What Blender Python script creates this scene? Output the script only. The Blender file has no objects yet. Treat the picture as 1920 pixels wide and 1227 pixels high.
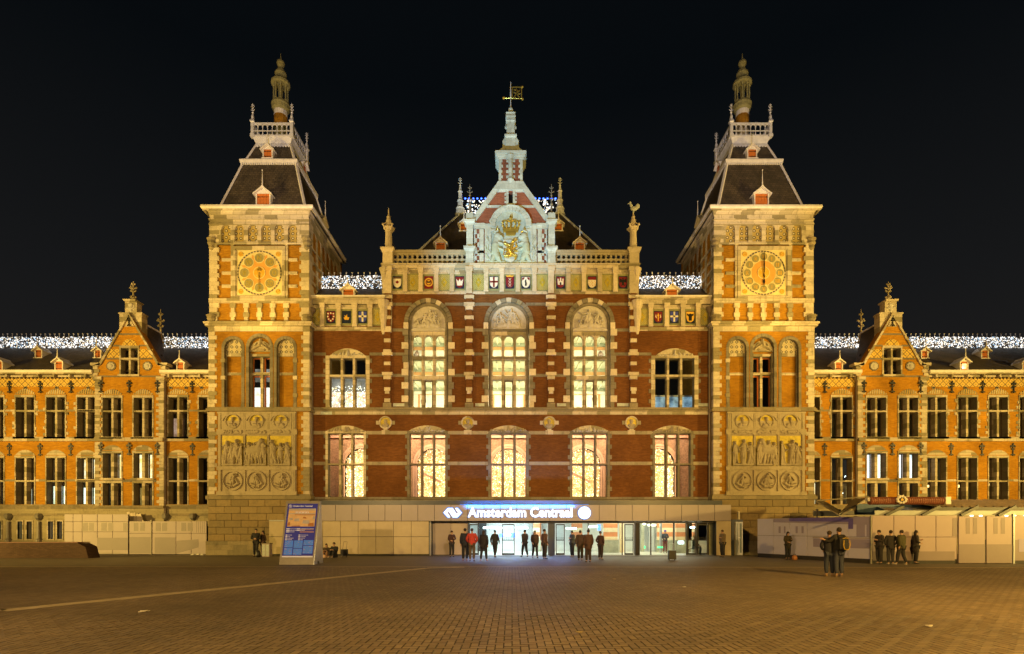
import bpy, math, random
import numpy as np
from mathutils import Vector, Matrix
from mathutils.geometry import tessellate_polygon

# ------------------------------------------------------------------ camera, sky, lamps, exposure
SC = bpy.context.scene
COL = SC.collection
F, D, HOR, CZ = 1008.0, 36.0, 992.0, 1.75       # focal length in photo pixels, metres to the tower fronts, horizon row, eye height
R = math.radians

cam_d = bpy.data.cameras.new("camera"); cam = bpy.data.objects.new("camera", cam_d); COL.objects.link(cam)
cam.location = (0, -D, CZ); cam.rotation_euler = (R(90), 0, 0)
cam_d.sensor_width = 36; cam_d.lens = 36 * F / 1920; cam_d.shift_y = (HOR - 613.5) / 1920
cam_d.clip_start = 0.1; cam_d.clip_end = 2000
SC.camera = cam

world = bpy.data.worlds.new("World"); SC.world = world; world.use_nodes = True
wn = world.node_tree; wn.nodes.clear()
w_out = wn.nodes.new("ShaderNodeOutputWorld"); w_bg = wn.nodes.new("ShaderNodeBackground")
w_geo = wn.nodes.new("ShaderNodeTexCoord"); w_sep = wn.nodes.new("ShaderNodeSeparateXYZ"); w_ramp = wn.nodes.new("ShaderNodeValToRGB")
wn.links.new(w_geo.outputs["Generated"], w_sep.inputs[0]); wn.links.new(w_sep.outputs["Z"], w_ramp.inputs[0])
e = w_ramp.color_ramp.elements
e[0].position = 0.0; e[0].color = (0.0185, 0.0160, 0.0145, 1)
e[1].position = 0.62; e[1].color = (0.0022, 0.0032, 0.0042, 1)
m_ = e.new(0.35); m_.color = (0.0082, 0.0086, 0.0092, 1)
wn.links.new(w_ramp.outputs[0], w_bg.inputs["Color"]); w_bg.inputs["Strength"].default_value = 1.0
wn.links.new(w_bg.outputs[0], w_out.inputs["Surface"])

SC.view_settings.view_transform = 'Standard'; SC.view_settings.look = 'None'
SC.view_settings.exposure = 0; SC.view_settings.gamma = 1; SC.view_settings.use_curve_mapping = False
try:
    cy = SC.cycles
    cy.max_bounces = 6; cy.diffuse_bounces = 3; cy.glossy_bounces = 3; cy.transmission_bounces = 4; cy.transparent_max_bounces = 10
    cy.sample_clamp_indirect = 4; cy.caustics_reflective = False; cy.caustics_refractive = False
    cy.use_denoising = True
except Exception: pass

def aim(o, tgt):
    o.rotation_euler = (Vector(tgt) - o.location).to_track_quat('-Z', 'Y').to_euler()
def spot(name, loc, tgt, power, color, angle, blend=0.6, size=0.3):
    d = bpy.data.lights.new(name, 'SPOT'); d.energy = power; d.color = color; d.spot_size = R(angle); d.spot_blend = blend; d.shadow_soft_size = size
    o = bpy.data.objects.new(name, d); COL.objects.link(o); o.location = loc; aim(o, tgt); return o
def area(name, loc, tgt, power, color, sx, sy, spread=180):
    d = bpy.data.lights.new(name, 'AREA'); d.energy = power; d.color = color; d.shape = 'RECTANGLE'; d.size = sx; d.size_y = sy; d.spread = R(spread)
    o = bpy.data.objects.new(name, d); COL.objects.link(o); o.location = loc; aim(o, tgt); return o
SOD = (1.0, 0.66, 0.15); WARM = (1.0, 0.69, 0.44); COOL = (0.42, 0.80, 1.0)
# sodium floodlights standing at both ends of the square, they graze the wings from the side
spot("floodlight_wing_west", (-46, -24, 7), (-22, 2, 9), 56000, SOD, 62, 0.7, 0.5)
spot("floodlight_wing_east", (46, -24, 7), (22, 2, 9), 56000, SOD, 62, 0.7, 0.5)
# floodlights for the clock towers (on masts at both sides of the square) and up-lights in front of the clock stages
spot("floodlight_tower_west", (-30, -16, 5), (-17, 0, 20), 14000, SOD, 60, 0.8, 0.4)
spot("floodlight_tower_east", (30, -16, 5), (17, 0, 20), 14000, SOD, 60, 0.8, 0.4)
spot("uplight_clock_west", (-16.9, -4.2, 12.6), (-16.9, 0, 19.2), 1700, SOD, 88, 0.9, 0.3)
spot("uplight_clock_east", (16.9, -4.2, 12.6), (16.9, 0, 19.2), 1700, SOD, 88, 0.9, 0.3)
spot("uplight_tower_flank", (-9.0, 1.2, 14.2), (-13.8, 3.4, 20.5), 700, SOD, 90, 0.9, 0.3)
spot("bay_spill_west", (-14.5, -17, 3), (-10.5, .6, 12.5), 2600, SOD, 50, 0.9, 0.4)  # bay spots added to supply the tower floodlights' spill on both side bays
spot("bay_spill_east", (14.5, -17, 3), (10.5, .6, 12.5), 2600, SOD, 50, 0.9, 0.4)
# street lanterns of the square, behind and beside the photographer
spot("street_lamp_square_east", (17, -34, 9.5), (8, -14, 0), 23000, (1, .58, .13), 130, 0.7, 0.3)
spot("street_lamp_square_west", (-18, -43, 9.5), (-9, -16, 0), 20000, (1, .62, .21), 125, 0.7, 0.3)
spot("floodlight_hall", (3, -33, 9), (0, 0, 6.5), 11500, WARM, 52, 0.8, 0.6)
spot("floodlight_roof_west", (-8, -31, 8), (-15.6, 3, 28.6), 22000, (1, .83, .72), 22, 0.8, 0.4)
spot("floodlight_roof_east", (8, -31, 8), (15.6, 3, 28.6), 22000, (1, .83, .72), 22, 0.8, 0.4)
# cold floodlight on the arms gable
spot("floodlight_gable", (-7, -19, 1.5), (0, 1, 23.6), 42000, COOL, 26, 0.75, 0.3)

# ------------------------------------------------------------------ helpers
OFF = {}
def X(px, y=0.0): return (px - 960.0) * (D + y) / F
def Z(py, y=0.0): return CZ + (HOR - py) * (D + y) / F

def thing(name, label, cat, loc=(0, 0, 0), group=None, kind=None):
    o = bpy.data.objects.new(name, None); COL.objects.link(o); o.location = loc; o.empty_display_size = 0.3
    if label: o["label"] = label
    if cat: o["category"] = cat
    if group: o["group"] = group
    if kind: o["kind"] = kind
    OFF[o] = Vector(loc); return o
def tag(o, label=None, cat=None, group=None, kind=None):
    if label: o["label"] = label
    if cat: o["category"] = cat
    if group: o["group"] = group
    if kind: o["kind"] = kind
    return o

class MB:
    """collects faces in world metres; T maps (u, v, z) to the world for walls that face another way"""
    def __init__(s, T=None): s.v = []; s.f = []; s.T = T; s.mi = []; s.cur = 0
    def V(s, x, y, z):
        s.v.append(s.T(x, y, z) if s.T else (x, y, z)); return len(s.v) - 1
    def Fc(s, *i): s.f.append(i); s.mi.append(s.cur)
    def box(s, x0, x1, y0, y1, z0, z1):
        a = [s.V(x, y, z) for z in (z0, z1) for y in (y0, y1) for x in (x0, x1)]
        for q in ((0, 1, 3, 2), (4, 6, 7, 5), (0, 4, 5, 1), (2, 3, 7, 6), (0, 2, 6, 4), (1, 5, 7, 3)): s.Fc(*[a[k] for k in q])
        return s
    def quad(s, *p): s.Fc(*[s.V(*q) for q in p]); return s
    def plate(s, outer, y0, y1, holes=()):
        loops = [list(outer)] + [list(h) for h in holes]
        flat = [p for l in loops for p in l]
        tris = tessellate_polygon([[Vector((p[0], p[1], 0)) for p in l] for l in loops])
        fa = [s.V(p[0], y0, p[1]) for p in flat]; fb = [s.V(p[0], y1, p[1]) for p in flat]
        for t in tris: s.Fc(*[fa[k] for k in t]); s.Fc(*[fb[k] for k in reversed(t)])
        k = 0
        for l in loops:
            n = len(l)
            for i in range(n):
                j = (i + 1) % n; s.Fc(fa[k + i], fa[k + j], fb[k + j], fb[k + i])
            k += n
        return s
    def lathe(s, cx, cyy, prof, n=12, cap=True):
        rings = []
        for r, z in prof: rings.append([s.V(cx + r * math.cos(6.28318 * k / n), cyy + r * math.sin(6.28318 * k / n), z) for k in range(n)])
        for a, b in zip(rings, rings[1:]):
            for k in range(n): s.Fc(a[k], a[(k + 1) % n], b[(k + 1) % n], b[k])
        if cap: s.Fc(*rings[0][::-1]); s.Fc(*rings[-1])
        return s
    def tube(s, p0, p1, r0, r1=None, n=8):
        r1 = r0 if r1 is None else r1
        p0 = Vector(p0); p1 = Vector(p1); d = (p1 - p0).normalized()
        a = d.orthogonal().normalized(); b = d.cross(a)
        A = [s.V(*(p0 + (a * math.cos(6.28318 * k / n) + b * math.sin(6.28318 * k / n)) * r0)) for k in range(n)]
        B = [s.V(*(p1 + (a * math.cos(6.28318 * k / n) + b * math.sin(6.28318 * k / n)) * r1)) for k in range(n)]
        for k in range(n): s.Fc(A[k], A[(k + 1) % n], B[(k + 1) % n], B[k])
        s.Fc(*A[::-1]); s.Fc(*B); return s
    def path(s, pts, r, n=6):
        for a, b in zip(pts, pts[1:]): s.tube(a, b, r, r, n)
        return s
    def beam(s, p0, p1, w, h, up=(0, 0, 1)):
        p0 = Vector(p0); p1 = Vector(p1); d = (p1 - p0).normalized()
        a = d.cross(Vector(up)).normalized() * w / 2; b = a.cross(d).normalized() * h / 2
        A = [s.V(*(p0 + q)) for q in (a + b, a - b, -a - b, -a + b)]; B = [s.V(*(p1 + q)) for q in (a + b, a - b, -a - b, -a + b)]
        for k in range(4): s.Fc(A[k], A[(k + 1) % 4], B[(k + 1) % 4], B[k])
        s.Fc(*A[::-1]); s.Fc(*B); return s
    def ball(s, c, r, n=10, m=6, sx=1, sy=1, sz=1):
        rings = []
        for i in range(1, m):
            t = math.pi * i / m
            rings.append([s.V(c[0] + sx * r * math.sin(t) * math.cos(6.28318 * k / n), c[1] + sy * r * math.sin(t) * math.sin(6.28318 * k / n), c[2] + sz * r * math.cos(t)) for k in range(n)])
        t0 = s.V(c[0], c[1], c[2] + sz * r); t1 = s.V(c[0], c[1], c[2] - sz * r)
        for a, b in zip(rings, rings[1:]):
            for k in range(n): s.Fc(a[k], b[k], b[(k + 1) % n], a[(k + 1) % n])
        for k in range(n): s.Fc(t0, rings[0][k], rings[0][(k + 1) % n]); s.Fc(t1, rings[-1][(k + 1) % n], rings[-1][k])
        return s
    def block(s, x0, x1, y0, y1, z0, z1, c=0.02):
        """ashlar block: front face (y0) chamfered all round"""
        o = [s.V(*p) for p in ((x0, y0 + c, z0), (x1, y0 + c, z0), (x1, y0 + c, z1), (x0, y0 + c, z1))]
        i = [s.V(*p) for p in ((x0 + c, y0, z0 + c), (x1 - c, y0, z0 + c), (x1 - c, y0, z1 - c), (x0 + c, y0, z1 - c))]
        b = [s.V(*p) for p in ((x0, y1, z0), (x1, y1, z0), (x1, y1, z1), (x0, y1, z1))]
        s.Fc(*i)
        for k in range(4):
            j = (k + 1) % 4; s.Fc(o[k], o[j], i[j], i[k]); s.Fc(b[k], b[j], o[j], o[k])
        return s
    def mesh(s, name, mats, off=(0, 0, 0), smooth=False):
        me = bpy.data.meshes.new(name)
        ox, oy, oz = off
        me.from_pydata([(a - ox, b - oy, c - oz) for a, b, c in s.v], [], s.f)
        if not isinstance(mats, (list, tuple)): mats = [mats]
        for m in mats: me.materials.append(m)
        if len(mats) > 1: me.polygons.foreach_set("material_index", s.mi)
        if smooth: me.polygons.foreach_set("use_smooth", [True] * len(me.polygons))
        me.update(); return me
    def build(s, name, mats, parent=None, smooth=False, org=None, kind=None):
        """org: world point that becomes the origin"""
        po = OFF.get(parent, Vector((0, 0, 0))) if parent else Vector((0, 0, 0))
        org = Vector(org) if org is not None else po
        o = bpy.data.objects.new(name, s.mesh(name, mats, org, smooth)); COL.objects.link(o)
        if parent: o.parent = parent
        o.location = org - po; OFF[o] = org
        if kind: o["kind"] = kind
        return o

def inst(me, name, parent, loc, rz=0.0, scale=None):
    o = bpy.data.objects.new(name, me); COL.objects.link(o)
    po = OFF.get(parent, Vector((0, 0, 0))) if parent else Vector((0, 0, 0))
    if parent: o.parent = parent
    o.location = Vector(loc) - po; o.rotation_euler = (0, 0, rz); OFF[o] = Vector(loc)
    if scale: o.scale = scale
    return o

_bc = {}
def block(name, parent, x0, x1, y0, y1, z0, z1, mat, c=0.02, rz=0.0, at=None):
    """one stone of its own, mesh shared between stones of the same size"""
    w, d, h = round(x1 - x0, 2), round(y1 - y0, 2), round(z1 - z0, 2)
    key = (w, d, h, mat.name, c)
    if key not in _bc:
        _bc[key] = MB().block(-w / 2, w / 2, 0, d, -h / 2, h / 2, c).mesh("block", mat)
    return inst(_bc[key], name, parent, at or ((x0 + x1) / 2, y0, (z0 + z1) / 2), rz)

def arc(cx, cz, r, a0, a1, n): return [(cx + r * math.cos(R(a0 + (a1 - a0) * k / n)), cz + r * math.sin(R(a0 + (a1 - a0) * k / n))) for k in range(n + 1)]
def rect(x0, x1, z0, z1): return [(x0, z0), (x1, z0), (x1, z1), (x0, z1)]
def arched(x0, x1, z0, zs, n=14):
    r = (x1 - x0) / 2; return [(x0, z0), (x1, z0)] + arc((x0 + x1) / 2, zs, r, 0, 180, n)
def segm(x0, x1, zs, rise, n=12):
    h = (x1 - x0) / 2; rad = (h * h + rise * rise) / (2 * rise); cz = zs + rise - rad; a = math.degrees(math.asin(h / rad))
    return arc((x0 + x1) / 2, cz, rad, 90 - a, 90 + a, n)
def circ(cx, cz, r, n=20): return arc(cx, cz, r, 0, 360 - 360 / n, n - 1)
def ring(mb, cx, cz, ri, ro, y0, y1, n=24): return mb.plate(circ(cx, cz, ro, n), y0, y1, [circ(cx, cz, ri, n)])
def sector(mb, cx, cz, ri, ro, a0, a1, y0, y1, n=3): return mb.plate(arc(cx, cz, ro, a0, a1, n) + arc(cx, cz, ri, a1, a0, n), y0, y1)

def relief(mb, u0, u1, z0, z1, yb, caps, n=70, amp=1.5):
    """carved figures: a height field of rounded limbs standing off the plane yb towards the viewer"""
    W, Hh = u1 - u0, z1 - z0; nx = n; nz = max(8, int(n * Hh / W))
    us = np.linspace(u0, u1, nx); zs = np.linspace(z0, z1, nz); U, ZZ = np.meshgrid(us, zs); Ht = np.zeros_like(U)
    for (a, b, ra, c, d, rb, h) in caps:
        ax, az, bx, bz = u0 + a * W, z0 + b * Hh, u0 + c * W, z0 + d * Hh; ra *= Hh; rb *= Hh
        dx, dz = bx - ax, bz - az; L = dx * dx + dz * dz + 1e-9
        t = np.clip(((U - ax) * dx + (ZZ - az) * dz) / L, 0, 1); r = ra + (rb - ra) * t
        q = 1 - ((U - ax - t * dx) ** 2 + (ZZ - az - t * dz) ** 2) / (r * r)
        Ht = np.maximum(Ht, np.where(q > 0, np.sqrt(np.maximum(q, 0)) * h, 0))
    idx = {}
    def vv(i, j):
        if (i, j) not in idx: idx[(i, j)] = mb.V(float(us[i]), yb - float(Ht[j, i]) * amp, float(zs[j]))
        return idx[(i, j)]
    for j in range(nz - 1):
        for i in range(nx - 1):
            if Ht[j:j + 2, i:i + 2].max() > 0: mb.Fc(vv(i, j), vv(i + 1, j), vv(i + 1, j + 1), vv(i, j + 1))
    return mb
def fig(r, x, z, s, h=0.1, lean=0.0):
    """one carved person in panel units: x foot centre, z foot height, s size"""
    L = lean; k = r.uniform(-.1, .1); c = []
    hip = (x + L * .45 * s, z + .5 * s); sh = (x + L * s * .85, z + .8 * s); hd = (x + L * s + .02 * s * r.choice((-1, 1)), z + .94 * s)
    c.append((hd[0], hd[1], .075 * s, hd[0], hd[1] - .03 * s, .06 * s, h))
    c.append((sh[0], sh[1], .11 * s, hip[0], hip[1], .12 * s, h * .8))
    for q in (-1, 1):
        kn = (hip[0] + q * r.uniform(.04, .16) * s, z + .27 * s); ft = (kn[0] + r.uniform(-.12, .12) * s, z + .02 * s)
        c.append((hip[0] + q * .05 * s, hip[1], .09 * s, kn[0], kn[1], .06 * s, h * .8)); c.append((kn[0], kn[1], .06 * s, ft[0], ft[1], .035 * s, h * .7))
        el = (sh[0] + q * r.uniform(.14, .26) * s, sh[1] - r.uniform(-.05, .25) * s); ha = (el[0] + r.uniform(-.2, .15) * s, el[1] + r.uniform(-.2, .25) * s)
        c.append((sh[0] + q * .08 * s, sh[1], .055 * s, el[0], el[1], .042 * s, h * .9)); c.append((el[0], el[1], .042 * s, ha[0], ha[1], .03 * s, h * .8))
    if r.random() < .6:   # robe folds
        for q in range(4):
            xx = hip[0] + (q - 1.5) * .07 * s; c.append((xx, hip[1], .05 * s, xx + r.uniform(-.06, .06) * s, z + .02 * s, .05 * s, h * .65))
    return c

# ------------------------------------------------------------------ materials
def new_mat(name):
    m = bpy.data.materials.new(name); m.use_nodes = True; nt = m.node_tree; b = nt.nodes["Principled BSDF"]; return m, nt, b
def nd(nt, t, **kw):
    n = nt.nodes.new(t)
    for k, v in kw.items(): setattr(n, k, v)
    return n
def facade_vec(nt, sx=1.0, sz=1.0):
    g = nd(nt, "ShaderNodeNewGeometry"); s = nd(nt, "ShaderNodeSeparateXYZ"); a = nd(nt, "ShaderNodeMath", operation='ADD'); c = nd(nt, "ShaderNodeCombineXYZ")
    nt.links.new(g.outputs["Position"], s.inputs[0]); nt.links.new(s.outputs[0], a.inputs[0]); nt.links.new(s.outputs[1], a.inputs[1])
    m1 = nd(nt, "ShaderNodeMath", operation='MULTIPLY'); m1.inputs[1].default_value = sx; nt.links.new(a.outputs[0], m1.inputs[0])
    m2 = nd(nt, "ShaderNodeMath", operation='MULTIPLY'); m2.inputs[1].default_value = sz; nt.links.new(s.outputs[2], m2.inputs[0])
    nt.links.new(m1.outputs[0], c.inputs[0]); nt.links.new(m2.outputs[0], c.inputs[1]); return c.outputs[0]
def mixc(nt, fac, a, b, blend='MIX'):
    n = nd(nt, "ShaderNodeMix", data_type='RGBA', blend_type=blend)
    for s, v in ((n.inputs[0], fac), (n.inputs[6], a), (n.inputs[7], b)):
        if hasattr(v, "links"): nt.links.new(v, s)
        elif isinstance(v, (tuple, list)): s.default_value = (*v[:3], 1)
        else: s.default_value = v
    return n.outputs[2]
def noise(nt, scale, detail=4, rough=0.6, vec=None):
    n = nd(nt, "ShaderNodeTexNoise"); n.inputs["Scale"].default_value = scale; n.inputs["Detail"].default_value = detail; n.inputs["Roughness"].default_value = rough
    if vec is None: vec = nd(nt, "ShaderNodeNewGeometry").outputs["Position"]
    nt.links.new(vec, n.inputs["Vector"]); return n.outputs[0]
def ramp(nt, fac, stops):
    r = nd(nt, "ShaderNodeValToRGB"); nt.links.new(fac, r.inputs[0]); e = r.color_ramp.elements
    e[0].position, e[0].color = stops[0][0], (*stops[0][1], 1); e[1].position, e[1].color = stops[-1][0], (*stops[-1][1], 1)
    for p, c in stops[1:-1]: q = e.new(p); q.color = (*c, 1)
    return r.outputs[0]
def bump(nt, b, h, dist=0.02, st=0.5):
    n = nd(nt, "ShaderNodeBump"); n.inputs["Distance"].default_value = dist; n.inputs["Strength"].default_value = st
    nt.links.new(h, n.inputs["Height"]); nt.links.new(n.outputs[0], b.inputs["Normal"])
W1, W0 = (1, 1, 1), (0, 0, 0)

def plain(name, col, rough=0.7, metal=0.0, var=0.15, sc=3.0, spec=None):
    m, nt, b = new_mat(name)
    f = noise(nt, sc, 5, .65); c = mixc(nt, ramp(nt, f, [(.3, W0), (.7, W1)]), tuple(x * (1 - var) for x in col), tuple(min(1, x * (1 + var)) for x in col))
    nt.links.new(c, b.inputs["Base Color"]); b.inputs["Roughness"].default_value = rough; b.inputs["Metallic"].default_value = metal
    if spec is not None: b.inputs["Specular IOR Level"].default_value = spec
    return m
def emit(name, col, st, sample=True):
    m, nt, b = new_mat(name); b.inputs["Base Color"].default_value = (*[c * .5 for c in col], 1); b.inputs["Emission Color"].default_value = (*col, 1); b.inputs["Emission Strength"].default_value = st
    if not sample: m.cycles.emission_sampling = 'NONE'
    return m
def brickmat(name, c1, c2, mortar, bw=.22, bh=.068, ms=.009):
    m, nt, b = new_mat(name); v = facade_vec(nt)
    t = nd(nt, "ShaderNodeTexBrick"); nt.links.new(v, t.inputs["Vector"]); t.inputs["Scale"].default_value = 1
    t.inputs["Brick Width"].default_value = bw; t.inputs["Row Height"].default_value = bh; t.inputs["Mortar Size"].default_value = ms; t.inputs["Mortar Smooth"].default_value = .4
    t.inputs["Color1"].default_value = (*c1, 1); t.inputs["Color2"].default_value = (*c2, 1); t.inputs["Mortar"].default_value = (*mortar, 1)
    # streaky courses and broad weathering
    st = noise(nt, 1.0, 6, .8, facade_vec(nt, 1.6, 9)); br = noise(nt, .45, 5, .6); so = noise(nt, 2.2, 6, .7, facade_vec(nt, 1.6, .35))
    c = mixc(nt, ramp(nt, st, [(.33, W0), (.68, W1)]), t.outputs["Color"], tuple(x * 1.28 for x in c1)) if False else t.outputs["Color"]
    c = mixc(nt, 1.0, c, ramp(nt, st, [(.30, (.80, .78, .76)), (.5, (1, 1, 1)), (.72, (1.18, 1.16, 1.12))]), 'MULTIPLY')
    c = mixc(nt, 1.0, c, ramp(nt, br, [(.3, (.70, .68, .68)), (.7, (1.14, 1.14, 1.14))]), 'MULTIPLY')
    c = mixc(nt, ramp(nt, so, [(.60, W0), (.80, (.55, .55, .55))]), c, tuple(x * .42 for x in c2))
    nt.links.new(c, b.inputs["Base Color"]); b.inputs["Roughness"].default_value = .85; b.inputs["Specular IOR Level"].default_value = .12
    inv = nd(nt, "ShaderNodeMath", operation='SUBTRACT'); inv.inputs[0].default_value = 1; nt.links.new(t.outputs["Fac"], inv.inputs[1]); bump(nt, b, inv.outputs[0], .01, .6)
    return m
def stonemat(name, a, bcol, dark, bw=.85, bh=.34, per_object=False, amt=.36):
    """weathered sandstone: single stones cream or grey-olive, stained"""
    m, nt, b = new_mat(name)
    if per_object:
        oi = nd(nt, "ShaderNodeObjectInfo"); pick = ramp(nt, oi.outputs["Random"], [(1 - amt - .02, W0), (1 - amt + .02, W1)])
        fine = ramp(nt, oi.outputs["Random"], [(0, (.84, .82, .80)), (1 - amt, (1.1, 1.1, 1.1))])
    else:
        t = nd(nt, "ShaderNodeTexBrick"); nt.links.new(facade_vec(nt), t.inputs["Vector"]); t.inputs["Scale"].default_value = 1
        t.inputs["Brick Width"].default_value = bw; t.inputs["Row Height"].default_value = bh; t.inputs["Mortar Size"].default_value = .012; t.inputs["Bias"].default_value = 0
        t.inputs["Color1"].default_value = (0, 0, 0, 1); t.inputs["Color2"].default_value = (1, 1, 1, 1); t.inputs["Mortar"].default_value = (.9, .9, .9, 1)
        pick = ramp(nt, t.outputs["Color"], [(1 - amt - .12, W0), (1 - amt + .12, W1)])
        fine = ramp(nt, t.outputs["Color"], [(0, (.86, .84, .82)), (.6, (1.08, 1.08, 1.08))])
    c = mixc(nt, pick, a, bcol)
    c = mixc(nt, 1.0, c, fine, 'MULTIPLY')
    n1 = noise(nt, 1.6, 8, .7); n2 = noise(nt, 9, 6, .7); n3 = noise(nt, 1.4, 6, .7, facade_vec(nt, 2.5, .4))
    c = mixc(nt, ramp(nt, n1, [(.52, W0), (.75, (.75, .75, .75))]), c, dark)
    c = mixc(nt, ramp(nt, n3, [(.56, W0), (.78, (.7, .7, .7))]), c, dark)
    c = mixc(nt, 1.0, c, ramp(nt, n2, [(.3, (.84, .84, .84)), (.7, (1.08, 1.08, 1.08))]), 'MULTIPLY')
    nt.links.new(c, b.inputs["Base Color"]); b.inputs["Roughness"].default_value = .88; b.inputs["Specular IOR Level"].default_value = .15; bump(nt, b, n2, .015, .5)
    return m
def dotmat(name, bg, ringc, dot, scale, metric='EUCLIDEAN', rot=0.0, r0=.16, r1=.30, off=(0, 0), lines=None):
    m, nt, b = new_mat(name); mp = nd(nt, "ShaderNodeMapping"); nt.links.new(facade_vec(nt), mp.inputs[0]); mp.inputs["Rotation"].default_value = (0, 0, rot); mp.inputs["Location"].default_value = (off[0], off[1], 0)
    v = nd(nt, "ShaderNodeTexVoronoi", distance=metric, voronoi_dimensions='2D'); nt.links.new(mp.outputs[0], v.inputs["Vector"]); v.inputs["Scale"].default_value = scale; v.inputs["Randomness"].default_value = 0
    c = ramp(nt, v.outputs["Distance"], [(0, dot), (r0, dot), (r0 + .03, ringc), (r1, ringc), (r1 + .03, bg), (1, bg)])
    n = noise(nt, 4, 4); c = mixc(nt, 1.0, c, ramp(nt, n, [(.3, (.75, .75, .75)), (.7, (1.1, 1.1, 1.1))]), 'MULTIPLY')
    nt.links.new(c, b.inputs["Base Color"]); b.inputs["Roughness"].default_value = .5; return m
def slatemat(name, col):
    m, nt, b = new_mat(name); t = nd(nt, "ShaderNodeTexBrick"); nt.links.new(facade_vec(nt), t.inputs["Vector"]); t.inputs["Scale"].default_value = 1
    t.inputs["Brick Width"].default_value = .26; t.inputs["Row Height"].default_value = .16; t.inputs["Mortar Size"].default_value = .012
    t.inputs["Color1"].default_value = (*[c * .75 for c in col], 1); t.inputs["Color2"].default_value = (*[c * 1.3 for c in col], 1); t.inputs["Mortar"].default_value = (*[c * .3 for c in col], 1)
    n = noise(nt, .8, 6, .7, facade_vec(nt, 2.0, .6)); c = mixc(nt, 1.0, t.outputs["Color"], ramp(nt, n, [(.3, (.6, .6, .6)), (.75, (1.5, 1.4, 1.25))]), 'MULTIPLY')
    nt.links.new(c, b.inputs["Base Color"]); b.inputs["Roughness"].default_value = .6
    inv = nd(nt, "ShaderNodeMath", operation='SUBTRACT'); inv.inputs[0].default_value = 1; nt.links.new(t.outputs["Fac"], inv.inputs[1]); bump(nt, b, inv.outputs[0], .015, .7); return m
def zigzagmat(name, bg, ln, period):
    """yellow tile frieze with crossing dark zigzags"""
    m, nt, b = new_mat(name); sp = nd(nt, "ShaderNodeSeparateXYZ"); nt.links.new(facade_vec(nt), sp.inputs[0])
    def mth(op, a, bb=None, c=None):
        n = nd(nt, "ShaderNodeMath", operation=op)
        for s, v in zip(n.inputs, (a, bb, c)):
            if v is None: continue
            if hasattr(v, "links"): nt.links.new(v, s)
            else: s.default_value = v
        return n.outputs[0]
    tri = mth('PINGPONG', sp.outputs[0], period / 2); zz = mth('PINGPONG', sp.outputs[1], period / 2)
    d1 = mth('ABSOLUTE', mth('SUBTRACT', tri, zz)); d2 = mth('ABSOLUTE', mth('SUBTRACT', mth('ADD', tri, zz), period / 2))
    d = mth('MINIMUM', d1, d2); st = mth('PINGPONG', mth('MULTIPLY', d, 1.0), .11)
    k = mth('LESS_THAN', st, .028); n = noise(nt, 3, 4)
    c = mixc(nt, k, bg, ln); c = mixc(nt, 1.0, c, ramp(nt, n, [(.3, (.8, .8, .8)), (.7, (1.1, 1.1, 1.1))]), 'MULTIPLY')
    nt.links.new(c, b.inputs["Base Color"]); b.inputs["Roughness"].default_value = .55; return m
def glassmat(name, tint=(.9, .95, .95), refl=.12):
    m, nt, b = new_mat(name); nt.nodes.remove(b); out = nt.nodes["Material Output"]
    tr = nd(nt, "ShaderNodeBsdfTransparent"); tr.inputs[0].default_value = (*tint, 1); gl = nd(nt, "ShaderNodeBsdfGlossy"); gl.inputs["Roughness"].default_value = .03
    fr = nd(nt, "ShaderNodeFresnel"); fr.inputs[0].default_value = 1.5; mx = nd(nt, "ShaderNodeMixShader")
    nt.links.new(fr.outputs[0], mx.inputs[0]); nt.links.new(tr.outputs[0], mx.inputs[1]); nt.links.new(gl.outputs[0], mx.inputs[2]); nt.links.new(mx.outputs[0], out.inputs[0]); return m
def mosaicmat(name):
    m, nt, b = new_mat(name); v = nd(nt, "ShaderNodeTexVoronoi", feature='DISTANCE_TO_EDGE'); nt.links.new(facade_vec(nt), v.inputs["Vector"]); v.inputs["Scale"].default_value = 9
    w = nd(nt, "ShaderNodeTexMagic", turbulence_depth=3); nt.links.new(facade_vec(nt), w.inputs["Vector"]); w.inputs["Scale"].default_value = 9; w.inputs["Distortion"].default_value = 1.6
    c = ramp(nt, w.outputs["Fac"], [(.35, (.10, .13, .05)), (.5, (.20, .22, .09)), (.62, (.50, .40, .12))])
    c = mixc(nt, ramp(nt, v.outputs[0], [(.0, W1), (.05, W0)]), c, (.42, .36, .12))
    nt.links.new(c, b.inputs["Base Color"]); b.inputs["Roughness"].default_value = .5; return m
def litmat(name, stops, st, scale=1.2, vert=1.0, sample=False):
    """the inside of a lit room far behind glass"""
    m, nt, b = new_mat(name); n = noise(nt, scale, 3, .6, facade_vec(nt, 1.0, vert)); c = ramp(nt, n, stops)
    nt.links.new(c, b.inputs["Emission Color"]); nt.links.new(c, b.inputs["Base Color"]); b.inputs["Emission Strength"].default_value = st
    if not sample: m.cycles.emission_sampling = 'NONE'
    return m

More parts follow.
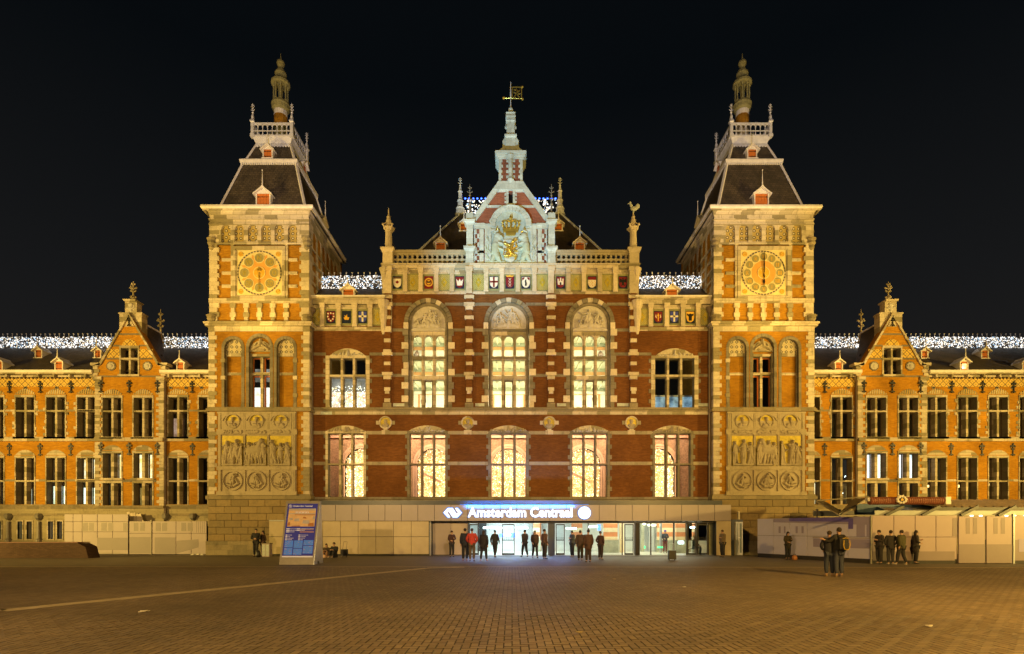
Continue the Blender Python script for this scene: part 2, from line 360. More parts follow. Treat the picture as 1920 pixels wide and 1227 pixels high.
M = {}
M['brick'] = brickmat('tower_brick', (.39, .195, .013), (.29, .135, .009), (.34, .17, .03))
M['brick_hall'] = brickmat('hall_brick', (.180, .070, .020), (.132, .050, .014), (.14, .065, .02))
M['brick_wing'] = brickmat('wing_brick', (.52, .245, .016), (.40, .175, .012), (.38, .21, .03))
CREAM, OLIVE, GRIME = (.55, .48, .37), (.25, .215, .135), (.13, .11, .07)
M['stone'] = stonemat('sandstone', CREAM, OLIVE, GRIME)
M['stone_one'] = stonemat('sandstone_block', CREAM, OLIVE, GRIME, per_object=True, amt=.28)
M['stone_dk'] = stonemat('dark_sandstone', (.30, .25, .16), (.20, .17, .11), (.10, .085, .055), amt=.5)
M['stone_gr'] = stonemat('grey_jamb_stone', (.24, .21, .16), (.16, .14, .10), (.08, .07, .05), amt=.5)
M['ashlar'] = stonemat('base_ashlar', (.27, .205, .11), (.20, .155, .085), (.14, .12, .08), per_object=True, amt=.4)
M['stone_wh'] = stonemat('pale_gable_stone', (.50, .55, .53), (.38, .42, .40), (.26, .26, .22), amt=.25)
M['relief'] = stonemat('carved_sandstone', (.40, .34, .24), (.33, .28, .19), (.16, .13, .09), bw=2, bh=2)
M['relief_pale'] = stonemat('pale_carving', (.52, .48, .42), (.46, .43, .37), (.24, .22, .19), bw=2, bh=2)
M['gold'] = plain('gilding', (.75, .52, .10), .32, 0.75)
M['goldbg'] = plain('gilded_mosaic', (.44, .34, .035), .45, 0.25, .3, 6)
M['slate'] = slatemat('slate', (.070, .056, .042))
M['white'] = plain('white_painted_zinc', (.70, .66, .62), .55, 0, .15)
M['whitem'] = plain('pale_metal', (.66, .66, .72), .45, .1)
M['green_cap'] = plain('mossy_stone', (.26, .24, .10), .85, 0, .3, 5)
M['shutter'] = plain('orange_shutter', (.52, .15, .025), .6, 0, .12, 6)
M['iron'] = plain('black_iron', (.018, .016, .014), .5, .4)
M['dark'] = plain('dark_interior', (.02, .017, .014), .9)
M['wood'] = plain('brown_window_wood', (.085, .050, .026), .6)
M['glass'] = glassmat('window_glass')
M['tile_a'] = dotmat('niche_tile_upright', (.40, .30, .10), (.035, .025, .012), (.60, .54, .42), 3.15, off=(0, 0))
M['tile_b'] = dotmat('niche_tile_diagonal', (.40, .30, .10), (.035, .025, .012), (.60, .54, .42), 3.15, rot=R(45))
M['tile_c'] = dotmat('blind_arch_tile', (.50, .42, .26), (.025, .018, .01), (.62, .56, .44), 3.0, metric='MANHATTAN', r0=.15, r1=.34)
M['zigzag'] = zigzagmat('yellow_zigzag_tile', (.62, .40, .06), (.10, .055, .015), .92)
M['mosaic'] = mosaicmat('green_gold_mosaic')
M['clock_red'] = plain('orange_clock_field', (.62, .32, .08), .5, 0, .08)
M['clock_cream'] = plain('cream_clock_ground', (.66, .56, .30), .5, 0, .08)
M['clock_disc'] = plain('olive_numeral_disc', (.27, .24, .12), .5, 0, .15)
M['navy'] = plain('navy_enamel', (.010, .018, .05), .4)
M['blue'] = plain('blue_enamel', (.05, .07, .42), .4)
M['red'] = plain('crimson_enamel', (.17, .015, .02), .4)
M['wht'] = plain('white_enamel', (.66, .62, .54), .4)
M['black'] = plain('black_enamel', (.012, .012, .012), .4)
M['yel'] = plain('golden_enamel', (.62, .36, .04), .4)

M['stone_wh2'] = stonemat('pale_jamb_stone', (.62, .54, .42), (.52, .45, .34), (.3, .26, .2), per_object=True, amt=.3)
M['stone_pier'] = stonemat('pier_stone', (.58, .50, .38), (.42, .36, .26), (.22, .19, .13), per_object=True, amt=.2)
M['stone_bal'] = stonemat('balustrade_stone', (.36, .31, .22), (.30, .26, .17), (.16, .14, .09))
M['brick_gable'] = brickmat('gable_brick', (.32, .105, .060), (.24, .075, .045), (.26, .13, .08))
M['sage_stone'] = stonemat('sage_carving', (.44, .50, .46), (.38, .44, .36), (.22, .25, .20), bw=3, bh=3)
M['rose_plaster'] = plain('patterned_rose_plaster', (.42, .24, .14), .7, 0, .35, 9)
M['rose'] = plain('rose_moulding', (.72, .44, .30), .5, 0, .12)
M['fairy_glow'] = litmat('fairy_light_glow', [(.25, (.55, .28, .09)), (.5, (.80, .48, .18)), (.64, (1.0, .72, .36)), (.8, (1, .85, .6))], .68, 4.5, .6)
M['room_party'] = litmat('party_room', [(.25, (.8, .35, .2)), (.42, (.95, .62, .42)), (.55, (1, .85, .68)), (.75, (1, .97, .9))], .8, 2.2)
M['room_blue'] = litmat('bluish_office', [(.3, (.06, .10, .14)), (.5, (.20, .32, .42)), (.65, (.30, .46, .58)), (.8, (.6, .75, .8))], .9, 1.8)
M['leaf'] = plain('dark_leaf', (.05, .08, .02), .6)
M['ceil'] = plain('gallery_ceiling', (.62, .60, .40), .7, 0, .05)
M['ceil_beam'] = plain('ceiling_beam', (.74, .72, .50), .7, 0, .05)
M['sage'] = plain('sage_strip', (.30, .32, .20), .7, 0, .1)
M['ochre'] = plain('ochre_strip', (.55, .27, .09), .7, 0, .1)
M['roomw'] = plain('cream_room_wall', (.74, .70, .56), .8, 0, .05)
M['iron_lt'] = plain('weathered_iron', (.20, .18, .15), .5, .3)
M['white_cool'] = plain('painted_zinc', (.55, .58, .62), .5, 0, .1)
M['pipe'] = plain('grey_brown_pipe', (.16, .12, .09), .5, .2)

M['blue_canopy'] = plain('blue_glazing', (.06, .10, .17), .3, 0, .2, 2)
M['door_blueglass'] = plain('blue_grey_glass', (.18, .23, .25), .15, 0, .1, 2)
M['lowwall'] = brickmat('low_wall_brick', (.10, .060, .042), (.075, .045, .033), (.05, .04, .03))
M['red_dk'] = plain('dark_red_coping', (.14, .05, .035), .6)
M['sidepanel'] = plain('satin_steel_side', (.60, .64, .72), .34, .9, .12, 3)

M['stone_mid'] = stonemat('band_stone', (.34, .29, .20), (.26, .22, .145), (.14, .12, .08))
# ------------------------------------------------------------------ lettering, converted once while the scene is still small
TX = {}
def text_geo(s, bold=0.0):
    if (s, bold) in TX: return TX[(s, bold)]
    c = bpy.data.curves.new("lettering", 'FONT'); c.body = s; c.size = 1.0; c.offset = bold; c.resolution_u = 3; c.fill_mode = 'FRONT' if hasattr(c, 'fill_mode') else 'FULL'
    o = bpy.data.objects.new("lettering", c); COL.objects.link(o); bpy.context.view_layer.update()
    me = o.evaluated_get(bpy.context.evaluated_depsgraph_get()).to_mesh()
    g = ([tuple(v.co) for v in me.vertices], [tuple(p.vertices) for p in me.polygons])
    bpy.data.objects.remove(o); bpy.data.curves.remove(c); TX[(s, bold)] = g; return g
def put_text(mb, s, x0, z0, y, height=None, width=None, thick=0.01, bold=0.0, center=False, shear=0.0):
    """flat letters with real thickness, standing in the plane y, facing the square"""
    vs, fs = text_geo(s, bold)
    xs = [v[0] for v in vs]; ys = [v[1] for v in vs]; w = max(xs) - min(xs); h = .72
    sz = height / h; sx = (width / w) if width else sz
    bx = x0 - (w * sx / 2 if center else 0)
    a = [mb.V(bx + (v[0] - min(xs)) * sx, y, z0 + v[1] * sz) for v in vs]; b = [mb.V(bx + (v[0] - min(xs)) * sx, y + thick, z0 + v[1] * sz) for v in vs]
    ed = {}
    for f in fs:
        mb.Fc(*[a[k] for k in f]); mb.Fc(*[b[k] for k in reversed(f)])
        for i in range(len(f)):
            p, q = f[i], f[(i + 1) % len(f)]; ed[(min(p, q), max(p, q))] = ed.get((min(p, q), max(p, q)), 0) + 1
    for (p, q), n in ed.items():
        if n == 1: mb.Fc(a[p], a[q], b[q], b[p])
    return mb
for s_, b_ in [("Amsterdam Centraal", .022)]: text_geo(s_, b_)

# ------------------------------------------------------------------ people are skinned in one go while the scene is small
PEOPLE = {}
def skin_batch(jobs, sub=1):
    """jobs: key -> (verts, edges, radii); returns key -> (verts, faces)"""
    obs = {}
    for k, (v, e_, r) in jobs.items():
        me = bpy.data.meshes.new("figure"); me.from_pydata(v, e_, []); o = bpy.data.objects.new("figure", me); COL.objects.link(o)
        o.modifiers.new("s", 'SKIN'); sk = me.skin_vertices[0].data
        for i, q in enumerate(r): sk[i].radius = q if isinstance(q, tuple) else (q, q); sk[i].use_root = (i == 0)
        m2 = o.modifiers.new("u", 'SUBSURF'); m2.levels = sub; m2.render_levels = sub; obs[k] = o
    bpy.context.view_layer.update(); dg = bpy.context.evaluated_depsgraph_get(); out = {}
    for k, o in obs.items():
        me = o.evaluated_get(dg).to_mesh(); out[k] = ([tuple(v.co) for v in me.vertices], [tuple(p.vertices) for p in me.polygons])
    for o in obs.values():
        me = o.data; bpy.data.objects.remove(o); bpy.data.meshes.remove(me)
    return out

def joints(pose, rnd):
    """skeleton of a 1 m high person facing -y; returns dict of joints"""
    J = dict(pel=(0, 0, .52), waist=(0, 0, .60), chest=(0, 0, .74), neck=(0, 0, .845), head=(0, -.008, .905), crown=(0, .004, .958))
    for s, n in ((1, 'l'), (-1, 'r')):
        J['sh' + n] = (s * .105, 0, .805); J['el' + n] = (s * .135, .015, .64); J['wr' + n] = (s * .125, -.03, .505)
        J['hip' + n] = (s * .05, 0, .50); J['kn' + n] = (s * .055, -.012, .28); J['an' + n] = (s * .055, .012, .045); J['to' + n] = (s * .065, -.085, .018)
    if pose == 'walk':
        J['knl'] = (.055, -.06, .285); J['anl'] = (.055, -.09, .05); J['tol'] = (.06, -.18, .025); J['knr'] = (-.055, .02, .28); J['anr'] = (-.055, .11, .06); J['tor'] = (-.06, .04, .015)
        J['ell'] = (.14, .06, .65); J['wrl'] = (.13, .04, .52); J['elr'] = (-.14, -.03, .65); J['wrr'] = (-.12, -.10, .55)
    elif pose == 'wide':
        for s, n in ((1, 'l'), (-1, 'r')): J['kn' + n] = (s * .08, -.01, .28); J['an' + n] = (s * .10, .01, .045); J['to' + n] = (s * .12, -.08, .018)
    elif pose == 'pocket':
        for s, n in ((1, 'l'), (-1, 'r')): J['el' + n] = (s * .165, .035, .65); J['wr' + n] = (s * .105, -.045, .555)
    elif pose == 'phone':
        J['ell'] = (.135, -.02, .66); J['wrl'] = (.05, -.12, .70); J['elr'] = (-.135, .0, .65); J['wrr'] = (-.06, -.10, .62)
        J['head'] = (0, -.025, .90); J['crown'] = (0, -.02, .955)
    elif pose == 'lean':
        J['ell'] = (.15, -.02, .64); J['wrl'] = (.03, -.09, .62); J['elr'] = (-.15, -.02, .64); J['wrr'] = (-.03, -.10, .64)
        J['knl'] = (.05, -.08, .30); J['anl'] = (.06, -.02, .05); J['tol'] = (.07, -.11, .02)
    elif pose == 'hug':
        J['ell'] = (.17, -.06, .70); J['wrl'] = (.24, -.10, .74); J['elr'] = (-.15, .0, .645); J['wrr'] = (-.12, -.03, .51)
    elif pose == 'sit':    # on the ground, knees drawn up
        d = .455
        for k in ('pel', 'waist', 'chest', 'neck', 'head', 'crown', 'shl', 'shr', 'hipl', 'hipr'): J[k] = (J[k][0], J[k][1] + (-.03 if k in ('head', 'crown', 'neck') else .0), J[k][2] - d)
        for s, n in ((1, 'l'), (-1, 'r')):
            J['hip' + n] = (s * .05, -.01, .055); J['kn' + n] = (s * .07, -.20, .23); J['an' + n] = (s * .06, -.29, .045); J['to' + n] = (s * .065, -.37, .02)
            J['el' + n] = (s * .13, -.09, .24); J['wr' + n] = (s * .05, -.20, .27)
    elif pose == 'stool':   # on a seat 0.27 of the height up
        d = .235
        for k in ('pel', 'waist', 'chest', 'neck', 'head', 'crown', 'shl', 'shr'): J[k] = (J[k][0], J[k][1], J[k][2] - d)
        for s, n in ((1, 'l'), (-1, 'r')):
            J['hip' + n] = (s * .05, -.01, .285); J['kn' + n] = (s * .08, -.22, .29); J['an' + n] = (s * .08, -.20, .045); J['to' + n] = (s * .09, -.29, .02)
            J['el' + n] = (s * .13, -.06, .43); J['wr' + n] = (s * .06, -.19, .36)
    return J
def person_jobs(key, pose, coat_len, bulk, rnd):
    J = joints(pose, rnd); jobs = {}
    def chain(names, rad, extra=()):
        v = [J[n] if isinstance(n, str) else n for n in names]; return v, rad
    # body: pelvis root, spine, head with nose and ears, arms to five-fingered hands, legs
    V, E_, Rr = [], [], []
    def add(p, r, par=None):
        V.append(p); Rr.append(r)
        if par is not None: E_.append((par, len(V) - 1))
        return len(V) - 1
    pel = add(J['pel'], (.07, .05)); wa = add(J['waist'], (.062, .045), pel); ch = add(J['chest'], (.08, .05), wa); ne = add(J['neck'], (.028, .028), ch)
    hd = add(J['head'], (.040, .046), ne); cr = add(J['crown'], (.040, .044), hd)
    for n, s in (('l', 1), ('r', -1)):
        sh = add(J['sh' + n], (.034, .034), ch); el = add(J['el' + n], (.024, .024), sh); wr = add(J['wr' + n], (.016, .016), el)
        w = Vector(J['wr' + n]); dr = (w - Vector(J['el' + n])).normalized(); sd = dr.cross(Vector((0, 1, 0))).normalized(); pa = w + dr * .035
        p = add(tuple(pa), (.020, .012), wr)
        for q, ln in ((-.014, .030), (-.005, .036), (.005, .034), (.014, .027)):
            a = pa + dr * .012 + sd * q; f1 = add(tuple(a), .0052, p); add(tuple(a + dr * ln + Vector((0, -.008, 0))), .0040, f1)
        t1 = add(tuple(w + dr * .016 + sd * .016 * s + Vector((0, -.008, 0))), .0065, p); add(tuple(w + dr * .036 + sd * .024 * s + Vector((0, -.012, 0))), .005, t1)
        hp = add(J['hip' + n], (.046, .046), pel); kn = add(J['kn' + n], (.033, .033), hp); an = add(J['an' + n], (.019, .019), kn); add(J['to' + n], (.018, .013), an)
    jobs[(key, 'body')] = (V, E_, Rr)
    # coat
    V, E_, Rr = [], [], []; b = bulk
    wz = Vector(J['waist']); pz = Vector(J['pel'])
    c0 = add(J['chest'], (.112 * b, .080 * b)); nk = add(tuple(Vector(J['neck']) - Vector((0, 0, .012))), (.048, .045), c0); w1 = add(J['waist'], (.108 * b, .082 * b), c0); p1 = add(J['pel'], (.116 * b, .088 * b), w1)
    if pose not in ('sit', 'stool'):
        hem = add((0, 0, coat_len), (.130 * b, .100 * b), p1)
    for n in 'lr':
        s1 = add(J['sh' + n], (.048 * b, .046 * b), c0); e1 = add(J['el' + n], (.037 * b, .037 * b), s1); add(tuple(Vector(J['wr' + n]).lerp(Vector(J['el' + n]), .06)), (.027, .027), e1)
    jobs[(key, 'coat')] = (V, E_, Rr)
    V, E_, Rr = [], [], []
    t0 = add(J['pel'], (.088, .064))
    for n in 'lr':
        h1 = add(J['hip' + n], (.066, .066), t0); k1 = add(J['kn' + n], (.050, .050), h1); add(tuple(Vector(J['an' + n]).lerp(Vector(J['kn' + n]), .06)), (.038, .038), k1)
    jobs[(key, 'trousers')] = (V, E_, Rr)
    for n in 'lr':
        a = Vector(J['an' + n]); t = Vector(J['to' + n]); V, E_, Rr = [], [], []
        q = add((a.x, a.y + .008, max(.026, a.z - .018)), (.024, .026)); m = add(tuple(a.lerp(t, .5) + Vector((0, 0, -.004))), (.025, .022), q); add(tuple(t), (.022, .017), m)
        jobs[(key, 'shoe' + n)] = (V, E_, Rr)
    return J, jobs
CAST = [  # key, pixel column of the feet, distance from the camera, heading (0 = facing the photographer), height, pose, coat hem, bulk, coat, trousers, hair, shoes, hair style, label, group
 ('a', 1555, 19.75, 160, 1.70, 'pocket', .47, 1.05, (.016, .016, .020), (.030, .036, .055), (.05, .03, .015), (.35, .22, .06), 'short', "person in a dark jacket and jeans beside the backpacker, seen from behind on the square", None),
 ('b', 1573, 19.55, 188, 1.82, 'hug', .47, 1.1, (.020, .018, .014), (.040, .046, .070), (.03, .02, .012), (.20, .13, .06), 'short', "tall person seen from behind wearing a black backpack with yellow straps", None),
 ('c', 1477, 30.5, 10, 1.62, 'phone', .36, 1.0, (.040, .030, .014), (.012, .012, .014), (.02, .014, .010), (.02, .02, .02), 'long', "woman in a dark brown coat with long hair standing against the lilac hoarding", None),
 ('d', 1355, 32.9, -70, 1.72, 'phone', .44, 1.05, (.16, .12, .07), (.03, .028, .026), (.07, .045, .025), (.03, .03, .03), 'short', "person in a beige jacket standing at the right end of the station entrance", None),
 ('e', 1649, 26.6, -80, 1.72, 'phone', .42, 1.0, (.030, .024, .020), (.026, .022, .020), (.03, .02, .012), (.05, .04, .03), 'short', "person in black facing right, leftmost of the four by the peach hoarding", None),
 ('f', 1670, 26.3, 170, 1.70, 'pocket', .46, 1.05, (.030, .027, .024), (.035, .032, .030), (.025, .017, .012), (.45, .40, .33), 'short', "person in a dark grey jacket just left of the one in the olive parka", None),
 ('g', 1690, 26.0, 200, 1.72, 'walk', .44, 1.15, (.060, .055, .018), (.022, .020, .018), (.03, .02, .012), (.50, .44, .36), 'short', "person in a bulky olive parka and white shoes by the peach hoarding", None),
 ('h', 1717, 26.8, 70, 1.70, 'phone', .30, 1.0, (.022, .017, .014), (.016, .014, .012), (.02, .014, .01), (.02, .02, .02), 'long', "person in long dark flared coat, rightmost of the four by the hoarding", None),
 ('i', 480, 33.6, 10, 1.78, 'lean', .45, 1.0, (.014, .013, .014), (.016, .016, .018), (.02, .014, .01), (.03, .03, .03), 'short', "person in black leaning on the stone base of the left clock tower", None),
 ('j', 493, 33.9, -40, 1.66, 'pocket', .44, 1.0, (.05, .028, .018), (.016, .016, .018), (.02, .014, .01), (.03, .03, .03), 'long', "person in a brown jacket between the leaning person and the white cabinet", None),
 ('k', 612, 32.9, 5, 1.60, 'sit', .4, .95, (.05, .035, .022), (.30, .17, .10), (.03, .02, .01), (.05, .04, .03), 'long', "person in light trousers sitting on the ground beside the information board", None),
 ('l', 627, 32.9, -8, 1.75, 'sit', .4, 1.05, (.016, .015, .016), (.02, .02, .024), (.025, .015, .01), (.5, .48, .45), 'short', "person in black sitting on the ground against the entrance panels near the trolley", None),
 ('m', 847, 33.3, 25, 1.66, 'phone', .45, 1.0, (.05, .022, .022), (.02, .02, .022), (.04, .022, .015), (.03, .03, .03), 'short', "person in a maroon jacket before the recessed panel left of the doors", None),
 ('n', 872, 29.3, 185, 1.80, 'stand', .45, 1.05, (.014, .018, .034), (.014, .015, .020), (.02, .014, .01), (.25, .12, .08), 'short', "person in a navy jacket standing next to the red jacket", None),
 ('o', 885, 29.1, 175, 1.80, 'pocket', .47, 1.05, (.42, .045, .035), (.10, .07, .045), (.04, .025, .02), (.06, .045, .03), 'short', "person in a bright red jacket and tan trousers before the doors", None),
 ('p', 907, 29.2, 165, 1.68, 'wide', .36, 1.12, (.018, .018, .022), (.016, .016, .020), (.03, .022, .015), (.42, .22, .16), 'long', "person in a wide black coat looking into the bright doorway", None),
 ('q', 928, 32.9, 150, 1.70, 'walk', .44, 1.05, (.02, .022, .032), (.03, .03, .04), (.02, .014, .01), (.03, .03, .03), 'short', "person in a dark blue jacket walking in left of the blue-lit door leaf", None),
 ('r', 984, 33.4, 215, 1.72, 'walk', .44, 1.05, (.04, .036, .04), (.02, .02, .025), (.02, .014, .01), (.03, .03, .03), 'short', "person in a grey jacket walking in right of the blue-lit door leaf", None),
 ('s', 1003, 32.3, 15, 1.68, 'walk', .38, 1.0, (.06, .035, .03), (.02, .018, .02), (.05, .03, .02), (.03, .03, .03), 'long', "person in a reddish brown coat walking out at the middle of the entrance", None),
 ('t', 1021, 31.0, 120, 1.76, 'stand', .46, 1.08, (.11, .06, .045), (.03, .025, .025), (.03, .02, .015), (.03, .03, .03), 'short', "person in a light brown jacket left of the dark central door pillar", None),
 ('u', 1073, 33.2, 300, 1.66, 'phone', .45, 1.05, (.06, .07, .09), (.02, .02, .024), (.02, .014, .01), (.3, .28, .25), 'short', "person in black waiting under the round sign, behind the brown coats", None),
 ('v', 1088, 29.5, 170, 1.70, 'walk', .40, 1.05, (.055, .032, .022), (.03, .022, .018), (.03, .02, .012), (.05, .04, .03), 'short', "person in a brown jacket walking under the round sign towards the doors", None),
 ('w', 1103, 27.9, 190, 1.74, 'stand', .34, 1.1, (.07, .035, .02), (.04, .022, .015), (.025, .016, .01), (.04, .03, .025), 'short', "person in a long rust brown coat, nearest of the crowd before the doors", None),
 ('x', 1126, 30.4, 130, 1.64, 'pocket', .44, 1.0, (.06, .03, .022), (.03, .02, .016), (.04, .026, .018), (.04, .03, .025), 'short', "person in a red-brown jacket standing before the orange banded wall", None),
 ('y', 1247, 38.6, 0, 1.66, 'phone', .45, 1.0, (.035, .04, .055), (.13, .03, .04), (.10, .06, .30), (.03, .03, .03), 'short', "person in purple hat and dark red trousers inside the hall behind the glass", None),
 ('z', 1302, 35.9, 60, 1.74, 'stool', .4, 1.05, (.030, .042, .028), (.10, .14, .20), (.28, .20, .09), (.03, .03, .03), 'short', "person in a dark green jacket and light jeans sitting behind the entrance glass", None),
]
rnd = random.Random(5); allj = {}; JO = {}
for c_ in CAST:
    J_, jb = person_jobs(c_[0], c_[5], c_[6], c_[7], rnd); JO[c_[0]] = J_; allj.update(jb)
SKIN = skin_batch(allj)

# ------------------------------------------------------------------ ground
PU = .125     # clinker module: 0.125 x 0.25 m laid in herringbone
def paver_material(name):
    m, nt, b = new_mat(name); g = nd(nt, "ShaderNodeNewGeometry"); s = nd(nt, "ShaderNodeSeparateXYZ"); nt.links.new(g.outputs["Position"], s.inputs[0])
    def mt(op, a, bb=None):
        n = nd(nt, "ShaderNodeMath", operation=op)
        for q, v in zip(n.inputs, (a, bb)):
            if v is None: continue
            if hasattr(v, "links"): nt.links.new(v, q)
            else: q.default_value = v
        return n.outputs[0]
    X_, Y_ = mt('DIVIDE', s.outputs[0], PU), mt('DIVIDE', s.outputs[1], PU); I, J = mt('FLOOR', X_), mt('FLOOR', Y_); fx, fy = mt('SUBTRACT', X_, I), mt('SUBTRACT', Y_, J)
    t = mt('FLOORED_MODULO', mt('ADD', mt('SUBTRACT', I, J), .25), 4.0); is_ = [mt('COMPARE', t, k + .25) for k in range(4)]
    dr = mt('ADD', mt('SUBTRACT', 1.0, fx), is_[0]); dl = mt('ADD', fx, is_[1]); db = mt('ADD', fy, is_[2]); dt = mt('ADD', mt('SUBTRACT', 1.0, fy), is_[3])
    d = mt('MINIMUM', mt('MINIMUM', dl, dr), mt('MINIMUM', db, dt))
    cb = nd(nt, "ShaderNodeCombineXYZ"); nt.links.new(mt('SUBTRACT', I, is_[1]), cb.inputs[0]); nt.links.new(mt('SUBTRACT', J, is_[2]), cb.inputs[1])
    wn_ = nd(nt, "ShaderNodeTexWhiteNoise", noise_dimensions='2D'); nt.links.new(cb.outputs[0], wn_.inputs[0])
    col = ramp(nt, wn_.outputs["Value"], [(0, (.178, .136, .092)), (.5, (.212, .165, .113)), (1, (.255, .20, .138))])
    col = mixc(nt, ramp(nt, d, [(.055, W1), (.095, W0)]), col, (.055, .041, .027))
    n1 = noise(nt, .35, 6, .65); n2 = noise(nt, 3.5, 6, .7); n3 = noise(nt, 60, 3, .6); n4 = noise(nt, .12, 3, .5)
    k = mixc(nt, 1.0, col, ramp(nt, n1, [(.3, (.74, .74, .74)), (.7, (1.22, 1.2, 1.15))]), 'MULTIPLY')
    k = mixc(nt, 1.0, k, ramp(nt, n2, [(.3, (.82, .82, .82)), (.68, (1.12, 1.10, 1.08))]), 'MULTIPLY')
    k = mixc(nt, 1.0, k, ramp(nt, n3, [(.3, (.85, .85, .85)), (.7, (1.15, 1.15, 1.15))]), 'MULTIPLY')
    k = mixc(nt, 1.0, k, ramp(nt, n4, [(.35, (.74, .74, .74)), (.65, (1.2, 1.2, 1.2))]), 'MULTIPLY')
    n5 = noise(nt, .9, 8, .75); k = mixc(nt, ramp(nt, n5, [(.60, W0), (.72, (.5, .5, .5))]), k, (.06, .047, .034))
    nt.links.new(k, b.inputs["Base Color"])
    rr = ramp(nt, n2, [(.3, (.48, .48, .48)), (.7, (.75, .75, .75))]); nt.links.new(rr, b.inputs["Roughness"])
    hgt = mt('ADD', mt('MULTIPLY', n3, .3), mt('MINIMUM', mt('MULTIPLY', d, 8.0), 1.0)); bump(nt, b, hgt, .006, .8)
    return m
M['paver'] = paver_material('brown_clinker')
M['asphalt'] = plain('station_forecourt_paving', (.13, .108, .082), .6, 0, .2, 1.5)
M['joint'] = plain('paver_joint_sand', (.035, .026, .017), .95)
M['line'] = plain('worn_pale_line', (.46, .38, .25), .7, 0, .28, 2.5)

PY0, PY1 = -29.2, -25.0; PXW = 12.5
g = MB(); far = 260
for (x0, x1, y0, y1) in ((-far, far, -120, PY0), (-far, -PXW, PY0, PY1), (PXW, far, PY0, PY1), (-far, far, PY1, -11.3), (-far, far, -11.3, 240)):
    g.cur = 1 if y0 == -11.3 else 0
    g.quad((x0, y0, 0), (x1, y0, 0), (x1, y1, 0), (x0, y1, 0))
g.cur = 2; g.quad((-PXW, PY0, -.013), (PXW, PY0, -.013), (PXW, PY1, -.013), (-PXW, PY1, -.013))
g.cur = 0
for a, b_ in (((-PXW, PY0), (PXW, PY0)), ((PXW, PY0), (PXW, PY1)), ((PXW, PY1), (-PXW, PY1)), ((-PXW, PY1), (-PXW, PY0))):
    g.quad((*a, -.013), (*b_, -.013), (*b_, 0), (*a, 0))
ground = g.build('square_paving', [M['paver'], M['asphalt'], M['joint']], kind='structure')
# real clinkers where the photograph shows them one by one
near, rest = [], MB(); rp = random.Random(3)
for i in range(int(-PXW / PU) - 2, int(PXW / PU) + 2):
    for j in range(int(PY0 / PU) - 2, int(PY1 / PU) + 2):
        t = (i - j) % 4
        if t not in (0, 3): continue
        w, h_ = (2, 1) if t == 0 else (1, 2)
        x0, x1, y0, y1 = i * PU, (i + w) * PU, j * PU, (j + h_) * PU
        a, c, d, e_ = max(x0, -PXW), min(x1, PXW), max(y0, PY0), min(y1, PY1)
        if c - a < .02 or e_ - d < .02: continue
        near.append((a, c, d, e_, (c - a) > x1 - x0 - .001 and (e_ - d) > y1 - y0 - .001))
near.sort(key=lambda p: ((p[2] // .25) if p[4] and p[2] > -28.45 else 999, abs(p[0])))
_pm = {}
for k, (x0, x1, y0, y1, full) in enumerate(near):
    z = rp.uniform(-.0015, .0015); g_ = .0045; w, d, c = (x1 - x0) / 2 - g_, (y1 - y0) / 2 - g_, .004; x, y = (x0 + x1) / 2, (y0 + y1) / 2
    if k < 300:
        key = x1 - x0 > y1 - y0
        if key not in _pm:
            q_ = MB().block(-w, w, 0, .012, -d, d, c); me = bpy.data.meshes.new("paver"); me.from_pydata([(a, c_, -b_) for a, b_, c_ in q_.v], [], q_.f); me.materials.append(M['paver']); _pm[key] = me
        o = inst(_pm[key], "paver", ground, (x, y, z)); o.rotation_euler = (rp.uniform(-.006, .006), rp.uniform(-.01, .01), 0)
    else:
        o_ = [(x - w, y - d), (x + w, y - d), (x + w, y + d), (x - w, y + d)]; t1, t2 = rp.uniform(-.0012, .0012), rp.uniform(-.0012, .0012)
        b4 = [rest.V(p[0], p[1], -.012) for p in o_]; a4 = [rest.V(p[0], p[1], z - c) for p in o_]
        i4 = [rest.V(p[0] + (c if p[0] < x else -c), p[1] + (c if p[1] < y else -c), z + (t1 if p[0] < x else -t1) + (t2 if p[1] < y else -t2)) for p in o_]
        rest.Fc(*i4)
        for q in range(4):
            r_ = (q + 1) % 4; rest.Fc(a4[q], a4[r_], i4[r_], i4[q]); rest.Fc(b4[q], b4[r_], a4[r_], a4[q])
rest.build('pavers', M['paver'], ground, kind='stuff')
# pale lines laid in the paving
def ground_strip(name, pts, w, z, mat):
    mb = MB()
    for (a, b_) in zip(pts, pts[1:]):
        a, b_ = Vector(a), Vector(b_); d = (b_ - a).normalized(); n = Vector((-d.y, d.x)) * w / 2
        mb.quad((*(a - n), z), (*(b_ - n), z), (*(b_ + n), z), (*(a + n), z))
    o = mb.build(name, mat); o["kind"] = 'structure'; return o
ground_strip('pale_paving_line', [(-30, -31.7), (-10.9, -24.5), (-3.75, -12.0), (-2.2, -11.4)], .46, .004, M['line'])
ground_strip('kerb_line', [(-90, -11.25), (-3, -11.25), (20, -11.7), (90, -12.3)], .20, .008, M['line'])
ground_strip('gutter_line', [(-90, -2.1), (-9, -2.1), (13, -2.1)], .16, .004, M['joint'])
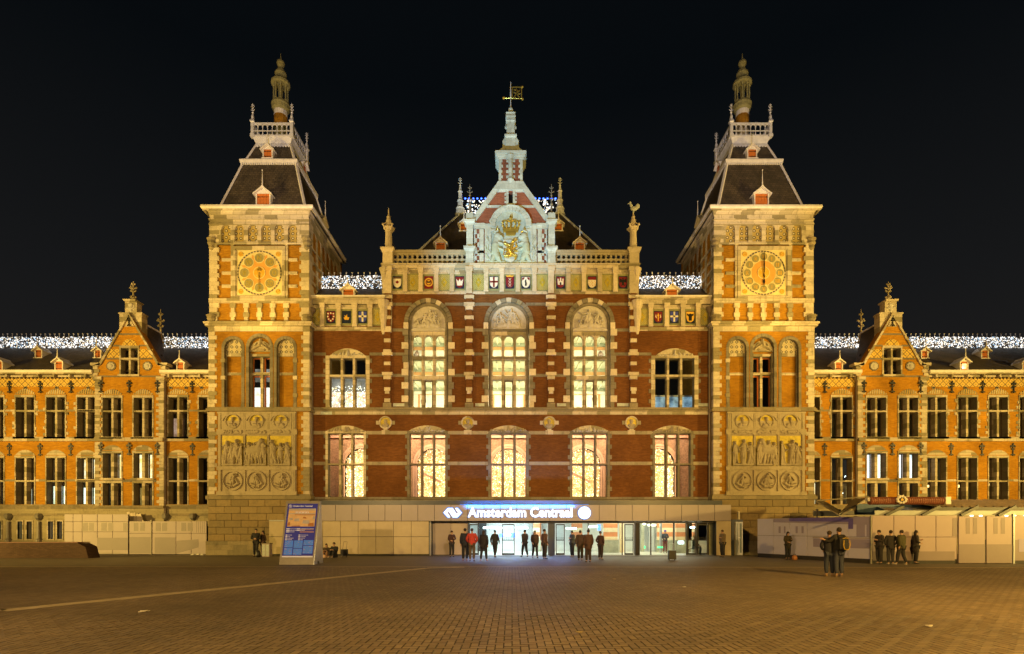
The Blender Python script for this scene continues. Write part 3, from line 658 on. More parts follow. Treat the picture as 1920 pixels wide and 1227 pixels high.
# fallen leaves and scraps of paper
lf = [MB().plate([(-.5, 0), (-.2, .28), (.1, .3), (.5, .02), (.15, -.25), (-.25, -.3)], 0, .01)]
lm = []
for k, col in enumerate(((.42, .33, .16), (.30, .20, .08), (.62, .58, .50))):
    me = bpy.data.meshes.new("leaf"); me.from_pydata([(a * .09, c * .09, b_ + .004 + .018 * abs(a)) for a, b_, c in lf[0].v], [], lf[0].f); me.materials.append(plain('dry_leaf_%d' % k if False else ('dry_leaf', 'brown_leaf', 'paper_scrap')[k], col, .7)); lm.append(me)
spots_ = [(1086, 1188, 1.5), (1742, 1176, 1.6), (855, 1140, .7), (1075, 1078, .9), (1105, 1085, .9), (1140, 1080, 1.2), (1152, 1087, 1.2), (1195, 1090, 1.0), (1207, 1083, 1.0), (1212, 1096, .9), (1283, 1102, 1.4), (270, 1148, 1.6), (262, 1149, 1.0), (278, 1147, .8), (1175, 1092, .8), (1240, 1098, .8), (1020, 1103, .9), (1188, 1071, .8), (795, 1070, .8), (1615, 1098, .8), (1300, 1075, .9), (1025, 1102, .7), (990, 1136, .6), (1340, 1066, .8), (560, 1064, .9), (540, 1065, .7), (1770, 1117, .7), (1235, 1120, .7), (630, 1122, .7), (1500, 1147, .7), (690, 1098, .6), (1190, 1150, .8), (1205, 1151, .8)]
for k, (px, py, s) in enumerate(spots_):
    d = F * CZ / (py - HOR); o = inst(lm[2 if k in (1, 10, 11, 12, 13) else k % 2], 'paper_scrap' if k in (1, 10, 11, 12, 13) else 'fallen_leaf', None, ((px - 960) * d / F, d - D, .003), rp.uniform(0, 6), (s, s, s))
    side = 'right' if px > 960 else 'left'
    tag(o, ('white scrap of paper lying on the brown clinkers of the square' if k in (1, 10, 11, 12, 13) else 'small dry leaf lying on the brown clinkers of the square'), 'paper' if k in (1, 10, 11, 12, 13) else 'leaf', 'scraps of paper on the square' if k in (1, 10, 11, 12, 13) else 'fallen leaves on the square')
# ------------------------------------------------------------------ shared building pieces
def dormer(parent, T, x, y, z, w, h, deep, roof_h, fin=0.6, zc=None):
    """little roof dormer with a planked shutter; T maps local (u, v, z)"""
    b = MB(T); wh = M['white']
    b.box(x - w / 2 - .07, x - w / 2, y, y + deep, z, z + h); b.box(x + w / 2, x + w / 2 + .07, y, y + deep, z, z + h); b.box(x - w / 2 - .12, x + w / 2 + .12, y - .08, y + .1, z - .09, z)
    b.plate([(x - w / 2 - .07, z + h), (x + w / 2 + .07, z + h), (x, z + h + roof_h * .8)], y - .0, y + .06)
    dm = b.build('dormer', wh, parent)
    s = MB(T); nb = 4
    for k in range(nb): s.box(x - w / 2 + w * k / nb + .006, x - w / 2 + w * (k + 1) / nb - .006, y + .04, y + .08, z + .01, z + h - .01)
    sh = s.build('shutter', M['shutter'], dm)
    s = MB(T)
    for q in (.22, .78):
        s.box(x - w / 2 + .03, x + w / 2 - .06, y + .018, y + .038, z + h * q - .015, z + h * q + .015); s.plate([(x - w / 2 + .0, z + h * q), (x - w / 2 + .09, z + h * q + .05), (x - w / 2 + .09, z + h * q - .05)], y + .016, y + .036)
    s.build('hinge', M['iron'], dm)
    b = MB(T); o = w / 2 + .2; yo = y - .16
    for sgn in (-1, 1):
        p = [(x + sgn * o, z + h - .14), (x + sgn * (o + .02), z + h - .06), (x + sgn * w * .2, z + h + roof_h * .62), (x, z + h + roof_h), (x, z + h + roof_h - .13), (x + sgn * w * .2, z + h + roof_h * .62 - .1)]
        b.plate(p, yo, y + deep)
    b.build('dormer_roof', wh, dm)
    if fin:
        b = MB(T); b.tube((x, yo + .05, z + h + roof_h - .05), (x, yo + .05, z + h + roof_h + fin), .045, .012, 6); b.ball((x, yo + .05, z + h + roof_h + fin), .045, 6, 5)
        b.build('dormer_finial', wh, dm)
    return dm

def iron_finial(mb, x, y, z0, z1, s=1.0, n=8):
    h = z1 - z0
    mb.lathe(x, y, [(.10 * s, z0), (.12 * s, z0 + .06 * h), (.05 * s, z0 + .12 * h), (.07 * s, z0 + .3 * h), (.12 * s, z0 + .34 * h), (.05 * s, z0 + .38 * h), (.035 * s, z0 + .6 * h), (.07 * s, z0 + .64 * h), (.03 * s, z0 + .68 * h), (.015 * s, z1)], n)
    for zz, r in ((.50, .17), (.72, .15), (.85, .10)):
        for k in range(4):
            a = 1.5708 * k; c, q = math.cos(a), math.sin(a); zc = z0 + zz * h
            mb.tube((x, y, zc), (x + c * r * s, y + q * r * s, zc + .05 * s), .028 * s, .02 * s, 5); mb.ball((x + c * r * s, y + q * r * s, zc + .07 * s), .04 * s, 6, 4)
    return mb
def crocket_cross(mb, x, y, z0, z1, s=1.0):
    """carved stone finial: shaft with leaf crosses"""
    h = z1 - z0
    mb.lathe(x, y, [(.26 * s, z0), (.30 * s, z0 + .04 * h), (.14 * s, z0 + .10 * h), (.17 * s, z0 + .2 * h), (.08 * s, z0 + .28 * h), (.07 * s, z0 + .55 * h), (.10 * s, z0 + .6 * h), (.06 * s, z0 + .8 * h), (.02 * s, z1)], 8)
    for zz, r in ((.18, .24), (.50, .22), (.66, .30), (.84, .14)):
        for k in range(4):
            a = 1.5708 * k; c, q = math.cos(a), math.sin(a); zc = z0 + zz * h
            mb.tube((x, y, zc - .05 * s), (x + c * r * s, y + q * r * s, zc), .06 * s, .05 * s, 5); mb.ball((x + c * r * s, y + q * r * s, zc + .03 * s), .085 * s, 6, 4)
    return mb

def panes(parent, win, xs, zs, y, mat=None, arch=False):
    for i in range(len(xs) // 2):
        for j in range(len(zs) // 2):
            x0, x1, z0, z1 = xs[2 * i], xs[2 * i + 1], zs[2 * j], zs[2 * j + 1]
            b = MB(); b.box(x0, x1, y, y + .02, z0, z1); b.build('pane', mat or M['glass'], win)

def cross_window(parent, x0, x1, z0, z1, y, cols, rows, deep=.42, mull=.10, frame=M['stone'], sash=M['wood'], name='window', jamb=.14, fr_front=.03, sill=True, sash_w=.05, transom_h=None, lintel=True):
    """stone cross window: jambs, mullions, transoms; sashes and panes set deep behind; cols/rows are fractions of the inner bars"""
    b = MB(); yf = y - fr_front
    if jamb:
        b.box(x0 - jamb, x0, yf, y + .12, z0, z1); b.box(x1, x1 + jamb, yf, y + .12, z0, z1)
    if lintel: b.box(x0 - jamb, x1 + jamb, yf - .015, y + .13, z1, z1 + .16)
    if sill: b.box(x0 - jamb - .05, x1 + jamb + .05, y - .14, y + .10, z0 - .13, z0)
    cx = [x0 + (x1 - x0) * c for c in cols]; rz = [z0 + (z1 - z0) * r for r in rows]; th = transom_h or mull
    for c in cx: b.box(c - mull / 2, c + mull / 2, y + .01, y + deep - .06, z0, z1)
    for r in rz: b.box(x0, x1, y - .02, y + deep - .10, r - th / 2, r + th / 2)
    w = b.build(name, frame, parent)
    b = MB(); b.box(x0, x0 + .02, y + .005, y + deep, z0, z1); b.box(x1 - .02, x1, y + .005, y + deep, z0, z1); b.box(x0, x1, y + .005, y + deep, z1 - .02, z1); b.build('reveal', M['stone_gr'], w)
    ex = [x0] + [q for c in cx for q in (c - mull / 2, c + mull / 2)] + [x1]; ez = [z0] + [q for r in rz for q in (r - th / 2, r + th / 2)] + [z1]
    s = MB(); g_ = y + deep
    for i in range(len(ex) // 2):
        for j in range(len(ez) // 2):
            a, c, d, e_ = ex[2 * i], ex[2 * i + 1], ez[2 * j], ez[2 * j + 1]
            s.plate(rect(a, c, d, e_), g_ - .05, g_ + .03, [rect(a + sash_w, c - sash_w, d + sash_w, e_ - sash_w)])
    s.build('sash', sash, w)
    panes(parent, w, ex, ez, g_ - .02)
    return w

def lit_room(parent, x0, x1, z0, z1, y, mat, deep=1.2, name='room_wall'):
    b = MB(); b.box(x0, x1, y + deep, y + deep + .05, z0, z1); return b.build(name, mat, parent)

def wall_anchor(name, parent, x, y, z, s=1.0):
    if 'anchor' not in _bc:
        b = MB(); b.plate([(-.03, -.42), (.03, -.42), (.035, .42), (-.035, .42)], -.05, .0)
        b.plate([(0, .5), (.07, .40), (0, .33), (-.07, .40)], -.055, -.005)
        for sg in (-1, 1):
            b.plate([(0, .30), (sg * .12, .36), (sg * .20, .24), (sg * .13, .16), (sg * .12, .24), (0, .16)], -.048, .002)
            b.plate([(0, .06), (sg * .15, .12), (sg * .12, .02), (0, -.02)], -.047, .003)
            b.plate([(0, -.26), (sg * .13, -.30), (sg * .16, -.40), (sg * .07, -.36), (0, -.44)], -.046, .004)
        _bc['anchor'] = b.mesh('wall_anchor', M['iron'])
    return inst(_bc['anchor'], name, parent, (x, y, z), 0, (s, 1, s))

def quoins(parent, xe, sgn, z0, z1, y, h=.286, w0=.42, w1=.64, side=.34, proud=.03, rnd_=None, T=None, d=0.30, name='quoin', mat=None):
    """corner stones: xe = corner, sgn = -1 when the wall lies to the right (+x) of xe"""
    n = max(1, round((z1 - z0) / h)); hh = (z1 - z0) / n
    for k in range(n):
        w = (w0, w1)[k % 2]
        a, b_ = (xe - proud, xe + w) if sgn < 0 else (xe - w, xe + proud)
        if T: p0, p1 = T(a, 0, 0)[0], T(b_, 0, 0)[0]; a, b_ = min(p0, p1), max(p0, p1)
        block(name, parent, a, b_, y - proud, y + d, z0 + k * hh + .004, z0 + (k + 1) * hh - .004, mat or M['stone_one'], .015)

def sqlathe(mb, cy_, prof, cx_=0.0):
    rings = [[mb.V(cx_ + sx * h, cy_ + sy * h, z) for sx, sy in ((-1, -1), (1, -1), (1, 1), (-1, 1))] for h, z in prof]
    for a, b_ in zip(rings, rings[1:]):
        for k in range(4): mb.Fc(a[k], a[(k + 1) % 4], b_[(k + 1) % 4], b_[k])
    mb.Fc(*rings[0][::-1]); mb.Fc(*rings[-1]); return mb

def medallion(parent, cx, cz, r, y, seed, bg, fr, deep=.08, name='medallion', surround=True):
    b = MB(); ring(b, cx, cz, r * .80, r, y - deep, y + .02, 24)
    m = b.build(name, fr, parent)
    b = MB(); b.plate(circ(cx, cz, r * .82, 24), y - .005, y + .04); b.build('medallion_ground', bg, m)
    rr = random.Random(seed); b = MB(); s = r * .8
    caps = [(.5, .60, .17, .5, .66, .16, .11), (.5, .42, .10, .5, .55, .09, .09), (.30, .26, .14, .70, .26, .14, .09), (.35, .12, .15, .65, .12, .15, .08), (.42 + rr.uniform(-.04, .04), .74, .09, .58, .76, .07, .12), (.5, .50, .07, .5 + rr.uniform(-.12, .12), .40, .08, .10)]
    for k in range(4): caps.append((rr.uniform(.2, .8), rr.uniform(.1, .35), .05, rr.uniform(.2, .8), rr.uniform(.1, .4), .04, .11))
    relief(b, cx - s, cx + s, cz - s, cz + s, y - .004, caps, 26); b.build('bust', M['relief'], m); return m

# ------------------------------------------------------------------ clock towers
def build_tower(mir, CX, label, clock, seed):
    rt = thing('clock_tower', label, 'tower', (CX, 0, 0))
    T = lambda x, y, z: (CX + mir * x, y, z)
    lx = lambda px: (px - 486) / 28.0
    z = lambda py: Z(py, 0)
    rr = random.Random(seed); HW, HU, CYY, DEP = 3.357, 3.31, 3.35, 6.7
    def B(): return MB(T)
    def side_T(u, v, zz): return (CX + mir * (HU - v), u, zz)
    def blk(name, a, b_, y0, y1, z0, z1, mat=M['stone_one'], c=.015):
        p, q = CX + mir * a, CX + mir * b_; return block(name, rt, min(p, q), max(p, q), y0, y1, z0, z1, mat, c)
    # --- masonry shell
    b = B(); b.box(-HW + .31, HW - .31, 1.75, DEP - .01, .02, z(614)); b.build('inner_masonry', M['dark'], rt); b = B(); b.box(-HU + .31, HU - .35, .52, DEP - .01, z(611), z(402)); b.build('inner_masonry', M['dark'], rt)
    b = B(); b.plate(rect(-HW, HW, z(936), z(768)), 0, .4)
    ar = [(417, 457, 652), (463, 510.5, 651), (515, 555, 652)]
    holes = [arched(lx(a), lx(c), z(765), z(s_), 16) for a, c, s_ in ar]
    b.plate(rect(-HW, HW, z(768), z(612)), 0, .4, holes)
    b.box(-HW, -HW + .3, .4, DEP, 0, z(612)); b.box(HW - .3, HW, .4, DEP, 0, z(612))
    b.box(-HU, HU, .10, .5, z(612), z(459))                      # upper stage, brick plane
    b.box(-HU, -HU + .3, .5, DEP, z(612), z(400)); b.box(HU - .34, HU - .04, .5, DEP, z(612), z(400)); b.box(-HW, HW, DEP, DEP + .2, 0, z(400))
    b.build('brick_wall', M['brick'], rt)
    # --- blind arches with the window in the middle one
    b = B(); w0, w1 = lx(467), lx(507)
    b.plate(rect(lx(415), lx(557), z(766), z(630)), .27, .42, [rect(w0, w1, z(764), z(667))]); b.build('recessed_brick', M['brick'], rt)
    for k, (a, c, s_) in enumerate(ar):
        cxm, ro = (lx(a) + lx(c)) / 2, (lx(c) - lx(a)) / 2
        b = B(); n_ = 9
        for q in range(n_): sector(b, cxm, z(s_), ro - .16, ro + .05, 180 * q / n_ + .6, 180 * (q + 1) / n_ - .6, -.035, .26, 3)
        b.box(cxm - ro - .05, cxm - ro + .13, -.025, .26, z(765), z(s_)); b.box(cxm + ro - .13, cxm + ro + .05, -.025, .26, z(765), z(s_))
        b.build('arch_frame', M['stone_gr'], rt)
        for q in (0, 1):   # slender shafts
            xx = cxm + (ro - .2) * (1 if q else -1); b = B(); b.lathe(xx, .16, [(.06, z(765)), (.06, z(764) + .25), (.04, z(764) + .3), (.04, z(668)), (.075, z(664)), (.08, z(662))], 8); b.build('shaft', M['stone_gr'], rt)
        if k != 1:
            b = B(); b.plate(arched(cxm - ro + .16, cxm + ro - .16, z(662), z(s_), 16), .20, .27); b.build('tile_tympanum', M['tile_c'], rt)
            b = B(); b.box(cxm - ro + .14, cxm + ro - .14, .17, .27, z(667), z(661)); b.box(cxm - ro + .14, cxm + ro - .14, .25, .27, z(702), z(697)); b.build('stone_band', M['stone'], rt)
            for zz in (680, 712, 745):
                if rr.random() < .7: blk('jamb_stone', cxm - ro - .1 if k == 0 else cxm + ro - .2, cxm - ro + .2 if k == 0 else cxm + ro + .1, -.05, .2, z(zz), z(zz - 7))
        else:
            b = B(); b.plate(segm(cxm - ro + .12, cxm + ro - .12, z(658), (ro - .12) * .98, 16), .14, .27); tp = b.build('carved_tympanum', M['relief'], rt)
            b = B(); caps = [(.1, .15, .09, .45, .45, .10, .10), (.45, .45, .12, .5, .75, .10, .12), (.5, .85, .09, .5, .82, .08, .12), (.9, .15, .09, .6, .45, .10, .10), (.3, .6, .05, .2, .35, .05, .09), (.7, .6, .05, .82, .4, .05, .09), (.3, .1, .07, .7, .1, .07, .09)]
            relief(b, cxm - ro + .2, cxm + ro - .2, z(658), z(633), .139, caps, 34); b.build('tympanum_figures', M['relief'], tp)
    # window
    x0, x1 = sorted((CX + mir * w0, CX + mir * w1))
    for q in (z(764),):
        w = cross_window(rt, x0, x1, z(764), z(667), .28, [.5], [(z(699) - z(764)) / (z(667) - z(764))], deep=.30, mull=.17, frame=M['stone'], sash=M['shutter'], jamb=.16, fr_front=.10, sash_w=.085, sill=False)
    if mir > 0:
        lit_room(rt, x0 - .3, x1 + .5, z(770), z(717), .6, M['room_white'], .8); lit_room(rt, x0 - .3, x1 + .5, z(705), z(680), .6, M['room_dim'], .9, 'room_ceiling')
    # --- quoins, lower shaft and upper stage
    for (a, c) in ((z(928), z(773)), (z(764), z(622))):
        for xe, sg in ((-HW, -1), (HW, 1)): quoins(rt, xe, sg, a, c, 0, h=.27, w0=.40, w1=.54, T=T)
    for (a, c) in ((z(602), z(568)), (z(560), z(416))):
        for xe, sg in ((-HU, -1), (HU, 1)): quoins(rt, xe, sg, a, c, .03, h=.29, w0=.50, w1=.62, T=T, proud=.04)
    # --- ledges (long stone courses)
    def course(name, py0, py1, half, proud, mat=M['stone'], side=True, half_in=None):
        b = B(); b.box(-half - proud, half + proud, -proud, .3, z(py0), z(py1))
        if side: b.box(half - .2, half + proud, .3, DEP, z(py0), z(py1)); b.box(-half - proud, -half + .2, .3, DEP, z(py0), z(py1))
        return b.build(name, mat, rt)
    course('sill_course', 937, 930, HW, .16, M['stone_dk']); course('sill_course', 930, 927, HW, .08, M['stone_dk'])
    course('string_course', 772, 767, HW, .15, M['stone_dk']); course('string_course', 767, 764, HW, .08, M['stone_dk'])
    course('stone_band', 622, 613, HW, .035); course('string_course', 613, 609, HW, .18); course('string_course', 609, 605.5, HW, .26); course('string_course', 605.5, 603, HW, .10)
    course('stone_band', 568, 560, HU, .05); course('stone_band', 459, 456, HU, .06)
    # --- row of six brick panels under the clock
    ctr = [lx(486 + q * 25) for q in (-2.5, -1.5, -.5, .5, 1.5, 2.5)]
    for k in range(5):
        xm = (ctr[k] + ctr[k + 1]) / 2
        for q in range(4):
            hh = (z(568) - z(603)) / 4; w = .20 if q % 2 else .13
            blk('mullion_stone', xm - w, xm + w, .0, .12, z(603) + q * hh + .004, z(603) + (q + 1) * hh - .004)
    # --- clock stage: brick side panels split by stones
    for sg in (-1, 1):
        for zz in (486.5, 511.5, 536):
            blk('band_stone', *sorted((sg * lx(486 + 52.5), sg * lx(486 + 71))), .04, .12, z(zz + 3), z(zz - 3))
        b = B(); b.box(*sorted((sg * lx(486 + 48), sg * lx(486 + 53.5))), .0, .12, z(560), z(459)); b.build('pilaster_strip', M['stone'], rt)
    # --- niches with patterned tiles below the cornice: front and both flanks
    def niche_wall(TT, uc, nm=''):
        b = MB(TT); hs = [arched(uc + c_ - .31, uc + c_ + .31, z(457) if k in (0, 5) else z(453), z(430), 12) for k, c_ in enumerate([lx(486 + q * 25) for q in (-2.5, -1.5, -.5, .5, 1.5, 2.5)])]
        b.plate(rect(uc - HU, uc + HU, z(459), z(404)), .0, .16, hs); b.build('niche_wall', M['stone'], rt)
        for k, c_ in enumerate([lx(486 + q * 25) for q in (-2.5, -1.5, -.5, .5, 1.5, 2.5)]):
            b = MB(TT); b.box(uc + c_ - .32, uc + c_ + .32, .12, .17, z(458), z(418)); b.build('tiled_niche', M['tile_a' if (k + (0 if mir > 0 else 1)) % 2 else 'tile_b'], rt)
    niche_wall(T, 0); niche_wall(side_T, CYY)
    b = MB(side_T)   # flank of the clock stage: stone strips over brick
    for c_ in range(5): b.box(CYY + lx(486 + (c_ - 2) * 25) - .16, CYY + lx(486 + (c_ - 2) * 25) + .16, -.03, .06, z(603), z(459))
    for zz in (480, 500, 520, 540, 564, 585): b.box(.1, DEP - .1, -.02, .05, z(zz + 3), z(zz - 2))
    b.build('flank_strips', M['stone'], rt)
    for k in range(10):
        hh = (z(459) - z(603)) / 10
        for (u0, u1) in ((0.04, .5 if k % 2 else .75), (DEP - (.5 if k % 2 else .75), DEP)):
            pts = [side_T(u0, 0, 0), side_T(u1, 0, 0)]; xx = CX + mir * HU
            block('flank_quoin', rt, xx - .04, xx + .06 if mir > 0 else xx + .04, pts[0][1], pts[1][1], z(603) + k * hh + .004, z(603) + (k + 1) * hh - .004, M['stone_one'], .012)
    # corner consoles
    for sg in (-1, 1):
        for (p0, p1, big) in ((470, 448, 1.0), (612, 592, 1.1)):
            b = B(); cxx = sg * (HU - .12); b.lathe(cxx, .08, [(.10, z(p0)), (.22 * big, z(p0 - 5)), (.20 * big, z(p0 - 9)), (.30 * big, z(p0 - 13)), (.27 * big, z(p0 - 18)), (.34 * big, z(p1 + 1)), (.34 * big, z(p1))], 10)
            b.build('corner_console', M['stone_dk'], rt)
    # --- cornice
    b = B(); sqlathe(b, CYY, [(HU + .02, z(404)), (HU + .06, z(403)), (HU + .08, z(399)), (HU + .20, z(395)), (3.62, 22.93), (3.66, 22.95), (3.66, 23.02)]); b.build('cornice', M['stone'], rt)
    b = B(); sqlathe(b, CYY, [(3.70, 23.02), (3.74, 23.12), (3.72, 23.25), (3.2, 23.32)]); b.build('gutter', M['white'], rt)
    b = B()
    for zz, hf in ((z(412), .05), (z(421), .04)): b.box(-HU - hf, HU + hf, -.02 - hf, .1, zz - .05, zz + .04)
    b.build('cornice_moulding', M['stone'], rt)
    # --- roof
    b = B(); sqlathe(b, CYY, [(2.95, 23.25), (1.85, 27.2)]); b.build('slate_roof', M['slate'], rt); b = B(); sqlathe(b, CYY, [(1.72, 27.5), (1.20, 29.0)]); b.build('slate_roof', M['slate'], rt)
    b = B(); sqlathe(b, CYY, [(1.86, 27.15), (1.98, 27.22), (2.02, 27.42), (1.98, 27.5), (1.7, 27.55)])
    for k in range(26):
        for (x_, y_) in ((-1.95 + 3.9 * (k + .5) / 26, CYY - 1.99), (1.99, CYY - 1.95 + 3.9 * (k + .5) / 26)):
            b.box(x_ - .05, x_ + .05, y_ - .02, y_ + .03, 27.06, 27.2)
    b.build('roof_moulding', M['white'], rt)
    for sx in (-1, 1):
        for sy in (-1, 1):
            b = B(); b.beam((sx * 2.97, CYY + sy * 2.97, 23.3), (sx * 1.87, CYY + sy * 1.87, 27.2), .16, .12); b.build('hip_flashing', M['white'], rt)
            b = B(); b.beam((sx * 1.74, CYY + sy * 1.74, 27.5), (sx * 1.22, CYY + sy * 1.22, 29.0), .14, .12); b.build('hip_flashing', M['white'], rt)
    b = B(); sqlathe(b, CYY, [(1.20, 28.85), (1.26, 28.95), (1.24, 29.1), (1.38, 29.42), (1.45, 29.45), (1.45, 29.55)])
    for k in range(12):
        for (x_, y_) in ((-1.2 + 2.4 * (k + .5) / 12, CYY - 1.24), (1.24, CYY - 1.2 + 2.4 * (k + .5) / 12), (-1.24, CYY - 1.2 + 2.4 * (k + .5) / 12)):
            b.ball((x_, y_, 28.88), .09, 6, 4)
    b.build('crown_corbel', M['whitem'], rt)
    # gallery balustrade
    for (ux, uy, n, dx, dy) in ((-1.36, -1.38, 8, 1, 0), (1.36, -1.36, 8, 0, 1), (-1.38, -1.36, 8, 0, 1)):
        b = B(); L = 2.72
        for k in range(n + 1):
            px_, py_ = ux + dx * L * k / n, CYY + uy + dy * L * k / n
            b.lathe(px_, py_, [(.045, 29.55), (.045, 29.7), (.028, 29.74), (.028, 30.1), (.05, 30.16), (.05, 30.22)], 6)
            if k < n:
                for q in range(5):
                    a0, a1 = math.pi * q / 5, math.pi * (q + 1) / 5; rad = L / n / 2; mx, my = ux + dx * L * (k + .5) / n, CYY + uy + dy * L * (k + .5) / n
                    b.beam((mx + dx * rad * math.cos(a0), my + dy * rad * math.cos(a0), 30.16 + .14 * math.sin(a0)), (mx + dx * rad * math.cos(a1), my + dy * rad * math.cos(a1), 30.16 + .14 * math.sin(a1)), .05, .04)
        b.beam((ux, CYY + uy, 30.36), (ux + dx * L, CYY + uy + dy * L, 30.36), .12, .10); b.beam((ux, CYY + uy, 29.86), (ux + dx * L, CYY + uy + dy * L, 29.86), .06, .04)
        b.build('gallery_railing', M['whitem'], rt)
    for sx in (-1, 1):
        for sy in (-1, 1):
            b = B(); cx_, cy_ = sx * 1.38, CYY + sy * 1.38
            sqlathe(b, cy_, [(.14, 29.4), (.14, 29.6), (.10, 29.65), (.10, 30.4), (.15, 30.45), (.15, 30.52), (.07, 30.7), (.08, 30.85), (.04, 31.0)], cx_)
            iron_finial(b, cx_, cy_, 30.8, 31.8, .7); b.build('gallery_pinnacle', M['whitem'], rt)
    # --- lantern spire
    zl = lambda py: Z(py, 3.35)
    b = B(); b.lathe(0, CYY, [(.55, 29.4), (.50, 29.8), (.47, 30.4), (.46, 31.15)], 16); sp = b.build('lantern_base', M['green_cap' if mir > 0 else 'stone'], rt, smooth=False)
    b = B(); b.lathe(0, CYY, [(.45, 31.15), (.45, 31.9)], 16); b.build('lantern_shaft', M['brick'], rt)
    b = B(); b.lathe(0, CYY, [(.46, 31.9), (.47, 32.25)], 16); b.build('lantern_collar', M['white'], rt)
    b = B(); b.lathe(0, CYY, [(.47, 32.25), (.60, 32.4), (.62, 32.6), (.66, 32.7), (.60, 32.85), (.50, 32.95)], 16); b.lathe(0, CYY, [(.16, 32.9), (.16, 34.2)], 8)
    b.lathe(0, CYY, [(.55, 34.15), (.66, 34.22), (.66, 34.36), (.56, 34.5), (.38, 34.66), (.34, 34.8), (.37, 34.92), (.42, 35.0), (.40, 35.08), (.31, 35.12), (.27, 35.3), (.13, 35.42), (.11, 35.52), (.22, 35.62), (.29, 35.78), (.26, 35.92), (.14, 36.02), (.05, 36.08), (.012, 36.55)], 16)
    b.build('lantern_crown', M['green_cap'], rt)
    for k in range(8):
        a = 6.28318 * (k + .5) / 8; b = B(); b.lathe(.47 * math.cos(a), CYY + .47 * math.sin(a), [(.085, 32.93), (.085, 33.05), (.055, 33.1), (.055, 33.95), (.09, 34.05), (.10, 34.17)], 8); b.build('lantern_column', M['green_cap'], rt)
    # dormers
    dormer(rt, T, .12 if mir > 0 else 0, .30, 23.4, .85, 1.0, 1.3, .5, 1.0)
    dormer(rt, T, -.12 if mir > 0 else 0.1, 1.5, 27.62, .55, .62, .9, .4, .5)
    Ts = lambda u, v, zz: (CX + mir * (HU * 2 - v - CYY + .04), u, zz)
    def Tside(u, v, zz): return (CX + mir * (CYY - v), CYY + u, zz)
    dormer(rt, Tside, 0.3, .30, 23.4, .85, 1.0, 1.3, .5, 1.0); dormer(rt, Tside, -.2, 1.5, 27.62, .55, .62, .9, .4, .5)
    # --- clock
    zc = z(511.5); u = 1 / 28.0
    b = B(); b.plate(rect(-49 * u, 49 * u, z(559), z(462)), -.04, .10, [rect(-44 * u, 44 * u, z(556), z(467))])
    b.plate(rect(-46.5 * u, 46.5 * u, z(557.5), z(464.5)), .0, .09, [rect(-42.5 * u, 42.5 * u, z(554), z(469))]); b.build('clock_frame', M['stone'], rt)
    b = B(); b.box(-43 * u, 43 * u, .05, .10, z(555), z(468)); ck = b.build('clock', M['clock_cream'], rt)
    b = B(); ring(b, 0, zc, 39.0 * u, 42.0 * u, .03, .052, 40); b.build('clock_rim', M['stone'], ck)
    b = B(); n_ = 44
    for k in range(n_): sector(b, 0, zc, 39.6 * u, 41.3 * u, 360 * k / n_ + 2, 360 * (k + 1) / n_ - 2, .02, .032, 1)
    b.build('minute_ring', M['black'], ck, kind='stuff')
    if clock: nd_, rd, rr_, ro = 12, 7.0, 30.5, 22.5
    else: nd_, rd, rr_, ro = 8, 8.6, 28.0, 33
    b = B(); b.plate(circ(0, zc, ro * u, 40), .034, .052) if clock else b.plate([(math.cos(R(22.5 * k)) * (37 if k % 2 else 21) * u, zc + math.sin(R(22.5 * k)) * (37 if k % 2 else 21) * u) for k in range(16)], .034, .052)
    b.build('clock_field', M['clock_red'], ck)
    lets = ["III", "II", "I", "XII", "XI", "X", "IX", "VIII", "VII", "VI", "V", "IIII"] if clock else ["O", "NO", "N", "NW", "W", "ZW", "Z", "ZO"]
    Tm = (lambda x, y, zz: (CX + x, y, zz))
    for k in range(nd_):
        a = R(360 * k / nd_); cx_, cz_ = rr_ * u * math.cos(a), zc + rr_ * u * math.sin(a)
        b = MB(Tm); b.plate(circ(cx_, cz_, rd * u, 20), .020, .034); b.build('numeral_disc', M['clock_disc'], ck)
        b = MB(Tm); ring(b, cx_, cz_, rd * u, (rd + 1.1) * u, .014, .05, 20); b.build('disc_rim', M['clock_cream'], ck)
        b = MB(Tm); h_ = (.26 if clock else .36); wd = {1: .08, 2: .17, 3: .24, 4: .28}[len(lets[k])] * (1.0 if clock else 2.0)
        if not clock: wd = .26 if len(lets[k]) == 1 else .40
        put_text(b, lets[k], cx_, cz_ - h_ / 2, .012, height=h_, width=wd if lets[k] not in ("I",) else .05, thick=.01, bold=.01, center=True); b.build('numeral', M['goldbg' if not clock else 'yel'], ck)
    b = B(); b.plate(circ(0, zc, 11 * u, 24), .004, .034); b.build('clock_centre', M['yel'], ck)
    b = B(); ring(b, 0, zc, 10.2 * u, 11.6 * u, -.004, .03, 24)
    for k in range(4): a = 90 * k + 45; b.plate([(math.cos(R(a - 2)) * 9 * u, zc + math.sin(R(a - 2)) * 9 * u), (math.cos(R(a + 2)) * 9 * u, zc + math.sin(R(a + 2)) * 9 * u), (0, zc)], -.002, .01)
    b.build('centre_ring', M['clock_cream'], ck)
    b = MB(Tm)
    if clock:
        b.plate([(-.03, zc), (.03, zc), (.045, zc + .55), (.015, zc + 1.38), (-.015, zc + 1.38), (-.045, zc + .55)], -.08, -.06)
        b.plate([(0, zc + .05), (.06, zc - .25), (-.02, zc - .4), (.09, zc - .6), (.03, zc - .75), (0, zc - 1.0), (-.04, zc - .72), (-.08, zc - .55), (.02, zc - .4), (-.05, zc - .2)], -.05, -.03)
        b.lathe(0, 0, [(.0, 0), (0, 0)], 3)
        b.build('clock_hands', M['iron'], ck)
    else:
        b.plate([(-.035, zc), (.035, zc), (.02, zc - .8), (0, zc - 1.35), (-.02, zc - .8)], -.05, -.03)
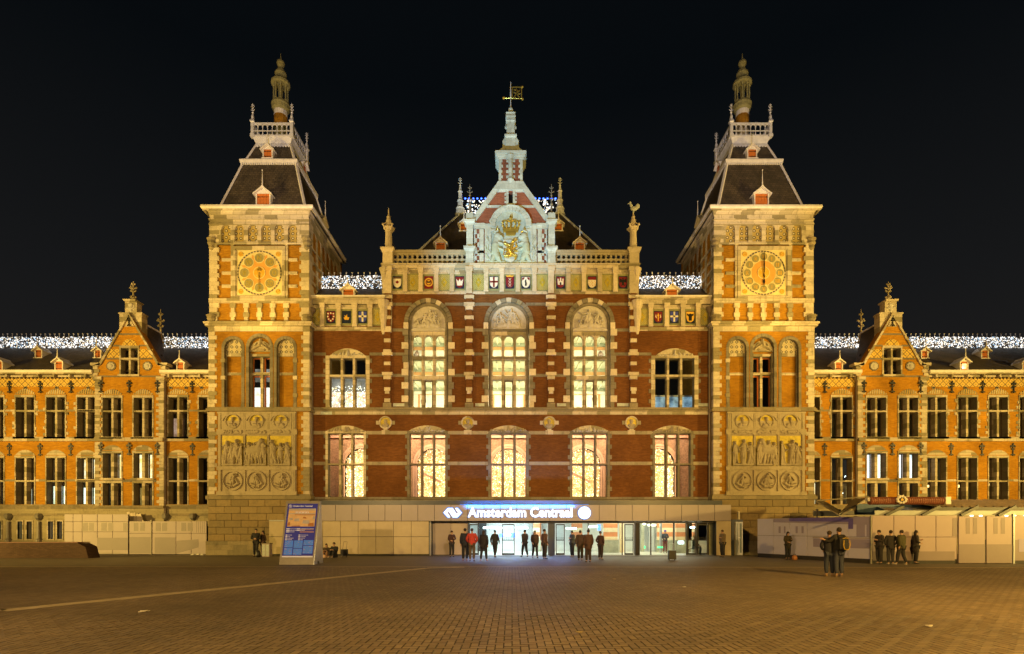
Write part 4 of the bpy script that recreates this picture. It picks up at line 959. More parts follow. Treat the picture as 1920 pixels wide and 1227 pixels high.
        for k in range(3): b.plate(circ(-.10 + .10 * k, zc + .16 + .12 * (k == 1), .07, 10), -.06, -.04)
        b.build('pointer', M['gold'], ck)
    for sx in (-1, 1):
        for sz in (-1, 1):
            b = B(); ring(b, sx * 35 * u, zc + sz * 35 * u, .10, .16, .02, .05, 16); b.plate(circ(sx * 35 * u, zc + sz * 35 * u, .07, 10), .02, .05); b.build('spandrel_rosette', M['yel'], ck)
    # --- carved panel with medallions and scenes
    b = B(); b.box(lx(410), lx(556), -.06, .02, z(929), z(773))
    b.box(lx(408), lx(558), -.16, -.04, z(816), z(806)); b.box(lx(408), lx(558), -.15, -.04, z(882), z(875)); b.box(lx(408), lx(558), -.20, -.04, z(929.5), z(922)); b.box(lx(409), lx(557), -.15, -.04, z(776), z(773))
    for xx in (412, 414.5, 460, 504.5, 550, 553): b.box(lx(xx) - .045, lx(xx) + .045, -.14, -.05, z(922), z(775))
    fr = b.build('carved_panel', M['relief'], rt)
    for k, xc in enumerate((437.5, 482, 527)):
        cx_ = lx(xc)
        b = B(); b.plate(rect(cx_ - .74, cx_ + .74, z(806), z(776)), -.12, -.05, [segm(cx_ - .67, cx_ + .67, z(805.5), 1.0, 16)]); b.build('panel_arch', M['relief'], fr)
        s_ = .50
        b = B(); ring(b, cx_, z(791), s_ * .86, s_, -.17, -.05, 24); b.build('medallion_ring', M['relief'], fr)
        b = B(); b.plate(circ(cx_, z(791), s_ * .87, 24), -.075, -.05); b.build('gilded_ground', M['goldbg'], fr)
        b = B(); r2 = random.Random(seed * 7 + k); caps = [(.5, .64, .13, .5, .70, .12, .12), (.5, .45, .08, .5, .55, .08, .1), (.30, .22, .16, .70, .22, .16, .11), (.2, .05, .14, .8, .05, .14, .1), (.45, .80, .07, .6, .78, .07, .13), (.5, .3, .07, .5 + r2.uniform(-.15, .15), .16, .08, .14)]
        relief(b, cx_ - s_ * .8, cx_ + s_ * .8, z(791) - s_ * .8, z(791) + s_ * .8, -.074, caps, 26); b.build('bust', M['relief'], fr)
        b = B(); rect0 = [(r2.random(), r2.uniform(.3, .7), .3, r2.random(), r2.uniform(.3, .7), .2, .05) for _ in range(26)]; rect0 = [(a_, b1, r0, a_ + .03, b2, r1, h0) for (a_, b1, r0, _, b2, r1, h0) in rect0]
        relief(b, cx_ - .66, cx_ + .66, z(815), z(807), -.159, rect0, 44); b.build('carved_inscription', M['relief'], fr)
        b = B(); b.box(cx_ - .70, cx_ + .70, -.075, -.05, z(874), z(818)); b.build('gilded_ground', M['goldbg'], fr)
        caps = []; nfig = r2.choice((3, 4))
        for q in range(nfig): caps += fig(r2, .14 + .72 * q / (nfig - 1), .03, r2.uniform(.72, .86), .16, r2.uniform(-.15, .15))
        if k == 1: caps += [(.2, .5, .16, .6, .55, .18, .17), (.6, .6, .12, .75, .85, .08, .17), (.25, .4, .06, .2, .05, .045, .14), (.6, .42, .06, .68, .05, .045, .14)]
        caps += [(.02, .03, .05, .98, .03, .05, .12), (.0, .3, .1, .1, .1, .1, .1), (.95, .35, .1, .98, .1, .1, .1)]
        b = B(); relief(b, cx_ - .69, cx_ + .69, z(874), z(819), -.073, caps, 46); b.build('carved_scene', M['relief'], fr)
        s_ = .66; b = B(); ring(b, cx_, z(902), s_ * .9, s_, -.15, -.05, 28); b.build('medallion_ring', M['relief'], fr)
        caps = fig(r2, .5, .08, .85, .14, r2.uniform(-.2, .2)) + [(.15, .3, .08, .4, .2, .09, .09), (.6, .2, .09, .85, .35, .08, .09), (.7, .6, .05, .8, .4, .06, .09)]
        if k == 1: caps += fig(r2, .66, .08, .7, .13, -.2)
        b = B(); relief(b, cx_ - s_ * .8, cx_ + s_ * .8, z(902) - s_ * .85, z(902) + s_ * .85, -.063, caps, 40); b.build('carved_figure', M['relief'], fr)
    for sg, px0 in ((-1, 405), (1, 558)):
        pass
    # --- rusticated base
    b = B(); b.box(-HW, HW, .10, .9, .0, z(937)); b.box(-HW, -HW + .2, .9, DEP, 0, z(937)); b.box(HW - .2, HW, .9, DEP, 0, z(937)); b.build('base_core', M['stone_dk'], rt)
    nr = 6; z0_, z1_ = z(1015), z(937); hh = (z1_ - z0_) / nr
    for r_ in range(nr):
        x_ = -HW - .05; off = .55 if r_ % 2 else 1.1; first = True
        while x_ < HW + .04:
            w = off if first else rr.uniform(.98, 1.2); first = False; xe = min(x_ + w, HW + .05)
            if HW + .05 - xe < .35: xe = HW + .05
            blk('ashlar_block', x_ + .006, xe - .006, -.05 + rr.uniform(-.008, .008), .14, z0_ + r_ * hh + .006, z0_ + (r_ + 1) * hh - .006, M['ashlar'], .022); x_ = xe
    b = B(); b.box(-HW - .14, HW + .14, -.16, .2, 0, z(1015)); b.box(HW, HW + .14, .2, DEP, 0, z(1015)); b.box(-HW - .14, -HW, .2, DEP, 0, z(1015)); b.build('plinth', M['stone_dk'], rt)
    return rt

M['room_white'] = litmat('bright_white_room', [(.30, (.75, .55, .30)), (.45, (1, .93, .80)), (1, (1, .97, .9))], 1.5, 2.5)
M['room_dim'] = litmat('dim_room_ceiling', [(.3, (.10, .09, .07)), (.5, (.25, .23, .19)), (.8, (.5, .48, .44))], .9, 1.2)
TOWER_W = build_tower(1, (486 - 960) / 28.0, "left brick and sandstone clock tower whose dial has eight discs and a golden pointer", False, 11)
TOWER_E = build_tower(-1, (1432 - 960) / 28.0, "right brick and sandstone clock tower whose dial has twelve discs and black hands", True, 23)
# ------------------------------------------------------------------ fairy-light curtains
M['bulb_a'] = emit('white_led', (1.0, .98, .95), 1.9, False); M['bulb_b'] = emit('cool_led', (.50, .74, 1.0), 1.1, False); M['bulb_c'] = emit('warm_led', (1.0, .86, .62), 1.2, False)
M['bulb_blue'] = emit('blue_led', (.03, .10, 1.0), 9.0, False); M['bulb_gold'] = emit('golden_led', (1.0, .74, .34), 3.2, False); M['bulb_goldw'] = emit('warm_white_led', (1.0, .92, .72), 4.0, False)
def octa(mb, x, y, z, r):
    a = [mb.V(x - r, y, z), mb.V(x, y - r, z), mb.V(x + r, y, z), mb.V(x, y + r, z)]; t, b = mb.V(x, y, z + r), mb.V(x, y, z - r)
    for k in range(4): mb.Fc(a[k], a[(k + 1) % 4], t); mb.Fc(a[(k + 1) % 4], a[k], b)
def light_curtain(name, label, x0, x1, z0, z1, y, dens, seed, parent=None, mats=None, r=(.022, .046), inside=None, cat='string lights', group=None, slope=0.0):
    rr = random.Random(seed); b = MB(); n = int((x1 - x0) * (z1 - z0) * dens)
    for k in range(n):
        x, z = rr.uniform(x0, x1), rr.uniform(z0, z1)
        if inside and not inside(x, z): continue
        b.cur = rr.choice((0, 0, 1, 2)); octa(b, x, y + slope * (z - z0) + rr.uniform(-.04, .04), z, rr.uniform(*r) * (1.35 if rr.random() < .12 else 1))
    o = b.build(name, mats or [M['bulb_a'], M['bulb_b'], M['bulb_c']], parent, kind='stuff')
    if not parent: tag(o, label, cat, group)
    return o
def ridge_balls(parent, x0, x1, y, z, step, r=.06):
    n = int((x1 - x0) / step)
    if 'rball' not in _bc: b = MB(); b.tube((0, 0, -.3), (0, 0, 0), .018, .018, 5); b.ball((0, 0, .04), r, 6, 5); _bc['rball'] = b.mesh('ridge_knob', M['whitem'])
    for k in range(n + 1): inst(_bc['rball'], 'ridge_knob', parent, (x0 + (x1 - x0) * k / n, y, z))

# ------------------------------------------------------------------ coats of arms
def shield_pts(cx, z0, z1, w):
    h = z1 - z0; return [(cx - w / 2, z1), (cx - w / 2, z0 + .45 * h)] + [(cx - w / 2 * math.cos(R(a)), z0 + .45 * h - .45 * h * math.sin(R(a)) ** 1.0) for a in (25, 45, 65, 80)] + [(cx, z0)] + [(cx + w / 2 * math.cos(R(a)), z0 + .45 * h - .45 * h * math.sin(R(a))) for a in (80, 65, 45, 25)] + [(cx + w / 2, z0 + .45 * h), (cx + w / 2, z1)]
def arms(parent, cx, cz, y, kind):
    """painted shield tile 0.78 x 1.05 in an olive frame"""
    b = MB(); b.plate(rect(cx - .40, cx + .40, cz - .54, cz + .54), y - .0, y + .05, [rect(cx - .31, cx + .31, cz - .44, cz + .42)]); fr = b.build('arms_panel', M['olive_tile'], parent)
    fld = {'cross_red': 'navy', 'saltires': 'navy', 'bear': 'navy', 'castle': 'navy', 'checker': 'navy', 'eagle': 'navy', 'gull': 'navy', 'disc': 'red', 'crown': 'navy', 'dots': 'navy', 'ship': 'navy', 'cross_w': 'navy', 'cross_w2': 'navy', 'gold_fig': 'navy', 'bull': 'navy'}[kind]
    b = MB(); b.box(cx - .32, cx + .32, y + .02, y + .05, cz - .45, cz + .43); b.build('tile_ground', M[fld], fr)
    sh = {'cross_red': 'wht', 'saltires': 'red', 'bear': 'wht', 'castle': 'red', 'checker': 'wht', 'eagle': 'red', 'gull': 'wht', 'disc': 'yel', 'crown': 'red', 'dots': 'red', 'ship': 'navy', 'cross_w': 'blue', 'cross_w2': 'blue', 'gold_fig': 'red', 'bull': 'yel'}[kind]
    z0, z1, w = cz - .36, cz + .36, .54
    b = MB(); b.plate(shield_pts(cx, z0, z1, w) if kind != 'disc' else circ(cx, cz, .30, 16), y - .0, y + .03); b.build('shield', M[sh], fr)
    b = MB(); c = MB(); yy = y - .012; cm, c2 = 'wht', 'black'
    if kind == 'cross_red': b.box(cx - .055, cx + .055, yy, y + .01, z0 + .03, z1); b.box(cx - .27, cx + .27, yy, y + .01, cz - .02, cz + .09); cm = 'red'
    elif kind in ('cross_w', 'cross_w2'): b.box(cx - .06, cx + .06, yy, y + .01, z0 + .03, z1); b.box(cx - .27, cx + .27, yy, y + .01, cz - .02, cz + .10)
    elif kind == 'saltires':
        for q in (.19, -.01, -.21):
            for sg in (-1, 1): b.beam((cx - .08, yy, cz + q - sg * .08), (cx + .08, yy, cz + q + sg * .08), .02, .045, up=(0, 1, 0))
        c.plate([(cx - .22, z1 + .0), (cx + .22, z1 + .0), (cx + .26, z1 + .14), (cx + .13, z1 + .07), (cx, z1 + .15), (cx - .13, z1 + .07), (cx - .26, z1 + .14)], yy, y + .02); c2 = 'yel'
    elif kind == 'bear':
        b.plate([(cx - .06, cz - .24), (cx + .05, cz - .24), (cx + .06, cz - .05), (cx + .02, cz + .06), (cx + .03, cz + .18), (cx - .05, cz + .16), (cx - .08, cz + .04), (cx - .05, cz - .06)], yy, y + .01); cm = 'black'
        for sg in (-1, 1): c.plate([(cx + sg * .07, z1 - .03), (cx + sg * .25, z1 - .03), (cx + sg * .24, cz + .12), (cx + sg * .13, cz + .2)], yy, y + .01)
        c2 = 'red'
    elif kind == 'castle':
        b.plate([(cx - .19, cz - .17), (cx + .19, cz - .17), (cx + .21, cz + .24), (cx + .12, cz + .24), (cx + .12, cz + .08), (cx + .05, cz + .08), (cx + .05, cz + .3), (cx - .05, cz + .3), (cx - .05, cz + .08), (cx - .12, cz + .08), (cx - .12, cz + .24), (cx - .21, cz + .24)], yy, y + .01); c.plate(arched(cx - .05, cx + .05, cz - .17, cz - .05, 6), yy - .008, yy)
    elif kind == 'checker':
        b.box(cx - .27, cx + .27, yy, y + .01, cz + .16, z1); cm = 'red'
        for r_ in range(4):
            for q in range(3): b2 = cx - .2 + q * .18 + (.06 if r_ % 2 else 0) ; c.box(b2 - .03, b2 + .03, yy, y + .01, cz + .05 - r_ * .1, cz + .10 - r_ * .1)
        c2 = 'yel'
    elif kind == 'eagle':
        b.plate([(cx - .04, cz + .28), (cx + .05, cz + .24), (cx + .03, cz + .14), (cx + .22, cz + .26), (cx + .23, cz - .05), (cx + .10, cz + .02), (cx + .06, cz - .10), (cx + .12, cz - .25), (cx, cz - .2), (cx - .12, cz - .25), (cx - .06, cz - .10), (cx - .10, cz + .02), (cx - .23, cz - .05), (cx - .22, cz + .26), (cx - .03, cz + .14)], yy, y + .01); cm = 'black'
    elif kind == 'gull':
        b.plate([(cx - .25, cz + .2), (cx - .12, cz + .02), (cx, cz + .12), (cx + .12, cz + .02), (cx + .25, cz + .2), (cx + .05, cz - .08), (cx - .05, cz - .08)], yy, y + .01); cm = 'red'; c.box(cx - .26, cx + .26, yy, y + .01, cz + .24, z1); c2 = 'wood'
    elif kind == 'disc':
        ring(b, cx, cz, .16, .21, yy, y + .01, 14); cm = 'red'; c.plate([(cx - .12, cz - .04), (cx + .12, cz - .04), (cx + .14, cz + .10), (cx, cz + .04), (cx - .14, cz + .10)], yy, y + .01); c2 = 'black'
    elif kind == 'crown':
        b.plate([(cx - .18, cz - .22), (cx + .18, cz - .22), (cx + .24, cz + .24), (cx + .09, cz + .04), (cx, cz + .26), (cx - .09, cz + .04), (cx - .24, cz + .24)], yy, y + .01)
    elif kind == 'dots':
        for (a, q) in ((-.18, .22), (0, .26), (.18, .22), (-.2, .03), (.2, .03), (-.14, -.14), (.14, -.14), (0, -.25)): b.plate(circ(cx + a, cz + q, .055, 8), yy, y + .01)
        c.plate([(cx - .06, cz - .12), (cx + .06, cz - .12), (cx + .07, cz + .13), (cx - .07, cz + .13)], yy, y + .01)
    elif kind == 'ship':
        b.plate([(cx - .2, cz - .05), (cx - .12, cz - .2), (cx + .14, cz - .2), (cx + .2, cz - .02), (cx + .05, cz - .02), (cx + .04, cz + .2), (cx - .04, cz + .05), (cx - .15, cz + .14), (cx - .1, cz - .02)], yy, y + .01); cm = 'yel'
    elif kind == 'gold_fig':
        b.plate([(cx - .04, cz - .28), (cx + .04, cz - .28), (cx + .03, cz + .02), (cx + .08, cz + .1), (cx, cz + .26), (cx - .08, cz + .1), (cx - .03, cz + .02)], yy, y + .01); cm = 'yel'
        for sg in (-1, 1): c.plate([(cx + sg * .1, cz - .1), (cx + sg * .2, cz), (cx + sg * .16, cz + .2)], yy, y + .01)
        c2 = 'wht'
    elif kind == 'bull':
        b.plate([(cx - .09, cz - .26), (cx + .09, cz - .26), (cx + .11, cz + .05), (cx + .22, cz + .1), (cx + .22, cz + .24), (cx + .1, cz + .17), (cx, cz + .24), (cx - .1, cz + .17), (cx - .22, cz + .24), (cx - .22, cz + .1), (cx - .11, cz + .05)], yy, y + .01); cm = 'black'
    b.build('charge', M[cm], fr)
    if c.f: c.build('charge', M[c2], fr)
    return fr
M['olive_tile'] = plain('olive_tile', (.22, .22, .10), .5, 0, .2, 5)

# ------------------------------------------------------------------ the central hall between the towers
YH = .6
hx = lambda px: X(px, YH)
hz = lambda py: Z(py, YH)
HALL = thing('station_hall', "central brick station hall with arms gable and arched windows between the two clock towers", 'station', (0, YH, 0))
LOW = [(615, 682), (768, 835), (920, 987), (1073, 1139), (1228, 1295)]
UPS = [(618, 686), (1228, 1302)]
ARC = [(764, 842), (914, 994), (1067, 1146)]
PIER = [727, 880, 1033, 1187]
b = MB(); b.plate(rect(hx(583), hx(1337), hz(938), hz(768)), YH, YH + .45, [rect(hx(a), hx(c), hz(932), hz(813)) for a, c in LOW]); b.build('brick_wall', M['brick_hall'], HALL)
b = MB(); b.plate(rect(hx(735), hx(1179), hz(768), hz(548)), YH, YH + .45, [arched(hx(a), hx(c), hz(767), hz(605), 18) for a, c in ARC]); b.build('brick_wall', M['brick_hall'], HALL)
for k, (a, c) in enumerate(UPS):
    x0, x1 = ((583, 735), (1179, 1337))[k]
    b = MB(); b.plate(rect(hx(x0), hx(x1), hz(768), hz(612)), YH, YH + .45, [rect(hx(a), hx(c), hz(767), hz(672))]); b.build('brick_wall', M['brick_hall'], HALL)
    b = MB(); b.box(hx(x0), hx(x1), YH + .02, YH + .45, hz(612), hz(560)); b.build('frieze_wall', M['stone'], HALL)
b = MB(); b.box(hx(720), hx(1195), YH + .02, YH + .45, hz(548), hz(498)); b.build('frieze_wall', M['stone'], HALL)
b = MB(); b.plate([(hx(583), 0), (hx(866), 0), (hx(866), 2.96), (hx(1352), 2.96), (hx(1352), 0), (hx(1337) + .6, 0), (hx(1337) + .6, hz(938)), (hx(583), hz(938))] if False else [(hx(583), 0), (hx(866), 0), (hx(866), 2.96), (hx(1345), 2.96), (hx(1345), hz(938)), (hx(583), hz(938))], YH, YH + .45); b.build('base_wall', M['stone_dk'], HALL)
# rooms behind: floors and party walls
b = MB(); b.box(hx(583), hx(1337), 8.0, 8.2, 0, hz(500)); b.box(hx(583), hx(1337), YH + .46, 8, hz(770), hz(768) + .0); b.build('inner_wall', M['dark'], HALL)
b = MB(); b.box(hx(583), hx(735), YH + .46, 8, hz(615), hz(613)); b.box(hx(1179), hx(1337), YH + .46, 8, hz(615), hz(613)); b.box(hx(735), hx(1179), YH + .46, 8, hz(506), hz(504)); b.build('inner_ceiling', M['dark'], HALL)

def hbands(py0, py1, spans, proud=.025, mat='stone'):
    for a, c in spans:
        b = MB(); b.box(hx(a), hx(c), YH - proud, YH + .02, hz(py0), hz(py1)); b.build('stone_band', M[mat], HALL)
def gaps(x0, x1, ops):
    o, s = [], x0
    for a, c in ops: o.append((s, a)); s = c
    return o + [(s, x1)]
low = [(a - 5, c + 5) for a, c in LOW]
hbands(872.5, 866, gaps(584, 1336, low), mat='stone_mid'); hbands(815, 808.5, gaps(584, 1336, low), mat='stone_mid')
arc_ = [(a - 4, c + 4) for a, c in ARC]; ups = [(a - 7, c + 7) for a, c in UPS]
hbands(707, 701.5, gaps(584, 1336, [ups[0]] + arc_ + [ups[1]]), mat='stone_gr'); hbands(667, 661.5, gaps(584, 1336, [ups[0]] + arc_ + [ups[1]]), mat='stone_gr')
hbands(622, 616.5, gaps(736, 1179, arc_), mat='stone_gr'); hbands(573.5, 568, gaps(736, 1179, [(ARC[0][0] + 8, ARC[0][1] - 8), (ARC[1][0] + 8, ARC[1][1] - 8), (ARC[2][0] + 8, ARC[2][1] - 8)]), mat='stone_gr')
for pr, (p0, p1), m_ in ((.16, (769, 765), 'stone_dk'), (.09, (772, 769), 'stone_dk'), (.03, (778, 772), 'stone')):
    b = MB(); b.box(hx(584), hx(1336), YH - pr, YH + .03, hz(p0), hz(p1)); b.build('string_course' if pr > .05 else 'stone_band', M[m_], HALL)
for pr, (p0, p1) in ((.20, (937, 932.5)), (.10, (939.5, 937))):
    b = MB(); b.box(hx(584), hx(1336), YH - pr, YH + .03, hz(p0), hz(p1)); b.build('sill_course', M['stone_gr'], HALL)
rr = random.Random(77)
for (px, py) in ((612, 775), (748, 759.5), (902, 759.5), (1055, 759.5), (1168, 759.5), (1320, 759.5)):
    block('pale_stone', HALL, hx(px) - .40, hx(px) + .40, YH - .04 if py < 770 else YH - .045, YH + .05, hz(py + 3), hz(py - 3), M['wht_stone'] if 'wht_stone' in M else M['stone_wh'])

# windows of the lower storey
for k, (a, c) in enumerate(LOW):
    x0, x1 = hx(a), hx(c)
    w = cross_window(HALL, x0, x1, hz(932), hz(813), YH, [1 / 3, 2 / 3], [.515], deep=.34, mull=.13, frame=M['stone_gr'] if k not in (0,) else M['stone'], sash=M['stone_gr'], jamb=.16, fr_front=.04, sill=False, sash_w=.03, transom_h=.10)
    for q in range(12):
        zz = hz(932) + (hz(813) - hz(932)) * (q + .5) / 12
        for sg, xe in ((-1, x0), (1, x1)):
            if q % 2: block('jamb_stone', HALL, *sorted((xe + sg * .14, xe + sg * .30)), YH - .035, YH + .03, zz - .14, zz + .14, M['stone_gr'], .01)
    b = MB(); b.plate(segm(x0 - .24, x1 + .24, hz(812), .50, 14), YH - .05, YH + .04); ty = b.build('tympanum', M['stone'], HALL)
    caps = [(q / 13 + rr.uniform(-.02, .02), rr.uniform(.1, .3), .10, q / 13 + rr.uniform(-.06, .06), rr.uniform(.35, .95) * (1 - abs(q / 13 - .5) * 1.5), .07, .06) for q in range(1, 13)] + [(.5, .2, .22, .5, .7, .14, .09)]
    b = MB(); relief(b, x0 - .1, x1 + .1, hz(811), hz(811) + .44, YH - .049, caps, 56); b.build('tympanum_carving', M['relief_pale'] if k % 2 else M['relief'], ty)
    # the vestibule behind: wall with an arch, inside it a hanging curtain of golden lights
    cx = {0: X(677, 3.4), 1: X(813, 3.4), 2: X(953.5, 3.4), 3: X(1095, 3.4), 4: X(1235, 3.4)}[k]; ya = 3.4; za, zs = Z(935, ya) - .4, Z(872, ya); ri = 1.22
    b = MB(); b.plate(rect(cx - 2.9, cx + 2.9, za, hz(769) - .02), ya, ya + .15, [arched(cx - ri, cx + ri, za + .01, zs, 18)]); b.build('inner_arch_wall', M['rose_plaster'], HALL)
    b = MB()
    for (r0, r1, yo) in ((ri - .02, ri + .11, -.10), (ri + .14, ri + .30, -.06)): sector(b, cx, zs, r0, r1, 0, 180, ya + yo, ya + .05, 20); [b.box(*sorted((cx + sg * r0, cx + sg * r1)), ya + yo, ya + .05, za, zs) for sg in (-1, 1)]
    b.box(cx - 2.9, cx + 2.9, ya - .15, ya - .002, Z(822, ya), Z(818, ya)); b.build('inner_arch_moulding', M['rose'], HALL)
    ins = lambda x, z, cx=cx, zs=zs: (abs(x - cx) < ri and z < zs) or (x - cx) ** 2 + (z - zs) ** 2 < ri * ri
    light_curtain('golden_light_curtain', "curtain", cx - ri, cx + ri, za, zs + ri, ya + .35, 95, 40 + k, HALL, [M['bulb_gold'], M['bulb_goldw'], M['bulb_gold']], (.020, .036), ins)
    b = MB(); b.plate(arched(cx - ri, cx + ri, za, zs, 16), ya + .5, ya + .55); b.build('glowing_backdrop', M['fairy_glow'], HALL)  # backdrop emits: the glow of the fairy lights is put into its colour
    if k in (1, 3): b = MB(); b.beam((cx - 1.0, ya + .2, zs - .5), (cx + .5, ya + .2, zs - 1.25), .05, .16); b.build('diagonal_light_bar', M['rose'], HALL)  # pale bar added for a diagonal beam of light inside the window
    for sg in (-1, 1):   # brighter swags at the sides of the arch
        light_curtain('golden_light_curtain', "curtain", cx + sg * ri * .55 - .16, cx + sg * ri * .55 + .16, za, zs - .2, ya + .28, 160, 60 + k + sg, HALL, [M['bulb_goldw']] * 3, (.03, .05)) if k in (0, 4) else None
area("vestibule_light", (hx(957), YH + .75, hz(776)), (hx(957), 3.4, hz(860)), 1900, (1.0, .68, .42), hx(1300) - hx(612), .1)
# windows of the upper side bays
for k, (a, c) in enumerate(UPS):
    x0, x1 = hx(a), hx(c)
    w = cross_window(HALL, x0, x1, hz(767), hz(672), YH, [1 / 3, 2 / 3], [.655], deep=.34, mull=.15, frame=M['stone'], sash=M['stone_gr'], jamb=.26, fr_front=.04, sill=False, sash_w=.03)
    b = MB(); b.plate(segm(x0 - .05, x1 + .05, hz(670), .58, 14), YH - .05, YH + .04); ty = b.build('tympanum', M['stone'], HALL)
    caps = [(q / 11 + rr.uniform(-.02, .02), rr.uniform(.1, .3), .09, q / 11 + rr.uniform(-.06, .06), rr.uniform(.3, .9) * (1 - abs(q / 11 - .5) * 1.6), .06, .06) for q in range(1, 11)] + [(.5, .2, .16, .5, .7, .12, .09)]
    b = MB(); relief(b, x0 + .05, x1 - .05, hz(669), hz(669) + .5, YH - .049, caps, 50); b.build('tympanum_carving', M['relief_pale'], ty)
    for q in range(10):
        zz = hz(767) + (hz(672) - hz(767)) * (q + .5) / 10
        for sg, xe in ((-1, x0), (1, x1)):
            if q % 2: block('jamb_stone', HALL, *sorted((xe + sg * .22, xe + sg * .42)), YH - .035, YH + .03, zz - .14, zz + .14, M['stone_gr'], .01)
    if k == 0:
        b = MB(); b.box(x0 - 1, x1 + 1.2, 2.2, 2.3, hz(770), hz(720)); b.build('room_wall', M['room_party'], HALL)
        b = MB(); b.box(x0 - 1, x1 + 1.2, 2.1, 2.25, hz(724), hz(696)); b.build('room_wall', M['room_dim'], HALL)
        light_curtain('party_lights', "lights", x0 - .6, x1 + .9, hz(770), hz(714), 2.0, 60, 91, HALL, [M['bulb_a'], M['bulb_goldw'], M['bulb_gold']], (.025, .045))
        b = MB()
        for q in range(9): an = R(60 + q * 8); b.tube((x0 + .55, 1.7, hz(767)), (x0 + .55 + .9 * math.cos(an) * .6, 1.7, hz(767) + 1.2 * math.sin(an)), .02, .012, 4)
        b.build('palm_plant', M['leaf'], HALL)
    else:
        b = MB(); b.box(x0 - 1.4, x1 + .6, 2.2, 2.3, hz(770), hz(734)); b.build('room_wall', M['room_blue'], HALL)
        b = MB(); b.box(x0 - 1.4, x1 + .6, 2.1, 2.2, hz(734), hz(731)); b.build('room_rail', M['whitem'], HALL)
